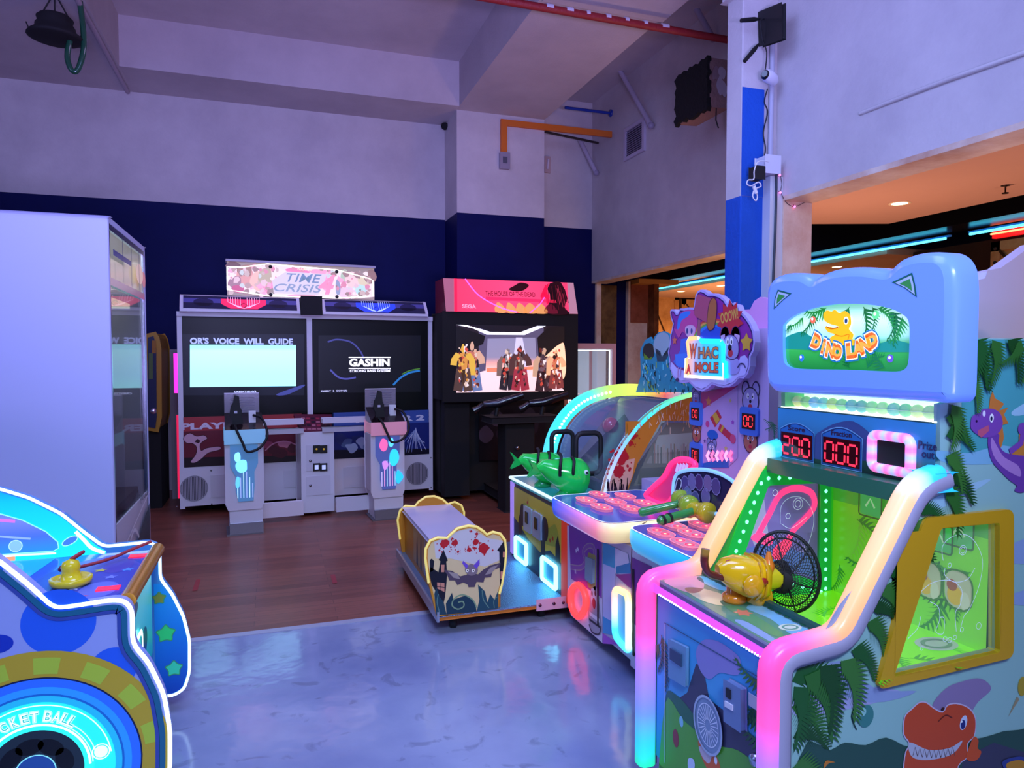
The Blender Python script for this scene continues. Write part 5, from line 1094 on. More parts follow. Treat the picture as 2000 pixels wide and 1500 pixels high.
bq = bx.Q([(1438, 760), (1438, 620), (1440, 606), (1465, 604), (1473, 588), (1485, 580), (1498, 583), (1506, 592), (1530, 590), (1560, 600), (1560, 760)]); MB().prism(bx, bq, -.03, 0, pk_, 'e0a0dc').build('rear_board', Wt)
sx_ = PX(1.98); zs = lambda pts: [(1300 + x / 6.818, 560 + y / 6.818) for x, y in pts]; S3 = lambda *p: sx_.Q(zs(p))
ol = [(60, 330), (75, 300), (115, 300), (145, 350), (165, 345), (190, 290), (250, 290), (300, 275), (372, 285), (385, 200), (400, 110), (430, 55), (470, 38), (520, 55), (565, 92), (640, 90), (720, 115), (785, 165), (825, 235), (850, 250), (900, 228), (955, 245), (985, 320), (1060, 380), (1130, 480), (1175, 590), (1190, 740), (1170, 860), (1130, 930), (1125, 1060), (1095, 1160), (1040, 1222), (975, 1215), (930, 1275), (860, 1325), (770, 1345), (690, 1325), (620, 1300), (570, 1350), (490, 1395), (410, 1370), (350, 1310), (310, 1270), (240, 1285), (170, 1270), (100, 1200), (55, 1080), (50, 970), (30, 870), (55, 760), (60, 660), (85, 560), (98, 490), (70, 420)]
OL = S3(*ol); sg_ = MB().prism(sx_, OL, -.03, 0, PAINT, 'b8a8e8').build('cloud_sign', Wt)
b = MB(); i1 = inset(OL, .014); b.poly(sx_, i1, .001, PRINT, '8c2c98')
b.line(sx_, i1, .006, .0012, '301860', closed=True)
b.poly(sx_, S3((80, 1000), (150, 1080), (270, 1130), (300, 1200), (420, 1230), (640, 1200), (760, 1100), (960, 1050), (1000, 930), (1060, 910), (1100, 960), (1100, 1060), (1060, 1180), (980, 1190), (900, 1270), (790, 1310), (700, 1300), (620, 1270), (550, 1330), (480, 1360), (400, 1330), (320, 1250), (180, 1250), (110, 1180), (70, 1080)), .0014, PRINT, 'c8c0f8')
for r0, c in ((1, 'd84848'), (.93, 'e8a050'), (.86, '60a850'), (.79, '3880e0'), (.7, '2c50c8')): b.poly(sx_, S3(*[(640 - 330 * r0 * math.cos(t), 800 - 380 * r0 * math.sin(t)) for t in [math.pi * k / 16 for k in range(17)]]), .0018 + (1 - r0) * .001, PRINT, c)
b.poly(sx_, cr(S3((160, 560), (200, 440), (230, 330), (370, 310), (420, 400), (420, 560), (380, 640), (300, 650), (230, 600), (180, 680), (120, 560)), 3), .003, PRINT, 'c84898')
b.poly(sx_, cr(S3((160, 560), (180, 400), (250, 335), (340, 330), (300, 400), (220, 450), (190, 550)), 3), .0032, PRINT, '3880e0')
b.poly(sx_, cr(S3((270, 540), (280, 640), (330, 680), (390, 640), (400, 540), (340, 510)), 3), .0034, PRINT, 'd8b0d0')
for x in (295, 355): b.poly(sx_, ell(S3((x, 590))[0], .009, .014), .0036, PRINT, '304088')
b.poly(sx_, S3((210, 700), (300, 680), (310, 850), (340, 1040), (180, 1080), (110, 1000), (200, 850)), .0034, PRINT, '4868d8'); b.poly(sx_, S3((130, 900), (330, 880), (330, 1040), (240, 1080), (150, 1050)), .0036, PRINT, '4880e8')
b.line(sx_, S3((175, 1070), (170, 1240)), .008, .0036, 'c088c0'); b.line(sx_, S3((215, 1070), (200, 1200)), .008, .0036, 'c088c0'); b.poly(sx_, ell(S3((165, 1240))[0], .016, .01), .0038, PRINT, '481858')
b.line(sx_, S3((455, 440), (450, 650)), .025, .0036, 'a05870')
b.poly(sx_, cr(S3((395, 380), (400, 250), (430, 110), (520, 130), (620, 170), (600, 340), (560, 470), (470, 430)), 3), .004, PRINT, 'b05070'); b.poly(sx_, cr(S3((560, 460), (590, 230), (640, 150), (685, 190), (690, 330), (660, 530), (610, 580), (575, 560)), 4), .0044, PRINT, 'b06840'); b.line(sx_, cr(S3((560, 460), (590, 230), (640, 150), (685, 190), (690, 330), (660, 530), (610, 580), (575, 560)), 4), .004, .0046, '502040', closed=True)
for x, y in ((880, 300), (930, 295), (860, 275)): b.poly(sx_, ell(S3((x, y))[0], .022, .03), .004, PRINT, 'c0b0e8')
b.poly(sx_, star(S3((865, 460))[0], .1, 11, .68), .0044, PRINT, 'c83040'); b.text(sx_, 'OOOW!', S3((750, 500))[0], .13, .05, .005, 'd8a850', bold=.03, rot=.15)
b.poly(sx_, rnd(star(S3((1085, 745))[0], .045, 5, .55), .006), .004, PRINT, 'd8a840'); b.poly(sx_, star(S3((130, 715))[0], .025), .004, PRINT, 'd86858')
b.poly(sx_, cr(S3((820, 960), (970, 960), (990, 1100), (950, 1160), (860, 1160), (810, 1080)), 4), .0042, PRINT, 'a8a0e0')
for x in (800, 940): b.poly(sx_, ell(S3((x, 660))[0], .033, .045), .0044, PRINT, 'c8a8d8'); b.line(sx_, ell(S3((x, 660))[0], .033, .045), .004, .0045, '402868', closed=True)
b.poly(sx_, cr(S3((790, 700), (860, 640), (950, 680), (985, 800), (970, 920), (900, 970), (820, 930), (790, 820)), 4), .0046, PRINT, 'a098d0'); b.line(sx_, cr(S3((790, 700), (860, 640), (950, 680), (985, 800), (970, 920), (900, 970), (820, 930), (790, 820)), 4), .004, .0047, '402868', closed=True)
for x in (838, 888): b.poly(sx_, ell(S3((x, 725))[0], .011, .02), .005, PRINT, 'f0f0ff'); b.poly(sx_, ell(S3((x + 2, 735))[0], .005, .009), .0052, PRINT, '181030')
b.poly(sx_, ell(S3((868, 810))[0], .014), .005, PRINT, '181428'); b.poly(sx_, ell(S3((875, 885))[0], .018, .018), .005, PRINT, 'c03048'); b.line(sx_, cr(S3((970, 1080), (1000, 1030), (1050, 1030), (1075, 1080)), 4, False), .006, .005, '302058')
b.build('sign_artwork', sg_)
# glowing lettering block
lt = S3((310, 730), (330, 690), (470, 680), (500, 730), (760, 735), (790, 780), (790, 1220), (270, 1190), (290, 960), (330, 950))
b = MB(); b.grad(sx_, lt, .009, [(0, 'ffa060'), (.2, 'f0c0b0'), (.32, 'a0b0e8'), (.5, '50c0f0'), (1, '20d8f8')], E(.6), axis=0)
b.line(sx_, lt, .016, .0105, 'ffffff', E(1.1), closed=True)
cl_ = [rgb('ff9850')] * 3 + [rgb('30e8ff')] * 5 + [rgb('f0b0a0')] * 2
b.line(sx_, S3((760, 735), (795, 780), (795, 1000), (830, 1010), (835, 1220)), .03, .0108, '18e0ff', E(1.2)); b.line(sx_, S3((480, 690), (500, 725), (760, 730)), .024, .011, '20e8ff', E(1.2)); b.line(sx_, S3((325, 1180), (300, 960), (335, 940), (310, 740), (340, 690), (450, 682)), .02, .011, 'ffb870', E(1.2))
def lt_(t, x0, y1, x1, y0, c_):
    A, B_ = S3((x0, y1), (x1, y0)); b.text(sx_, t, A, B_[0] - A[0], B_[1] - A[1], .012, c_, E(.5), bold=.03)
    b.text(sx_, t, (A[0] - .003, A[1] - .003), B_[0] - A[0] + .006, B_[1] - A[1] + .006, .0115, '203870', E(.3), bold=.07)
lt_('W', 345, 950, 440, 760, 'c85830'); lt_('HAC', 462, 955, 730, 800, 'a06840'); lt_('A', 305, 1150, 360, 1040, 'e03828'); lt_('MOLE', 415, 1135, 730, 1010, 'b05038')
b.build('glowing_lettering', sg_)
MB().box((2.01, 2.85, 1.4), (2.06, 3.0, 1.7), STEEL, '807890').build('sign_bracket', Wt)
# pink glowing slide and oval window of prizes
b = MB(); pz = PX(1.85); sl = cr(pz.Q([(1263, 970), (1272, 955), (1298, 930), (1312, 905), (1330, 897), (1350, 900), (1358, 910), (1345, 925), (1325, 955), (1300, 985)]), 4); b.tube([pz.at(p, .0) for p in sl], .014, E(1.6), 'ff2868', n=6, closed=True); b.poly(pz, sl, -.004, mat('pink_acrylic', .2, emis=.5), 'c02870')
for k in range(4): b.line(pz, pz.Q([(1322 + k * 6, 922 - k * 1), (1326 + k * 6, 906)]), .02, .004, 'c8b0f0', E(.6))
b.build('pink_slide', Wt)
b = MB(); pz = PX(1.8); ov = rnd(pz.Q([(1314, 975), (1316, 940), (1322, 924), (1345, 917), (1380, 917), (1410, 926), (1440, 945), (1440, 1010), (1316, 990)]), .04, 4); b.poly(pz, ov, 0, mat('dark_window', .1), '302c50'); b.tube([pz.at(p, 0) for p in ov], .009, E(.8), '80b8f0', n=6, closed=True)
for x, y, c in ((1340, 945, '504888'), (1353, 941, '7870a8'), (1367, 942, '503070'), (1384, 944, '806898'), (1400, 950, '584880'), (1345, 965, '6878b0'), (1360, 975, '505090'), (1380, 970, '7060a0')):
    b.poly(pz, ell(pz.q(x, y), .03, .035, n=10), .003 + x * 1e-6, PRINT, c); b.line(pz, ell(pz.q(x, y), .032, .037, n=10), .004, .005, '9088c0', closed=True)
b.line(pz, cr(pz.Q([(1320, 958), (1326, 935), (1333, 940), (1330, 955), (1322, 962)]), 4), .006, .006, 'd8e0f0', closed=True); b.build('prize_window', Wt)
MB().tube(cr([V((1.62, 2.835, .74)), V((1.555, 2.83, .7)), V((1.545, 2.84, .55)), V((1.535, 2.80, .42)), V((1.55, 2.78, .3))], 5, False), .0022, RUB, '602038', n=5).build('wire', Wt)
def hammer(p0, p1, yr, lab, bands):
    g = thing('soft_hammer', p0, lab, 'toy hammer', 'soft hammers on the pads')
    p0, p1 = V(p0), V(p1); d = (p1 - p0).normalized()
    MB().tube([p0, p0 + d * .012, p1], [.014, .021, .018], GLOSS, '3a9040', n=10).build('handle', g)
    if bands:
        for t in (.08, .28): MB().tube([p0 + (p1 - p0) * t, p0 + (p1 - p0) * (t + .07)], .0225, RUB, '101410', n=10).build('black_band', g)
    h = V((d.y, -d.x, 0)).normalized(); c = p1 + d * .03
    MB().lathe(c - h * .085, h, [(.001, 0), (.038, 0), (.046, .012), (.046, .04), (.036, .05), (.032, .062), (.036, .07), (.032, .08), (.032, .09), (.036, .1), (.032, .108), (.036, .12), (.046, .13), (.046, .158), (.038, .17), (.001, .17)], GLOSS, 'c8b020' if yr else '98b030', 16).build('hammer_head', g)
a = PZ(.79).P(1248, 1002); c = PZ(.83).P(1325, 984)
hammer(a, c, 0, 'green-handled soft hammer resting on the far pad, farther of the pair', False)
a = PZ(.795).P(1286, 1018); c = PZ(.82).P(1352, 999)
hammer(a, c, 1, 'soft hammer with black-banded green handle and yellow head, nearer of the pair', True)
# ---------------------------------------------------------------- dinosaur net game, right foreground
D = thing('dinosaur_net_game', (1.9, 1.83, 0), 'large dinosaur net game in the right foreground with rainbow light tubes and an eared sign', 'arcade machine')
YA, YBk = 1.5, 2.16
dy = PY(YA); XR = 3.0
# near side board with a trapezoid window
board = dy.Q([(1535, 1300), (1655, 1268), (1800, 962), (1836, 946), (1836, 790), (1878, 778), (1878, 660)])
sideo = [(1.262, .1), (1.262, board[0][1])] + board[1:] + [(XR, board[-1][1]), (XR, .1)]
yo = rnd(dy.Q([(1705, 1343), (1796, 1010), (1970, 992), (1970, 1280)]), .03, 5); yi = rnd(dy.Q([(1737, 1317), (1829, 1030), (1943, 1019), (1943, 1270)]), .008, 3)
SP = MB().prism(dy, sideo, -.02, 0, PAINT, '94c0c0', holes=[yi[::-1]]).build('side_panel', D)
b = MB()
h = .0006
def G(*p): return dy.Q(p)
_ck = [0]
def cloud(pts, c, hh):
    _ck[0] += 1; b.poly(dy, cr(G(*pts), 4), hh + _ck[0] * 3e-5, PRINT, c)
# pale swooshes of sky, far hills and trees
for pts, c in (([(1640, 1180), (1700, 1120), (1690, 1150), (1640, 1230), (1600, 1260)], '8ca8d8'), ([(1560, 1360), (1650, 1340), (1760, 1350), (1700, 1375), (1560, 1400)], 'a8a8d8'), ([(1830, 880), (1890, 885), (1960, 870), (2020, 890), (1960, 905), (1850, 905)], '80b8d8'), ([(1800, 985), (1880, 950), (1935, 935), (1900, 960), (1830, 995)], 'a0c8e0'), ([(1980, 800), (2060, 760), (2060, 790), (1990, 812)], '9cc8e0'), ([(1980, 1060), (2080, 1040), (2080, 1090), (1975, 1100)], '90a8d8'), ([(1975, 1160), (2080, 1140), (2080, 1180), (1975, 1180)], '90a8d8'), ([(1640, 1290), (1710, 1345), (1790, 1350), (1700, 1372), (1590, 1330)], '90a0d0')): cloud(pts, c, h + 1e-4)
b.poly(dy, [(dy.q(1880, 700)[0], dy.q(1880, 900)[1]), (XR, dy.q(1880, 900)[1]), (XR, dy.q(1880, 662)[1]), (dy.q(1880, 700)[0], dy.q(1880, 662)[1])], h, PRINT, '4ca4ac')
b.poly(dy, cr(G((1540, 1900), (1560, 1480), (1620, 1465), (1650, 1450), (1690, 1455), (1730, 1440), (1780, 1460), (1850, 1450), (1920, 1440), (1990, 1425), (2150, 1440), (2150, 1900)), 3), .0012, PRINT, '285048')
b.poly(dy, G((1830, 1900), (1880, 1480), (1940, 1450), (2100, 1500), (2100, 1900)), .0014, PRINT, '3c3c58')
cloud([(1820, 1380), (1845, 1345), (1880, 1330), (1915, 1325), (1935, 1345), (1910, 1370), (1890, 1395), (1850, 1400)], '8f7aa8', .0013)
# bubbles, moon
b.poly(dy, ell(dy.q(1690, 1398), .028, .032), .002, PRINT, '3c8080'); b.poly(dy, ell(dy.q(1684, 1390), .012), .0022, PRINT, '90c8c8'); b.line(dy, cr(G((1672, 1372), (1662, 1398), (1672, 1425)), 4, False), .004, .0022, '183838')
b.poly(dy, ell(dy.q(1996, 1340), .02, .03), .002, PRINT, 'b0982c'); b.poly(dy, G((1985, 1360), (1968, 1400), (1990, 1365)), .002, PRINT, 'a09070')
b.poly(dy, cr(G((1608, 1500), (1612, 1485), (1630, 1488), (1618, 1490)), 4), .0022, PRINT, 'c87828')
b.build('side_artwork', SP)
b = MB()   # palm fronds printed along the edge
lf = ['1f5a28', '2f6a2a', '1a4a20', '3a7430']
def fr(px, py, deg, L, k): frond(b, dy, dy.q(px, py), math.radians(deg), L, .0016 + k * 4.3e-4, lf[k % 4], 16, .3)
k = 0
for px, py, dg, L in [(1546, 1330, 10, .17), (1546, 1380, -20, .15), (1548, 1440, 5, .12), (1546, 1500, -10, .13), (1550, 1340, -60, .16), (1570, 1320, -35, .2), (1600, 1300, -50, .18), (1640, 1290, -45, .17), (1660, 1270, -20, .12), (1690, 1215, -30, .12), (1700, 1190, 0, .11), (1715, 1150, -25, .12), (1730, 1120, 5, .11), (1745, 1090, -20, .11), (1760, 1060, 0, .12), (1775, 1025, -25, .12), (1790, 1000, 10, .1), (1840, 955, -40, .14), (1842, 930, -10, .13), (1842, 890, -30, .12), (1842, 850, 5, .11), (1842, 815, -15, .11), (1885, 700, -20, .12), (1885, 740, -40, .1), (1890, 668, -35, .14), (1930, 664, -60, .12), (1960, 664, -40, .13), (2000, 664, -70, .12), (1905, 664, -80, .13), (1985, 664, -110, .1), (2040, 664, -80, .12), (1850, 790, -60, .12)]:
    fr(px, py, dg, L, k); k += 1
b.build('palm_artwork', SP)
b = MB()   # purple winged dragon
dz = lambda pts: [(1460 + x / 2.885, 480 + y / 2.885) for x, y in pts]; Dz = lambda *p: dy.Q(dz(p))
b.poly(dy, cr(Dz((1355, 920), (1375, 820), (1390, 860), (1440, 890), (1410, 930), (1465, 910), (1440, 950), (1465, 1000), (1430, 1010), (1440, 1080), (1410, 1160), (1390, 1100)), 2), .0030, PRINT, 'c87838')
b.poly(dy, cr(Dz((1470, 1170), (1520, 1120), (1540, 1040), (1700, 1000), (1700, 1250), (1600, 1220), (1540, 1260), (1500, 1200)), 3), .003, PRINT, 'c88038')
b.poly(dy, cr(Dz((1355, 1070), (1350, 1130), (1370, 1210), (1420, 1270), (1470, 1320), (1510, 1350), (1500, 1380), (1560, 1385), (1700, 1300), (1700, 1200), (1520, 1180), (1440, 1160), (1410, 1110), (1410, 1060)), 4), .0034, PRINT, '7040a0')
b.poly(dy, cr(Dz((1370, 1080), (1365, 1130), (1390, 1200), (1450, 1260), (1530, 1300), (1520, 1240), (1440, 1190), (1400, 1130)), 4), .0037, PRINT, 'b080c8')
b.poly(dy, cr(Dz((1250, 1010), (1260, 960), (1300, 940), (1320, 920), (1380, 920), (1420, 950), (1430, 1010), (1400, 1060), (1340, 1080), (1300, 1070), (1260, 1040)), 4), .004, PRINT, '7c48a8')
b.poly(dy, Dz((1290, 1040), (1350, 1010), (1355, 1040), (1310, 1080), (1290, 1065)), .0043, PRINT, 'c05878'); b.poly(dy, ell(Dz((1368, 970))[0], .0085, .013), .0044, PRINT, 'f0f0f8'); b.poly(dy, ell(Dz((1366, 973))[0], .0045, .007), .0046, PRINT, '182048'); b.poly(dy, ell(Dz((1325, 945))[0], .006, .009), .0044, PRINT, 'e0e0f0')
b.poly(dy, ell(Dz((1283, 988))[0], .004), .0044, PRINT, '301048'); b.line(dy, Dz((1470, 1160), (1535, 1110), (1545, 1040)), .02, .0044, '7c48a8'); b.poly(dy, ell(Dz((1540, 1030))[0], .018), .0045, PRINT, '7c48a8')
b.build('dragon_artwork', SP)
b = MB()   # orange dinosaur, head and one raised hand
dz2 = lambda pts: [(1500 + x / 2.728, 950 + y / 2.7273) for x, y in pts]; D2 = lambda *p: dy.Q(dz2(p))
hd_ = D2((720, 1225), (760, 1180), (800, 1145), (840, 1145), (880, 1175), (925, 1195), (950, 1160), (1000, 1150), (1060, 1170), (1095, 1210), (1105, 1260), (1095, 1330), (1060, 1370), (1060, 1440), (1010, 1490), (1000, 1620), (740, 1620), (720, 1440), (745, 1370), (715, 1320))
b.poly(dy, cr(hd_, 3), .003, PRINT, 'c8b8d8'); b.poly(dy, inset(cr(hd_, 3), .004), .0034, PRINT, 'c84820')
b.poly(dy, cr(D2((750, 1360), (850, 1400), (960, 1390), (1030, 1350), (980, 1420), (880, 1450), (790, 1450), (750, 1420)), 4), .0038, PRINT, 'b8b8d0')
for i in range(9): x = 765 + i * 25; y = 1385 + 12 * math.sin(i * .4); b.line(dy, D2((x, y + 45), (x + 12, y), (x + 24, y + 45)), .0025, .0042, '604850')
b.poly(dy, ell(D2((1035, 1255))[0], .014, .022, rot=-.3), .0042, PRINT, 'c8d0f0'); b.poly(dy, ell(D2((1032, 1265))[0], .009, .014), .0044, PRINT, '1c2878'); b.poly(dy, ell(D2((1025, 1250))[0], .003), .0046, PRINT, 'ffffff')
b.line(dy, cr(D2((900, 1250), (940, 1215), (975, 1230)), 4, False), .004, .0042, '702010'); b.poly(dy, ell(D2((925, 1182))[0], .007, .005), .0044, PRINT, '401810')
b.poly(dy, cr(D2((1060, 1400), (1090, 1330), (1115, 1350), (1110, 1390), (1130, 1410), (1110, 1450), (1070, 1460), (1050, 1440)), 3), .0040, PRINT, 'd0501f')
b.poly(dy, cr(D2((1240, 1470), (1300, 1440), (1360, 1440), (1400, 1500), (1300, 1560)), 3), .004, PRINT, '304090'); b.poly(dy, cr(D2((1260, 1480), (1310, 1455), (1360, 1460), (1380, 1500), (1300, 1540)), 3), .0043, PRINT, 'c88820')
b.build('dinosaur_artwork', SP)
WF = MB().prism(dy, yo, 0, .016, mat('yellow_plastic', .3), 'd09c1c', holes=[yi[::-1]]).build('side_window_frame', D, bevel=.005)
b = MB(); 
for i in range(len(yi)): b.face([dy.at(yi[i], -.02), dy.at(yi[i - 1], -.02), dy.at(yi[i - 1], .016), dy.at(yi[i], .016)], mat('yellow_inner', .3, emis=.2), 'c0b828')
b.build('inner_rim', WF)
b = MB(); b.poly(dy, yi, -.012, GLASS, 'd0f0d8'); pg = dy.off(-.010); wl = mat('engraved_line', .4, emis=.35)
def el(pts, n=5): b.line(pg, cr(D2(*pts), n, False), .0016, .0, 'c8d8f0', wl)
el([(950, 400), (945, 330), (985, 280), (1060, 260), (1120, 300), (1160, 400), (1140, 540), (1090, 660), (1060, 700), (1040, 780)]); el([(960, 440), (960, 480), (1010, 515), (1080, 500), (1120, 440)]); el([(740, 750), (790, 680), (810, 600), (860, 540), (920, 510), (1000, 510), (1050, 560), (1040, 640), (1015, 680), (1020, 780)])
el([(800, 560), (830, 520)]); el([(880, 620), (925, 650), (930, 720), (910, 780), (950, 790), (955, 710), (930, 705)]); el([(830, 700), (815, 760), (780, 800), (760, 820)])
for x, y, r in ((1055, 345, 26), (1055, 345, 16), (985, 425, 12), (960, 820, 14), (985, 825, 14), (1012, 812, 12), (1050, 770, 12), (1140, 750, 18), (910, 260, 20), (835, 870, 10)): b.line(pg, ell(D2((x, y))[0], r / 2.73 * .00148), .0014, 0, 'c8d8f0', wl, closed=True)
b.build('side_window', D)
# far side board with the same window, green lit frame
dyf = PY(YBk - .02)
fo = [(p[0], p[1]) for p in sideo]; yj = rnd([(1.60, .78), (1.71, 1.12), (1.93, 1.135), (1.93, .76)], .02, 4)
wq = rnd(dyf.Q([(1499, 948), (1601, 943), (1599, 1138), (1451, 1085)]), .012, 3)
FB2 = MB().prism(dyf, fo, -.02, 0, PAINT, '40b848', holes=[wq[::-1]]).build('side_panel', D)
b = MB(); gm = mat('green_film', .25, emis=.35); oq = rnd(dyf.Q([(1478, 918), (1622, 916), (1620, 1185), (1404, 1126)]), .03, 4)
b.poly(dyf, dyf.Q([(1478, 905), (1640, 905), (1640, 1250), (1392, 1165)]), .0008, mat('green_film', .25, emis=.3), '38c830', holes=[wq[::-1]])
b.prism(dyf, oq, .001, .006, gm, '18b048', holes=[wq[::-1]]); b.build('green_frame', FB2)
b = MB(); c4 = dyf.Q([(1488, 934), (1611, 930), (1610, 1158), (1425, 1104)]); 
for i in range(4):
    p, q_ = V(c4[i]), V(c4[(i + 1) % 4]); n = (6, 12, 10, 9)[i]
    for j in range(n): b.poly(dyf, ell(tuple(p + (q_ - p) * (j + .5) / n), .0075, n=10), .007, E(2.2), '80ffd0')
b.build('bulb_row', FB2)
b = MB(); wi = inset(wq, .001); b.poly(dyf, wi, -.008, mat('violet_lit_film', .15, alpha=.8, emis=.25), '8c70c0'); pw = dyf.off(-.006)
dz4 = lambda pts: [(1200 + x / 2.3076, 850 + y / 2.3077) for x, y in pts]; D4 = lambda *p: dyf.Q(dz4(p))
b.poly(pw, D4((610, 420), (680, 290), (700, 460), (640, 520)), .0004, mat('violet_lit_film', .15, alpha=.8, emis=.25), 'c0b0e0'); b.poly(pw, D4((590, 520), (700, 470), (920, 560), (915, 650)), .0004, mat('violet_lit_film', .15, alpha=.8, emis=.25), '6878d0')
b.line(pw, cr(D4((640, 470), (700, 360), (750, 270), (820, 240), (890, 260), (905, 320), (860, 380), (810, 430), (780, 500)), 5, False), .024, .002, 'ff3070', E(1.6)); b.poly(pw, cr(D4((620, 470), (650, 440), (720, 460), (700, 500)), 3), .0022, E(1.4), 'f83878'); b.poly(pw, cr(D4((715, 520), (790, 460), (800, 500), (740, 570)), 3), .0022, E(1.4), 'ff3060')  # glow of the hammer game seen through the window, painted on its film
b.poly(pw, cr(D4((650, 590), (740, 560), (740, 610), (660, 640)), 3), .0022, E(1.2), '40b0ff')
def el4(pts): b.line(pw, cr(D4(*pts), 5, False), .0018, .003, 'd0d8ff', mat('engraved_line', .4, emis=.5))
el4([(750, 400), (755, 320), (800, 280), (860, 290), (900, 360), (890, 450), (850, 560)]); el4([(755, 400), (800, 420), (870, 370)]); el4([(640, 520), (700, 450), (760, 440), (850, 470)])
for x, y, r in ((830, 310, .022), (830, 310, .013), (785, 365, .01), (727, 260, .011)): b.line(pw, ell(D4((x, y))[0], r), .0018, .003, 'd8e0ff', E(.6), closed=True)
b.build('side_window', D)
# inner back wall, floor, front deck
XB = 2.03; bk = PX(XB)
b = MB(); b.poly(bk, [(-YBk + .02, .55), (-YA - .02, .55), (-YA - .02, 1.5), (-YBk + .02, 1.5)], 0, mat('jungle_lit_film', .3, emis=.35), '78d028')
b.poly(bk, [(-YBk + .02, .95), (-YA - .02, .95), (-YA - .02, 1.5), (-YBk + .02, 1.5)], .0006, mat('jungle_lit_film', .3, emis=.35), '50b038')
jm = mat('jungle_lit_film', .3, emis=.2)
for k in range(16):
    frond(b, bk, (random.uniform(-2.12, -1.55), random.uniform(.7, 1.35)), random.uniform(-2.8, .2), random.uniform(.1, .18), .001 + k * 1e-4, random.choice(['2f8a28', '3f9a2c', '247022', '8ad838']), 9, .22, jm)
bb = b.build('inner_back_wall', D)
for px, py, ar in ((1815, 1132, 1), (1873, 1152, 1), (1875, 1040, 0), (1835, 1050, 0), (1702, 985, 0)):
    u, v = bk.q(px, py); hw, hh_ = (.05, .062) if ar else (.05, .045)
    o = rrect((u - hw, v - hh_), (u + hw, v + hh_), .042 if ar else .01, 4)
    c = MB(); c.line(bk, o, .006, .0065, '4a7a30', jm, closed=True); c.poly(bk, inset(o, .004), .004, mat('prize_window_lit', .2, emis=.3), 'b8b898' if ar else '58c868')
    if ar:
        c.poly(bk, ell((u - .01, v - .02), .026, .03), .0055, mat('prize_window_lit', .2, emis=.3), 'd8a830'); c.poly(bk, ell((u - .02, v + .01), .018), .006, mat('prize_window_lit', .2, emis=.3), 'a04838'); c.poly(bk, ell((u + .025, v - .03), .016, .03), .0058, mat('prize_window_lit', .2, emis=.3), 'c8c8b0')
    else: c.line(bk, [(u - .02, v - .01), (u, v + .02), (u + .02, v - .01)], .008, .006, 'c8f0c0', mat('prize_window_lit', .2, emis=.3))
    c.build('prize_opening', bb)
b = MB(); fz = PZ(.60); b.poly(fz, [(1.44, YA + .02), (XB, YA + .02), (XB, YBk - .02), (1.44, YBk - .02)], 0, mat('lime_lit_film', .2, emis=.4), '7ce01c')
for k in range(14): frond(b, fz, (random.uniform(1.55, 2.0), random.uniform(1.55, 2.1)), random.uniform(0, 6), .12, .001 + k * 1e-4, random.choice(['50b820', 'a8f040', '409a20']), 8, .25, mat('lime_lit_film', .2, emis=.4))
b.poly(fz, ell((1.95, 1.62), .07, .05, n=24), .004, PRINT, 'd8d8c0'); b.line(fz, ell((1.95, 1.62), .045, .03, n=24), .012, .005, '88a080', closed=True); b.build('inner_floor', D)
MB().box((1.44, YA + .02, .58), (1.46, YBk - .02, .74), PAINT, '1c5048').build('front_sill', D)
zd = .725
dk = PZ(zd); b = MB().box((1.27, YA + .03, zd - .05), (1.46, YBk - .03, zd - .006), PAINT, '2c6858'); dm = mat('printed_deck', .1, emis=.16)
b.poly(dk, [(1.27, YA + .03), (1.46, YA + .03), (1.46, YBk - .03), (1.27, YBk - .03)], -.005, dm, '3a8058')
for pts, c in (([(1.28, 2.12), (1.42, 2.12), (1.36, 2.0), (1.29, 1.98)], 'd89098'), ([(1.3, 2.02), (1.36, 2.0), (1.4, 1.86), (1.33, 1.84), (1.29, 1.9)], 'd8c088'), ([(1.4, 2.1), (1.45, 2.1), (1.45, 1.95), (1.4, 1.98)], '68b8c8'), ([(1.33, 1.86), (1.37, 1.85), (1.35, 1.6), (1.31, 1.62)], '408838'), ([(1.38, 1.8), (1.44, 1.8), (1.44, 1.55), (1.37, 1.58), (1.39, 1.7)], '68a8c8'), ([(1.28, 1.72), (1.31, 1.7), (1.3, 1.55), (1.28, 1.54)], '8098c0')):
    b.poly(dk, cr(pts, 4), -.004 + len(c) * 0, dm, c)
b.poly(dk, star((1.345, 1.77), .03, 6, .6), -.0034, dm, 'd86828'); b.poly(dk, ell((1.40, 1.63), .035, .025), -.0034, dm, 'd8d8c0'); b.line(dk, ell((1.40, 1.63), .022, .015), .007, -.003, '609070', closed=True, m=dm)
b.build('deck', D)
MB().box((1.255, YA + .02, zd - .006), (1.46, YBk - .02, zd + .0), mat('deck_glass', .03, alpha=.12, spec=1.), 'd0e8f0').build('deck_glass', D)
b = MB(); sc = Pl((1.46, YBk - .02, 0), (0, -1, 0), (0, 0, 1)); L = YBk - YA - .04
for k in range(18): b.poly(dk, ell((1.452, YA + .04 + L * k / 18 + .015), .018, .02, n=12, a0=math.pi / 2, a1=3 * math.pi / 2), .001, PRINT, '1c6038')
b.build('scalloped_trim', D)
b = MB()
for r in range(2): b.line(Pl((1.245, YBk - .03, 0), (0, -1, 0), (0, 0, 1)), [(0, zd - .028 - .0 * r), (L, zd - .028)], .03, .0, 'c060e8', mat('violet_strip', .2, emis=.8))
for k in range(46): b.ball((1.243, YA + .06 + (L - .08) * k / 46, zd - .04), .0035, E(3), 'ffd8ff', 6)
b.build('front_light_strip', D)
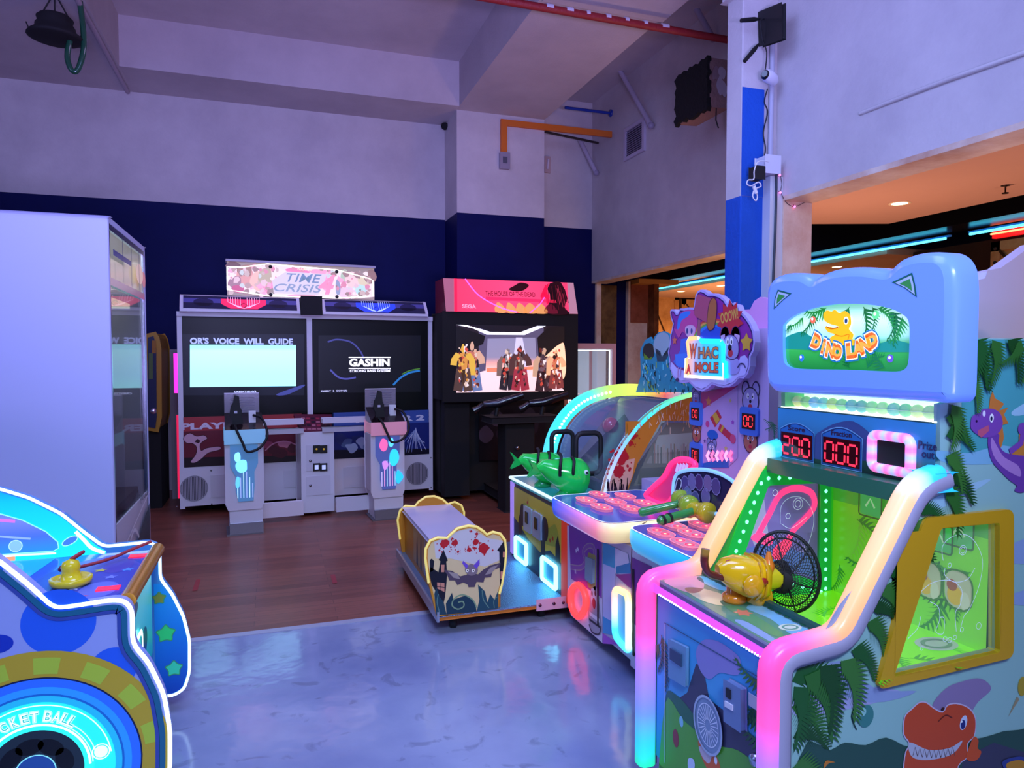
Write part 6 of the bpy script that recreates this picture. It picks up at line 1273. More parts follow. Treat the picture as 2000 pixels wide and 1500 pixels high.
# front door panel with its artwork
fr_ = PX(1.262); b = MB().box((1.262, YA + .03, .1), (1.44, YBk - .03, zd - .05), PAINT, '2c8cc0'); FD = b.build('front_panel', D)
b = MB(); Fq = lambda *p: fr_.Q(dz4(p)); lo_ = .1
b.grad(fr_, [(-YBk + .035, .1), (-YA - .035, .1), (-YA - .035, zd - .06), (-YBk + .035, zd - .06)], .001, [(0, '2c8cb8'), (.5, '48a8d8'), (1, '4098d8')])
b.poly(fr_, Fq((240, 1220), (330, 1160), (370, 1030), (400, 1040), (430, 1190), (520, 1260), (600, 1330), (690, 1440), (690, 1700), (240, 1700)), .0016, PRINT, '3c3c58')
b.poly(fr_, cr(Fq((235, 1170), (280, 1170), (330, 1220), (380, 1300), (380, 1420), (235, 1420)), 4), .002, PRINT, '286848'); b.poly(fr_, cr(Fq((230, 1210), (320, 1290), (450, 1390), (560, 1420), (660, 1500), (700, 1560), (700, 1800), (230, 1800)), 4), .0023, PRINT, '58a830')
b.poly(fr_, cr(Fq((370, 980), (400, 925), (460, 925), (520, 960), (570, 1010), (560, 1080), (480, 1070), (430, 1100), (390, 1060)), 4), .0023, PRINT, '8c88c8')
b.poly(fr_, cr(Fq((380, 1380), (410, 1370), (450, 1420), (480, 1490), (480, 1560), (440, 1530), (400, 1460)), 4), .0027, PRINT, 'd86020'); b.poly(fr_, ell(Fq((460, 1465))[0], .008, .012), .003, PRINT, 'f0f0f8'); b.poly(fr_, cr(Fq((385, 1400), (440, 1430), (430, 1480), (400, 1450)), 3), .003, PRINT, 'c8b8c0')
b.poly(fr_, ell(Fq((280, 1365))[0], .018, .03), .003, PRINT, '902838'); b.poly(fr_, ell(Fq((305, 1290))[0], .012, .018), .003, PRINT, '88c8d8'); b.poly(fr_, cr(Fq((335, 1460), (360, 1460), (365, 1500), (340, 1530)), 3), .003, PRINT, 'c8d8f0')
for k, (x, y, a) in enumerate([(215, 900, -70), (205, 940, -120), (215, 960, -50), (690, 1130, 200), (690, 1220, 230), (690, 1300, 210), (660, 1200, 250), (205, 1480, -40), (690, 1400, 200)]): frond(b, fr_, Fq((x, y))[0], math.radians(a), .13, .0033 + k * 5e-5, lf[k % 4], 10, .24)
b.line(fr_, Fq((232, 850), (232, 1475)), .004, .004, 'b8c8d8'); b.line(fr_, Fq((230, 845), (690, 1110)), .003, .0041, '205070')
b.build('front_artwork', FD)
c = MB(); c.prism(fr_, Fq((262, 918), (340, 955), (338, 1130), (262, 1085)), .004, .016, mat('grey_blue_metal', .35, .4), '78a8c8'); o = c.build('bill_acceptor', FD, bevel=.002); MB().prism(fr_, Fq((275, 955), (325, 985), (325, 1040), (275, 1005)), .016, .022, PAINT, '304868').build('bill_slot', o)
c = MB(); c.prism(fr_, Fq((527, 1098), (600, 1140), (602, 1330), (528, 1280)), .004, .026, mat('grey_blue_metal', .35, .4), '7890b8'); o = c.build('coin_mechanism', FD, bevel=.003); MB().prism(fr_, Fq((540, 1130), (560, 1142), (560, 1185), (540, 1170)), .026, .03, RUB, '181c28').build('coin_slot', o)
MB().prism(fr_, Fq((535, 1190), (570, 1210), (570, 1235), (535, 1215)), .026, .03, PAINT, 'd8d8e8').build('price_sticker', o)
c = MB(); c.prism(fr_, Fq((612, 1158), (657, 1185), (657, 1245), (612, 1215)), .004, .006, PAINT, 'b8c8d0'); c.build('notice_sticker', FD)
o = Fq((430, 1305))[0]; c = MB(); ew, eh = .072, .085; c.poly(fr_, ell(o, ew, eh, n=32), .006, mat('frosted_disc', .25), '8098b8'); c.line(fr_, ell(o, ew, eh, n=32), .008, .009, 'a8b8d0', closed=True)
for k in range(24): a = k * math.pi / 12; c.line(fr_, [(o[0] + ew * .2 * math.cos(a), o[1] + eh * .2 * math.sin(a)), (o[0] + ew * .72 * math.cos(a), o[1] + eh * .72 * math.sin(a))], .003, .0075, 'd8e0f0')
c.line(fr_, ell(o, ew * .75, eh * .75, n=32), .003, .0078, 'd8e0f0', closed=True); c.build('speaker_disc', FD)
MB().lathe(fr_.at(Fq((640, 1462))[0], .004), fr_.n, [(0, .012), (.016, .01), (.018, 0)], CHROME, 'c0c8d8', 14).build('lock', FD)
# light tubes on both front edges
LT = [(0, '28e8a8'), (.06, '30c8e8'), (.14, '7088ff'), (.26, 'b078ff'), (.33, 'ff58b0'), (.42, 'ff4aa0'), (.50, 'ff5aa8'), (.56, 'ff90a0'), (.60, 'ffa878'), (.72, 'ffb880'), (.9, 'ffc090'), (.95, 'a8e0e8'), (.965, '38c8f8'), (1, '30b8f0')]
path = [(1.235, .06), (1.235, .5), (1.235, .715), (1.45, .735), (1.705, 1.135), (1.80, 1.16)]
def sm(path):
    P_ = []; 
    for i, p in enumerate(path):
        if 0 < i < len(path) - 1 and i != 1:
            a, c_ = V(path[i - 1]) - V(p), V(path[i + 1]) - V(p); d = .05; A, B2 = V(p) + a.normalized() * d, V(p) + c_.normalized() * d
            P_ += [tuple(A * (1 - t) ** 2 + V(p) * 2 * t * (1 - t) + B2 * t * t) for t in (0, .25, .5, .75, 1)]
        else: P_.append(p)
    out = [P_[0]]
    for i in range(1, len(P_)):
        n = max(1, int((V(P_[i]) - V(P_[i - 1])).length / .03)); out += [tuple(V(P_[i - 1]).lerp(V(P_[i]), (k + 1) / n)) for k in range(n)]
    return out
sp_ = sm(path); cum = [0]
for i in range(1, len(sp_)): cum.append(cum[-1] + (V(sp_[i]) - V(sp_[i - 1])).length)
for yy in (YA + .005, YBk - .0):
    b = MB(); b.tube([V((x, yy, z)) for x, z in sp_], (.032, .031), mat('lit_tube', .3, emis=.78), n=16, up=(0, 1, 0), cf=lambda i, j: ramp(LT, cum[i] / cum[-1]), sq=True)
    b.build('light_tube', D)
    bb2 = MB(); bb2.tube([V((x + .02, yy - (.012 if yy < 1.8 else -.012), z - .012)) for x, z in sp_], (.03, .024), PAINT, 'a8a0c0', n=8, up=(0, 1, 0), sq=True); bb2.build('tube_backing', D)
# display head : score board, shelf of capsules, sign
xs_ = 1.785; hx = PX(xs_); Hx = lambda *p: hx.Q(dz(p))
b = MB().box((xs_, YA + .024, 1.125), (2.2, YBk, 1.31), PAINT, '285858'); SB2 = b.build('score_board', D); MB().box((2.2, YA + .001, board[-1][1] - .02), (XR, YBk - .03, board[-1][1] - .001), PAINT, '88a8b8').build('top_panel', D); MB().box((XR - .02, YA + .001, .1), (XR - .001, YBk - .04, board[-1][1] - .02), PAINT, '88a8b8').build('back_panel', D)
b = MB(); b.grad(hx, [(-YBk, 1.128), (-YA, 1.128), (-YA, 1.306), (-YBk, 1.306)], .001, [(0, '1c4030'), (.25, '2c6848'), (.5, '3878a0'), (1, '3c98d0')])
b.poly(hx, cr(Hx((380, 1080), (420, 1040), (500, 1000), (600, 990), (700, 1060), (760, 1080), (760, 1200), (380, 1200)), 4), .0014, PRINT, '3c5088')
for x, y, a in ((150, 1000, -120), (150, 1000, -60), (150, 995, 200)): frond(b, hx, Hx((x, y))[0], math.radians(a), .05, .002 + a * 1e-6 * 3, '1f5a38', 7, .3)
b.line(hx, Hx((148, 1000), (155, 1090)), .006, .002, '285048')
for x0, x1, y0, y1, t, lab in ((185, 380, 1000, 1185, '200', 'Score'), (420, 652, 1030, 1230, '000', 'Fraction')):
    A, B2, C2, D2_ = Hx((x0, y1), (x1, y1 + 20), (x1, y0 + 40), (x0, y0 + 30)); u0, v0, u1, v1 = A[0], A[1], C2[0], C2[1]
    pts = [(u0, v0), (u1, v0), (u1, v1 - .01)] + [(u1 + (u0 - u1) * k / 8, v1 - .01 + .028 * math.sin(math.pi * k / 8)) for k in range(1, 8)] + [(u0, v1 - .01)]
    b.poly(hx, pts, .003, PRINT, '2868b0'); b.line(hx, pts, .003, .0034, '78b0d8', closed=True); b.line(hx, inset(pts, .004), .002, .0035, '183060', closed=True)
    b.text(hx, lab, (u0 + (u1 - u0) * .25, v1 - .012), (u1 - u0) * .5, .018, .004, '381838', bold=.02)
    b.pbox(hx, (u0 + .008, v0 + .008), (u1 - .008, v1 - .02), .003, .005, mat('dark_red_window', .1), '400810'); seg7(b, hx, t, (u0 + .012, v0 + .016), u1 - u0 - .024, v1 - v0 - .052, .006, 'ff2840', E(1.8))
b.text(hx, 'Prize', Hx((965, 1142))[0], .062, .024, .003, '282850', bold=.02); b.text(hx, 'out', Hx((985, 1192))[0], .042, .02, .003, '282850', bold=.02)
b.build('score_artwork', SB2)
MB().box((1.715, YA + .03, 1.075), (1.79, YBk - .03, 1.126), mat('dark_green_visor', .25), '2c6850').build('visor', D)
q4 = Hx((745, 1085), (900, 1110), (905, 1255), (745, 1235)); u0, u1, v0, v1 = q4[0][0], q4[2][0], q4[2][1], q4[0][1]
b = MB().pbox(hx, (u0, v0), (u1, v1), .002, .006, MATTE, '061410'); rr = rrect((u0 - .018, v0 - .012), (u1 + .018, v1 + .012), .02, 4); n_ = len(rr)
pts = [];
for i in range(n_):
    p, q_ = V(rr[i]), V(rr[(i + 1) % n_]); m_n = max(1, int((q_ - p).length / .008)); pts += [tuple(p.lerp(q_, k / m_n)) for k in range(m_n)]
b.tube([hx.at(p, .012) for p in pts], .0155, mat('lit_frame', .3, emis=.95), n=8, closed=True, cf=lambda i, j: mixc('ff70b8', 'a8b8ff', .5 + .5 * math.sin((i % len(pts)) * 2 * math.pi * 10 / len(pts)))); b.build('lit_prize_frame', SB2)
b = MB().box((xs_ - .02, YA - .02, 1.115), (xs_ + .05, YA + .06, 1.17), mat('lit_cyan', .25, emis=.6), '28b8f0'); b.build('tube_end_block', D, bevel=.008)
b = MB().box((xs_ + .0, YA + .01, 1.31), (xs_ + .012, YBk, 1.375), GLASS, 'e8fff0'); b.box((xs_ + .1, YA + .01, 1.31), (xs_ + .12, YBk, 1.375), mat('lit_shelf_back', .4, emis=1.0), 'e8ffe0'); b.box((xs_, YA + .01, 1.375), (2.2, YBk, 1.385), mat('green_edge', .3, emis=.4), '20c870'); b.box((xs_ + .012, YA + .01, 1.308), (xs_ + .1, YBk, 1.312), E(1.6), 'f8fff0')
SH = b.build('capsule_shelf', D)
cols = ['d8d080', '88c858', '58a8e8', '60c8d8', 'c8d868', '80d090', '38a8c8', '30a8b8', 'a8e0a0', 'c0e8a8', '58b8c0', '60c898', 'd8e8a0', 'b8d8a0', '48a088']
for i, c in enumerate(cols):
    y = YBk - .04 - i * .0425
    g = thing('prize_capsule', (xs_ + .055, y, 1.312), 'round translucent prize capsule in the lit row under the eared sign', 'capsule', 'prize capsules on the lit shelf')
    MB().ball((xs_ + .055, y, 1.312 + .021), .021, mat('capsule_plastic', .12, alpha=.7, emis=.12), c, 12).build('shell', g); MB().tube([(xs_ + .055 + .0213 * math.cos(t), y + .0213 * math.sin(t), 1.333) for t in [k * math.pi / 8 for k in range(16)]], .0012, GLOSS, 'e8f0e8', n=4, closed=True).build('seam', g)
# eared sign, blow-moulded
SX = PX(1.76); sq_ = lambda *p: SX.Q(dz(p))
ol = [(132, 740), (130, 500), (131, 300), (140, 230), (175, 180), (240, 156), (330, 155), (370, 168), (400, 185), (430, 168), (500, 138), (600, 123), (700, 122), (780, 133), (825, 135), (850, 112), (900, 72), (980, 46), (1060, 37), (1120, 42), (1170, 75), (1200, 130), (1210, 200), (1212, 300), (1205, 560), (1198, 800), (1185, 860), (1140, 885), (1000, 876), (600, 848), (220, 826), (160, 805)]
O = cr(sq_(*ol), 3); b = MB(); rows = []; cen = V((sum(p[0] for p in O) / len(O), sum(p[1] for p in O) / len(O)))
PLm = mat('moulded_blue_plastic', .22, emis=.32)
for ins, hh in ((0, -.06), (0, 0), (.004, .013), (.014, .024), (.03, .03)): rows.append([SX.at(p, hh) for p in inset(O, ins)])
b.grid(rows, PLm, '6a90f8', True, True); top = inset(O, .03)
wn = cr(sq_(*[(238, 480), (245, 440), (300, 395), (400, 355), (500, 335), (580, 328), (720, 332), (840, 352), (925, 392), (955, 440), (957, 560), (950, 660), (930, 695), (880, 709), (740, 705), (580, 698), (400, 696), (300, 690), (258, 672), (240, 630)]), 3)
b.poly(SX, top, .03, PLm, '6a90f8', holes=[wn[::-1]]); b.grid([[SX.at(p, .03) for p in wn], [SX.at(p, .016) for p in wn]], PLm, '5a9cf8', True, True)
b.poly(SX, O[::-1], -.06, PAINT, '8080b0')
SGN = b.build('eared_sign', D)
b = MB(); em = mat('backlit_film', .12, emis=.7); pS = SX.off(.017)
b.grad(pS, wn, 0, [(0, '187830'), (.3, '30a848'), (.42, '58b878'), (.5, 'a8e8d8'), (.75, 'd8fff0'), (1, '78d8a0')], em, n=20)
b.poly(pS, clip(cr([tuple(p) for p in sq_((235, 520), (300, 490), (340, 484), (380, 510), (450, 530), (600, 555), (700, 560), (790, 545), (830, 530), (880, 535), (958, 560), (958, 600), (235, 580))], 3), 0, wn[0][0], 1), .001, em, '188878')
for k, (x, y, a, L) in enumerate([(400, 370, -100, .09), (340, 400, -130, .08), (600, 345, -120, .08), (680, 345, -60, .1), (760, 350, -20, .09), (820, 370, -50, .1), (860, 380, -80, .08), (900, 400, -90, .08), (270, 440, -120, .06), (730, 345, -60, .07), (470, 350, -150, .1), (800, 690, 150, .08), (600, 690, 120, .07), (500, 690, 60, .06), (700, 690, 60, .07)]):
    frond(b, pS, sq_((x, y))[0], math.radians(a), L, .0014 + k * 3e-5, ['0c6830', '1c8838', '107040'][k % 3], 9, .28, em)
for x, y, r, c in ((395, 418, .012, 'f06848'), (750, 390, .013, '60d880'), (330, 632, .012, '3070e8'), (832, 635, .012, '6050c0')): b.poly(pS, ell(sq_((x, y))[0], r), .0024, em, c); b.poly(pS, ell(sq_((x - 4, y - 5))[0], r * .4), .0026, em, 'ffffff')
yd = 'ffb018'
b.poly(pS, cr(sq_((460, 420), (455, 385), (475, 365), (500, 372), (520, 362), (545, 380), (575, 368), (605, 390), (612, 440), (600, 470), (625, 500), (620, 530), (665, 525), (640, 560), (560, 560), (500, 545), (490, 520), (520, 500), (480, 485), (465, 455), (530, 465), (540, 455), (490, 440)), 3), .003, mat('backlit_film', .12, emis=.8), yd)
b.line(pS, cr(sq_((470, 455), (500, 468), (540, 460)), 4, False), .004, .0034, 'b86010', em); b.line(pS, cr(sq_((520, 500), (560, 510), (600, 500), (590, 540)), 4, False), .003, .0034, 'd08010', em)
b.poly(pS, ell(sq_((584, 422))[0], .010, .012), .0036, em, 'f0f8ff'); b.poly(pS, ell(sq_((584, 424))[0], .006, .008), .0038, em, '203868')
tt = 'DINO LAND'
for i, ch in enumerate(tt):
    if ch == ' ': continue
    t = (i - 4) / 4.0; x = 575 + 158 * t; y = 602 - 62 * t * t - (8 if i > 4 else 0); rot = .42 * t
    for hh, c_, s_, bo in ((.0042, '2070a8', 1.4, .15), (.0046, 'f8e8c0', 1.2, .11), (.005, 'e06828', 1.02, .07), (.0053, 'f8a840', 1.0, .06)):
        b.text(pS, ch, sq_((x, y))[0], (.011 if ch == 'I' else .039) * s_, .05 * s_ if hh < .0052 else .03, hh, c_, em, bold=bo, mid=True, rot=rot)
b.build('sign_artwork', SGN)
for pts in ([(210, 248), (290, 270), (240, 310), (187, 360), (192, 300)], [(858, 208), (975, 153), (992, 220), (1002, 293), (930, 240)]):
    b = MB(); q5 = sq_(*pts); b.poly(SX, q5, .0312, PRINT, '186858'); ce = (sum(p[0] for p in q5) / 5, sum(p[1] for p in q5) / 5); sk = lambda k_: [(ce[0] + (p[0] - ce[0]) * k_, ce[1] + (p[1] - ce[1]) * k_) for p in q5]; b.poly(SX, sk(.78), .0318, PRINT, 'b8c8f0'); b.poly(SX, sk(.5), .0324, PRINT, '3c9848'); b.build('ear_patch', SGN)
MB().box((1.83, YA + .02, 1.385), (1.88, YBk, 1.62), PAINT, '384868').build('head_box', D)
# the net gun on the deck
g0 = V((1.375, 1.855, zd)); g = thing('net_gun', g0, 'yellow dinosaur-shaped net gun on a swivel post, its black net facing into the game', 'toy gun')
YG = mat('yellow_gloss', .15, coat=.6)
MB().lathe(g0 + V((0, 0, .001)), (0, 0, 1), [(.001, 0), (.036, 0), (.038, .006), (.038, .02), (.03, .026), (.024, .03), (.024, .07)], YG, 'd88018', 20).build('swivel_post', g)
ax = V((.78, -.5, .02)).normalized(); gp = PY(1.83)
c0 = gp.P(1462, 1125); body = MB(); ct = [(-.105, .016, .018), (-.088, .018, .036), (-.05, .010, .056), (-.015, .002, .064), (.02, -.004, .066), (.048, -.006, .06), (.056, -.004, .03)]
ax = (gp.P(1535, 1118) + V((0, -.0, 0)) - gp.P(1410, 1122)); ax = (ax + V((.0, -.04, 0))).normalized()
body.tube([c0 + ax * t + V((0, 0, z)) for t, z, r in ct], [r * .94 for _, _, r in ct], YG, 'e8b408', n=16, sq=True); 
body.tube([c0 + ax * .05, c0 + ax * .1], [.042, .04], YG, 'd0c018', n=16)
for t in (.004, .024): body.tube([c0 + ax * t, c0 + ax * (t + .006)], [.0675, .0675], YG, 'd8a010', n=16, sq=True)
bo = body.build('gun_body', g)
MB().tube([c0 + ax * .0 + V((0, 0, -.05)), c0 + ax * .03 + V((0, 0, -.06)), c0 + ax * .066 + V((0, 0, -.05))], [.03, .036, .03], YG, 'd89810', n=10, sq=True).build('jaw', g)
MB().lathe(c0 + ax * -.02 + V((-.01, -.068, -.01)), V((-.2, -1, 0)), [(.001, .012), (.02, .012), (.03, .006), (.034, 0)], YG, 'e0a010', 16).build('pivot_cap', g)
MB().tube([c0 + V((0, 0, -.03)), g0 + V((0, 0, .05))], .026, YG, 'd08818', n=14).build('neck', g)
hn = cr([gp.P(1412, 1128), gp.P(1386, 1120), gp.P(1376, 1100), gp.P(1378, 1072)], 5, False); MB().tube(hn, [.011 + .002 * (i / len(hn)) for i in range(len(hn))], GLOSS, n=10, cf=lambda i, j: ramp([(0, '601c20'), (.75, '6a2420'), (.8, 'a87830'), (1, 'b08838')], i / len(hn))).build('tail_horn', g)
for t, dz_, r in ((-.075, .045, .012), (.0, -.0, .018)):
    MB().ball(c0 + ax * t + V((-.0, -.066 if t == 0 else -.014, dz_)), r, GLOSS, 'a02020', 10, sc=(1.3, .5, .8)).build('red_spot', g)
MB().tube([c0 + ax * .03 + V((0, -.03, .0)), c0 + ax * .055 + V((0, -.02, .04)), c0 + ax * .06 + V((0, -.01, .082))], [.02, .018, .006], YG, 'e07820', n=8).build('crest', g)
MB().tube([c0 + ax * .095, c0 + ax * .118], [.05, .054], MATTE, '181418', n=12).build('net_collar', g)
nc = gp.P(1535, 1117); hoop = []; fw = V((.62, .78, 0)).normalized(); sdv = V((-fw.y, fw.x, 0)); 
e1 = (V((0, 0, 1)) + sdv * .08).normalized(); e2 = sdv
ra, rb_ = .130, .100
def hp(t, s=1., f=0.): return nc + e1 * (ra * s * math.sin(t)) + e2 * (rb_ * s * math.cos(t)) + fw * f
hoop = [hp(2 * math.pi * k / 40) for k in range(40)]
MB().tube(hoop, .0055, RUB, '141418', n=6, closed=True).tube([hp(2 * math.pi * k / 40, .84, .0) for k in range(40)], .003, RUB, '141418', n=5, closed=True).build('net_hoop', g)
nb_ = MB(); R_ = 14; th = 54; rad = lambda r: (1 - .86 * (r / R_) ** 1.3, -.075 * (r / R_) * (2 - r / R_))
col_ = '1c1c22'
for k in range(th):
    for dr in (-1, 1):
        p_ = []
        for r in range(R_ + 1):
            s_, f_ = rad(r); p_.append(hp(2 * math.pi * (k + dr * r * .5) / th, s_, f_))
        nb_.tube(p_, .0012, RUB, col_, n=3, caps=False)
nt_ = nb_.build('net', g)
st = MB()
for k in range(6):
    p_ = []
    for r in range(R_ + 1): s_, f_ = rad(r); p_.append(hp(2 * math.pi * k / 6 + .3, s_, f_))
    st.tube(p_, .0028, RUB, '121216', n=5)
st.build('net_seam', g)
# pale cabinet behind the game at the right edge
pr = PY(2.2); ol = pr.Q([(1872, 700), (1872, 570), (1884, 556), (1925, 545), (1930, 530), (1955, 525), (1990, 500), (2020, 478), (2120, 450), (2120, 700)])
ol = ol[:1] + ol[1:]; low = (min(p[0] for p in ol), max(p[0] for p in ol))
t_ = thing('white_cabinet', ((low[0] + low[1]) / 2 + .3, 2.2, 0), 'plain white stepped cabinet back showing behind the dinosaur game at the right edge', 'arcade machine')
W_ = MB().prism(pr, [(2.45, .05), (2.45, ol[0][1])] + ol[1:-1] + [(ol[-2][0], .05)] if ol[0][0] > 2.45 else [(ol[0][0], .05)] + ol[1:-1] + [(ol[-2][0], .05)], -.06, 0, SIDE, 'd8d4ec'); W_.build('back_panel', t_, bevel=.004)
MB().prism(pr, pr.Q([(1886, 660), (1886, 588), (1908, 585), (1908, 660)]), .0, .005, SIDE, 'd0cce6').build('hatch', t_)
# ---------------------------------------------------------------- corridor lamps and neon
def downlight(p, lab, r=.07, pw=30, sz=.1):
    g = thing('downlight', p, lab, 'ceiling light', 'recessed downlights in the corridor ceiling'); p = V(p)
    MB().lathe(p + V((0, 0, -.006)), (0, 0, 1), [(r * .8, .004), (r, 0), (r * 1.15, .002), (r * 1.15, .006)], PAINT, 'f0d8c0', 20).build('trim_ring', g)
    MB().poly(Pl(p + V((0, 0, -.004)), (1, 0, 0), (0, -1, 0)), ell((0, 0), r * .82, n=20), 0, E(9), 'ffe0a8').build('lens', g)
    l = bpy.data.lights.new('downlight_lamp', 'AREA'); l.shape = 'DISK'; l.size = sz; l.energy = pw; l.color = (1, .55, .25); l.spread = 2.6
    o = bpy.data.objects.new('downlight_lamp', l); COL.objects.link(o); o.location = (0, 0, -.02); o.parent = g
downlight(PZ(2.75).P(1757, 397), 'round lit downlight in the salmon corridor ceiling above the eared sign', .075, 60)
downlight(PZ(2.72).P(1635, 521), 'round lit downlight in the tan ceiling just left above the eared sign', .075, 60)
downlight(PZ(2.72).P(1330, 569), 'small lit downlight above the golden crates in the far opening', .08, 60)
downlight(PZ(2.72).P(1408, 558), 'lit downlight beside the blue column in the far opening', .08, 60)
d_ = PZ(3.2).P(1370, 515); downlight(d_, 'lit downlight in the black ceiling of the far opening', .08, 30)
for x, y, p_ in ((4.6, 1.5, 2.0), (4.4, 4.6, 1.7)):  # unseen uplights added to brighten the dark corridor ceiling
    l = bpy.data.lights.new('corridor_wall_washer', 'AREA'); l.shape = 'RECTANGLE'; l.size = .5; l.size_y = .5; l.energy = 28; l.color = (1, .56, .34)
    o = bpy.data.objects.new('corridor_wall_washer', l); COL.objects.link(o); o.location = (x, y, .9); o.rotation_euler = (math.pi, 0, 0)
l = bpy.data.lights.new('corridor_wall_washer', 'AREA'); l.shape = 'RECTANGLE'; l.size = .8; l.size_y = .8; l.energy = 70; l.color = (1, .58, .3)  # one more added uplight, brightening the far opening
o = bpy.data.objects.new('corridor_wall_washer', l); COL.objects.link(o); o.location = (7.6, 10.0, .9); o.rotation_euler = (math.pi - .5, 0, 0)
for y0, y1, lab in ((5.78, 8.9, 'long blue neon tube under the black duct, behind the eared sign'), (3.4, 5.5, 'blue neon tube under the black duct at the right edge of the picture'), (9.1, 11.9, 'blue neon tube under the black duct seen through the far opening')):
    nt = thing('neon_tube', (6.95, (y0 + y1) / 2, 2.78), lab, 'neon light', 'blue neon tubes along the corridor')
    MB().tube([(6.95, y0, 2.775), (6.95, y1, 2.775)], .014, E(3.2), '50d8ff', n=8).build('tube', nt)
    MB().box((6.96, y0 - .03, 2.792), (7.0, y1 + .03, 2.81), mat('lit_channel', .4, emis=.3), '2070c0').build('channel', nt)
nt = thing('neon_tube', (7.28, 5.0, 2.8), 'red neon line above the golden crate at the right edge', 'neon light')
MB().box((7.27, 3.5, 2.745), (7.6, 5.5, 2.83), mat('red_lit_box', .3, emis=1.2), 'e01818').build('light_box', nt); MB().tube([(7.25, 3.5, 2.79), (7.25, 5.5, 2.79)], .01, E(3), 'ff9060', n=6).build('tube', nt)
sp = PZ(2.75).P(1964, 362); g = thing('sprinkler', sp, 'small sprinkler head hanging from the salmon corridor ceiling', 'sprinkler')
MB().lathe(sp + V((0, 0, -.06)), (0, 0, 1), [(.001, 0), (.022, 0), (.022, .006), (.005, .01), (.006, .05), (.03, .056), (.03, .06)], STEEL, '30201c', 12).build('head', g)
# ---------------------------------------------------------------- things on walls and ceiling
# black lamp hanging under the beam, green hose beside it
o = PY(6.6); c = o.P(108, 57); g = thing('hanging_lamp', (c.x, c.y, c.z), 'old black bell-shaped lamp hanging near the upper left corner', 'lamp')
MB().lathe((c.x, c.y, c.z - .08), (0, 0, 1), [(.001, .0), (.17, .0), (.2, .012), (.19, .03), (.14, .07), (.14, .1), (.12, .13), (.13, .16), (.11, .18), (.001, .18)], MATTE, '0e0c12', 20).build('housing', g)
for s, e in ((-.1, -.02), (.1, .02), (.0, .0)): MB().tube([(c.x + s, c.y, c.z + .09), (c.x + e, c.y, 4.352)], .006, RUB, '141218', n=5).build('hanger', g)
for s in (-1, 1): MB().tube([(c.x + s * .17, c.y, c.z - .05), (c.x + s * .2, c.y, c.z + .03)], .005, RUB, '141218', n=5).build('clip', g)
hs = cr([o.P(154, -30), o.P(157, 10), o.P(163, 60), o.P(163, 100), o.P(152, 136), o.P(140, 137), o.P(132, 115), o.P(134, 90), o.P(140, 65), o.P(130, 48)], 6, False)
m = MB().tube(hs, .022, GLOSS, '1c4c38', n=8).build('hose'); meta(m, 'dark green hose looping down beside the black hanging lamp', 'hose')
# red pipe across, orange cable trunking with a switch box, short blue pipe, white struts
p1, p2 = V((-2.0, 5.2, 4.21)), V((4.08, 5.2, 4.19))
g = thing('red_pipe', (1, 5.2, 4.2), 'dark red pipe with peeling paint crossing below the ceiling', 'pipe')
MB().tube([p1, p2], .03, mat('red_pipe_paint', .5, bump=.3), '8c1c24', n=12).build('pipe_run', g)
b = MB()
for k in range(7): x = 2.05 + .17 * k; b.tube([(x, 5.2, 4.2045 - x * .0005), (x + random.uniform(.02, .09), 5.2, 4.204)], .0312, MATTE, 'c8c0d0', n=12)
b.build('bare_patch', g, ) ; bpy.data.objects['bare_patch']['kind'] = 'stuff'
MB().tube([(1.85, 5.2, 4.22), (1.85, 5.2, 4.85)], .012, RUB, '281820', n=6).build('hanger', g)
pp_ = PY(8.05); OR = mat('orange_trunking', .45)
g = thing('cable_trunking', pp_.P(983, 300), 'orange cable trunking bent over the pillar with a grey switch box', 'cable trunking')
a, b2 = pp_.q(977, 300), pp_.q(989, 236)
MB().pbox(pp_, (a[0], pp_.q(980, 302)[1]), (b2[0], pp_.q(980, 234)[1]), 0, .035, OR, 'd87020').build('riser', g)
e = pp_.q(1193, 258); w_ = pp_.q(980, 234)[1] - pp_.q(980, 246)[1]; st = pp_.q(989, 236)
MB().pbox(pp_, (st[0], pp_.q(980, 246)[1]), (e[0], pp_.q(980, 234)[1]), 0, .035, OR, 'd87020').build('run', g)
MB().tube([V((3.17, 8.06, pp_.q(980, 246)[1] - .01)), V((e[0] - .1, 8.2, pp_.q(980, 246)[1] - .03))], .015, RUB, '281c20', n=6).build('cable', g)
q_ = pp_.Q([(975, 330), (993, 301)]); k = MB().pbox(pp_, q_[0], q_[1], 0, .05, PAINT, '9890a0').build('switch_box', g, bevel=.006); MB().pbox(pp_, (q_[0][0] + .03, q_[0][1] + .06), (q_[1][0] - .03, q_[1][1] - .05), .05, .055, PAINT, '585868').build('box_cover', k)
b = MB().tube([(3.45, 8.1, PY(8.1).q(1143, 215)[1]), (4.085, 8.1, PY(8.1).q(1143, 215)[1])], .018, GLOSS, '1838a0', n=8).lathe((4.08, 8.1, PY(8.1).q(1143, 215)[1]), (-1, 0, 0), [(.001, .02), (.045, .02), (.045, 0)], GLOSS, '1838a0', 12)
meta(b.build('blue_pipe'), 'short blue pipe sticking out of the wall above the orange trunking', 'pipe')
wl = PX(XW)
for (a, b2), lab in ((((1216, 108), (1279, 246)), 'white strut running down the far right wall above the louvred vent'), (((1132, 272), (1171, 338)), 'short white strut in the corner under the orange trunking')):
    A = wl.P(*b2, .05); B_ = wl.P(*a, .05) if a[0] > 1160 else PY(8.56).P(*a) + V((.12, 0, 0)); g = thing('strut', A, lab, 'strut', 'white struts on the far right wall')
    MB().tube([A, B_ + V((-.12, 0, 0))], .03, PAINT, 'b8b0c4', n=8).build('rod', g); MB().ball(A, .04, PAINT, 'a098b0', 8).build('foot', g)
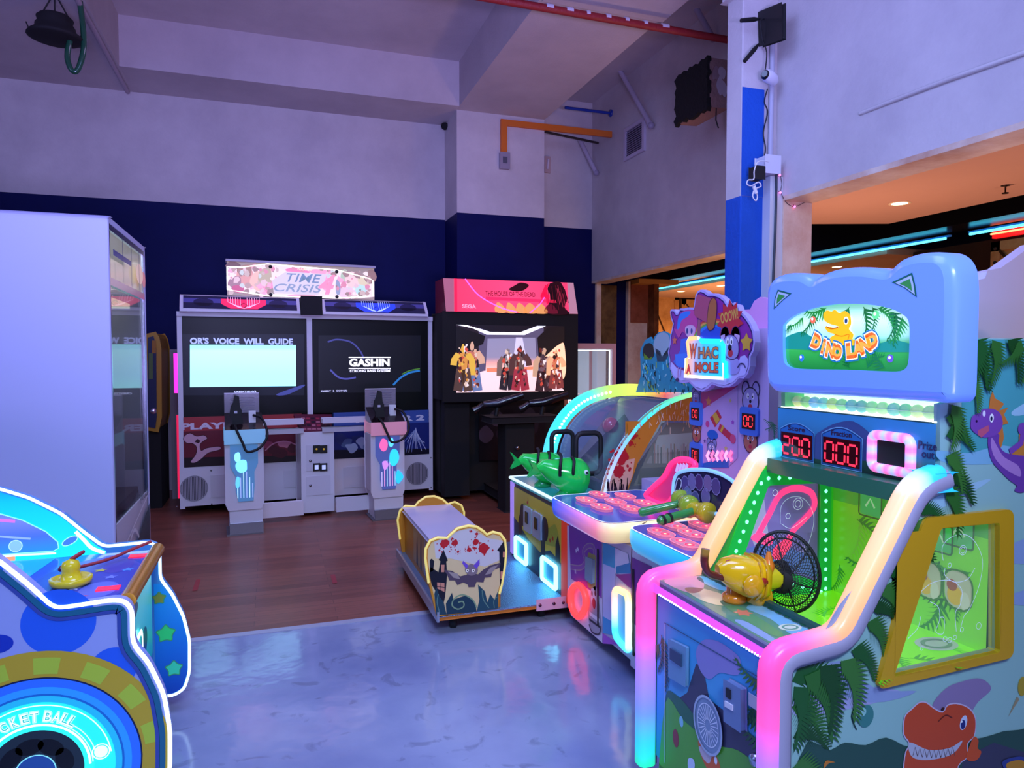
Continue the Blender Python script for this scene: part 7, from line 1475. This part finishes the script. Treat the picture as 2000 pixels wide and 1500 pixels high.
A = wl.P(1400, 80, .03); B_ = wl.P(1375, -10, .2); g = thing('strut', A, 'white strut in the dark upper corner beside the right column', 'strut', 'white struts on the far right wall'); MB().tube([A, B_], .03, PAINT, 'a8a0b4', n=8).build('rod', g)
# louvred vent
q_ = wl.Q([(1222, 316), (1262, 236)]); g = thing('wall_vent', wl.at(q_[0]), 'white louvred vent grille on the far right wall', 'vent')
Q4 = wl.Q([(1222, 254), (1262, 234), (1262, 296), (1222, 316)]); u0, u1 = Q4[0][0], Q4[1][0]; v0, v1 = Q4[3][1], Q4[0][1]
for a, b2 in (((u0, v0), (u1, v0 + .04)), ((u0, v1 - .04), (u1, v1)), ((u0, v0 + .04), (u0 + .05, v1 - .04)), ((u1 - .05, v0 + .04), (u1, v1 - .04))): MB().pbox(wl, a, b2, 0, .03, PAINT, 'c8c0d4').build('frame_bar', g)
MB().pbox(wl, (u0 + .04, v0 + .03), (u1 - .04, v1 - .03), 0, .006, MATTE, '30283c').build('backing', g)
n = 11
for k in range(n):
    v = v0 + .05 + (v1 - v0 - .1) * k / n; MB().face([wl.at((u0 + .05, v), .028), wl.at((u1 - .05, v), .028), wl.at((u1 - .05, v + .03), .008), wl.at((u0 + .05, v + .03), .008)], PAINT, 'a098b0').build('slat', g)
# torn duct stub with a black filter
g = thing('air_duct', (3.85, 5.5, 3.6), 'torn foil-wrapped duct stub with a black opening high on the right wall', 'duct')
y0, y1, z0, z1, xf = 5.28, 5.78, 3.62, 4.06, 3.6
b = MB(); b.prism(PY(y0), [(xf, z0 + .02), (3.8, z0 + .03), (3.95, z0 + .12), (4.07, z0 + .3), (4.07, z1), (xf, z1)], -(y1 - y0), 0, mat('old_insulation', .7, bump=.8, bscale=18), '8a6a68'); b.build('wrap', g)
DX = PX(xf); jag = []
for k in range(12): jag.append((-y1 + (y1 - y0) * k / 11, z1 + random.uniform(-.02, .03)))
for k in range(12): jag.append((-y0 + random.uniform(-.015, .02), z1 - (z1 - z0) * (k + .5) / 12))
for k in range(12): jag.append((-y0 - (y1 - y0) * k / 11, z0 + random.uniform(-.02, .04)))
for k in range(12): jag.append((-y1 + random.uniform(-.03, .015), z0 + (z1 - z0) * (k + .5) / 12))
MB().prism(DX, jag, -.01, .03, mat('black_cloth', .95, bump=.5, bscale=30), '08070a').build('opening_cover', g)
pa = PY(y0)
for k in range(7): x = random.uniform(3.63, 4.0); z = random.uniform(3.7, 4.0); MB().poly(pa, cr([(x + .04 * math.cos(t) * random.uniform(.4, 1.2), z + .08 * math.sin(t) * random.uniform(.4, 1.2)) for t in [j * .9 for j in range(7)]], 3), .003 + k * 3e-4, mat('foil', .3, .6), random.choice(['c8c0cc', '584448', 'a89098', 'd8b8b0'])).build('foil_patch', g)
MB().tube([(3.68, y0 + .02, z0 + .03), (3.67, y0 + .01, z0 - .08), (3.69, y0, z0 - .15)], .006, RUB, '181014', n=5).build('torn_strip', g)
# black bracket bit at the beam corner
c = PY(8.6).P(867, 249); m = MB().lathe(c, (0, -1, 0), [(.001, .12), (.03, .1), (.05, .05), (.03, 0)], MATTE, '101018', 8); m.tube([c, c + V((.0, .05, .02))], .02, RUB, '101018', n=6)
meta(m.build('bracket'), 'small black bracket on the back wall left of the pillar top', 'bracket')
q2 = PY(YB - .0).Q([(1063, 338), (1074, 307)]); m = MB().pbox(PY(YB), q2[0], q2[1], 0, .03, PAINT, 'c0a8a8').tube([PY(YB).at((q2[0][0] + .03, q2[0][1] + .04), .045), PY(YB).at((q2[0][0] + .04, q2[1][1] - .04), .045)], .012, PAINT, 'e0d8e8', n=6)
meta(m.build('cable_cleat'), 'small pale cleat on the recessed wall right of the pillar', 'bracket')
# router, camera, cables and socket on the right column
cf = PY(3.75); rw = PX(3.05); RP = PX(2.9)
g = thing('wifi_router', (2.95, 3.6, 3.9), 'flat black router with two stubby antennas high on the right column', 'router')
Rq = RP.Q([(1482, 26), (1525, 8), (1525, 74), (1484, 88)]); MB().prism(RP, Rq, -.03, 0, RUB, '0a0a0e').build('casing', g, bevel=.01); MB().box((2.93, 3.55, 3.78), (3.049, 3.6, 3.9), RUB, '101014').build('bracket', g)
for a, b2 in (((1484, 37), (1447, 40)), ((1482, 86), (1454, 120))):
    A, B_ = cf.off(.06).P(*a), cf.off(.06).P(*b2); MB().tube([A, A + (B_ - A) * .3, B_], [.006, .014, .012], RUB, '0a0a0e', n=8).build('antenna', g)
g = thing('security_camera', cf.P(1480, 160, .1), 'white oval security camera with a dark lens on the right column', 'camera')
C0 = cf.P(1485, 160, .07); MB().tube([C0 + V((.07, .03, 0)), C0 + V((.03, 0, 0)), C0 + V((-.03, -.03, 0)), C0 + V((-.045, -.035, 0))], [.03, .038, .038, .03], GLOSS, 'e8e8f4', n=16).build('body', g)
MB().tube([C0 + V((-.045, -.035, 0)), C0 + V((-.06, -.045, 0))], [.03, .018], GLOSS, '0c0c14', n=14).build('lens', g); MB().tube([C0 + V((.05, .02, .02)), C0 + V((.06, .09, .03))], .016, GLOSS, 'd8d8e4', n=8).build('mount', g)
def cab(pts, r, c, lab, nm='cable', h=.01): meta(MB().tube(cr([cf.P(x, y, h) for x, y in pts], 5, False), r, RUB, c, n=6).build(nm), lab, 'cable')
cab([(1486, 45), (1474, 50), (1477, 85), (1485, 110), (1482, 148)], .004, '0c0c14', 'thin black cable from the router down to the white camera', h=.06)
cab([(1497, 175), (1491, 200), (1497, 220), (1489, 260), (1493, 290), (1490, 312)], .004, '181820', 'thin dark cable running from the camera down to the socket box')
cab([(1500, 338), (1499, 400), (1497, 470), (1494, 540), (1491, 620)], .008, '384450', 'grey cable running down the pale strip of the right column', h=.08)
m = MB().tube([cf.P(1505, 80, .02), cf.P(1500, 318, .02)], .016, PAINT, 'b8b8c8', n=8); meta(m.build('conduit'), 'pale vertical conduit from the router down to the socket box', 'conduit')
g = thing('socket_box', cf.P(1495, 335, .09), 'white socket box with a black plug adapter and white wires on the column', 'socket')
q_ = cf.off(.08).Q([(1489, 338), (1518, 308)]); MB().pbox(cf.off(.08), q_[0], q_[1], -.07, .03, PAINT, 'dcdce8').build('box_body', g, bevel=.005)
c8 = cf.off(.08); q_ = c8.Q([(1469, 350), (1488, 328)]); MB().pbox(c8, q_[0], q_[1], -.03, .03, RUB, '0c0c10').build('plug_adapter', g, bevel=.004)
MB().tube(cr([c8.P(x, y, .03) for x, y in ((1495, 318), (1475, 318), (1467, 335), (1466, 352), (1455, 354), (1453, 362), (1462, 365), (1475, 358), (1480, 366), (1468, 372), (1464, 385), (1470, 394), (1473, 385), (1468, 368))], 5, False), .004, RUB, 'e8e8f0', n=5).build('white_wire', g)
MB().tube([c8.P(1465, 366, .035), c8.P(1470, 380, .035)], .011, RUB, 'e8e8f0', n=8).build('inline_switch', g)
for k, (x, y) in enumerate(((1523, 342), (1524, 376), (1550, 404), (1582, 388))):
    p = cf.off(.09).P(x, y) if k < 2 else PY(3.67).P(x, y, .01); g = thing('fairy_light', p, 'tiny glowing pink fairy light at the corner of the wide opening', 'fairy light', 'pink fairy lights by the opening')
    MB().ball(p, .007, E(5), 'ff60d0', 8).build('bulb', g); MB().tube([p, p + V((.0, .012, .012))], .003, RUB, '203020', n=5).build('holder', g)
meta(MB().tube(cr([PY(3.67).P(x, y, .006) for x, y in ((1523, 342), (1526, 360), (1524, 376), (1535, 396), (1550, 404), (1570, 396), (1582, 388))], 5, False), .002, RUB, '504858', n=4).build('fairy_light_wire'), 'thin wire stringing the pink fairy lights along the opening', 'wire')
# small marks on floor : red tape crosses
for x, y, r in ((384, 1143, .12), (652, 1131, .1)):
    c = PZ(0).q(x, y); b = MB(); b.line(PZ(0), [(c[0], c[1] - r), (c[0], c[1] + r)], .03, .002, 'a02028'); meta(b.build('floor_tape'), 'faint red tape mark on the wood floor, ' + ('left one' if x < 500 else 'right one'), 'tape')
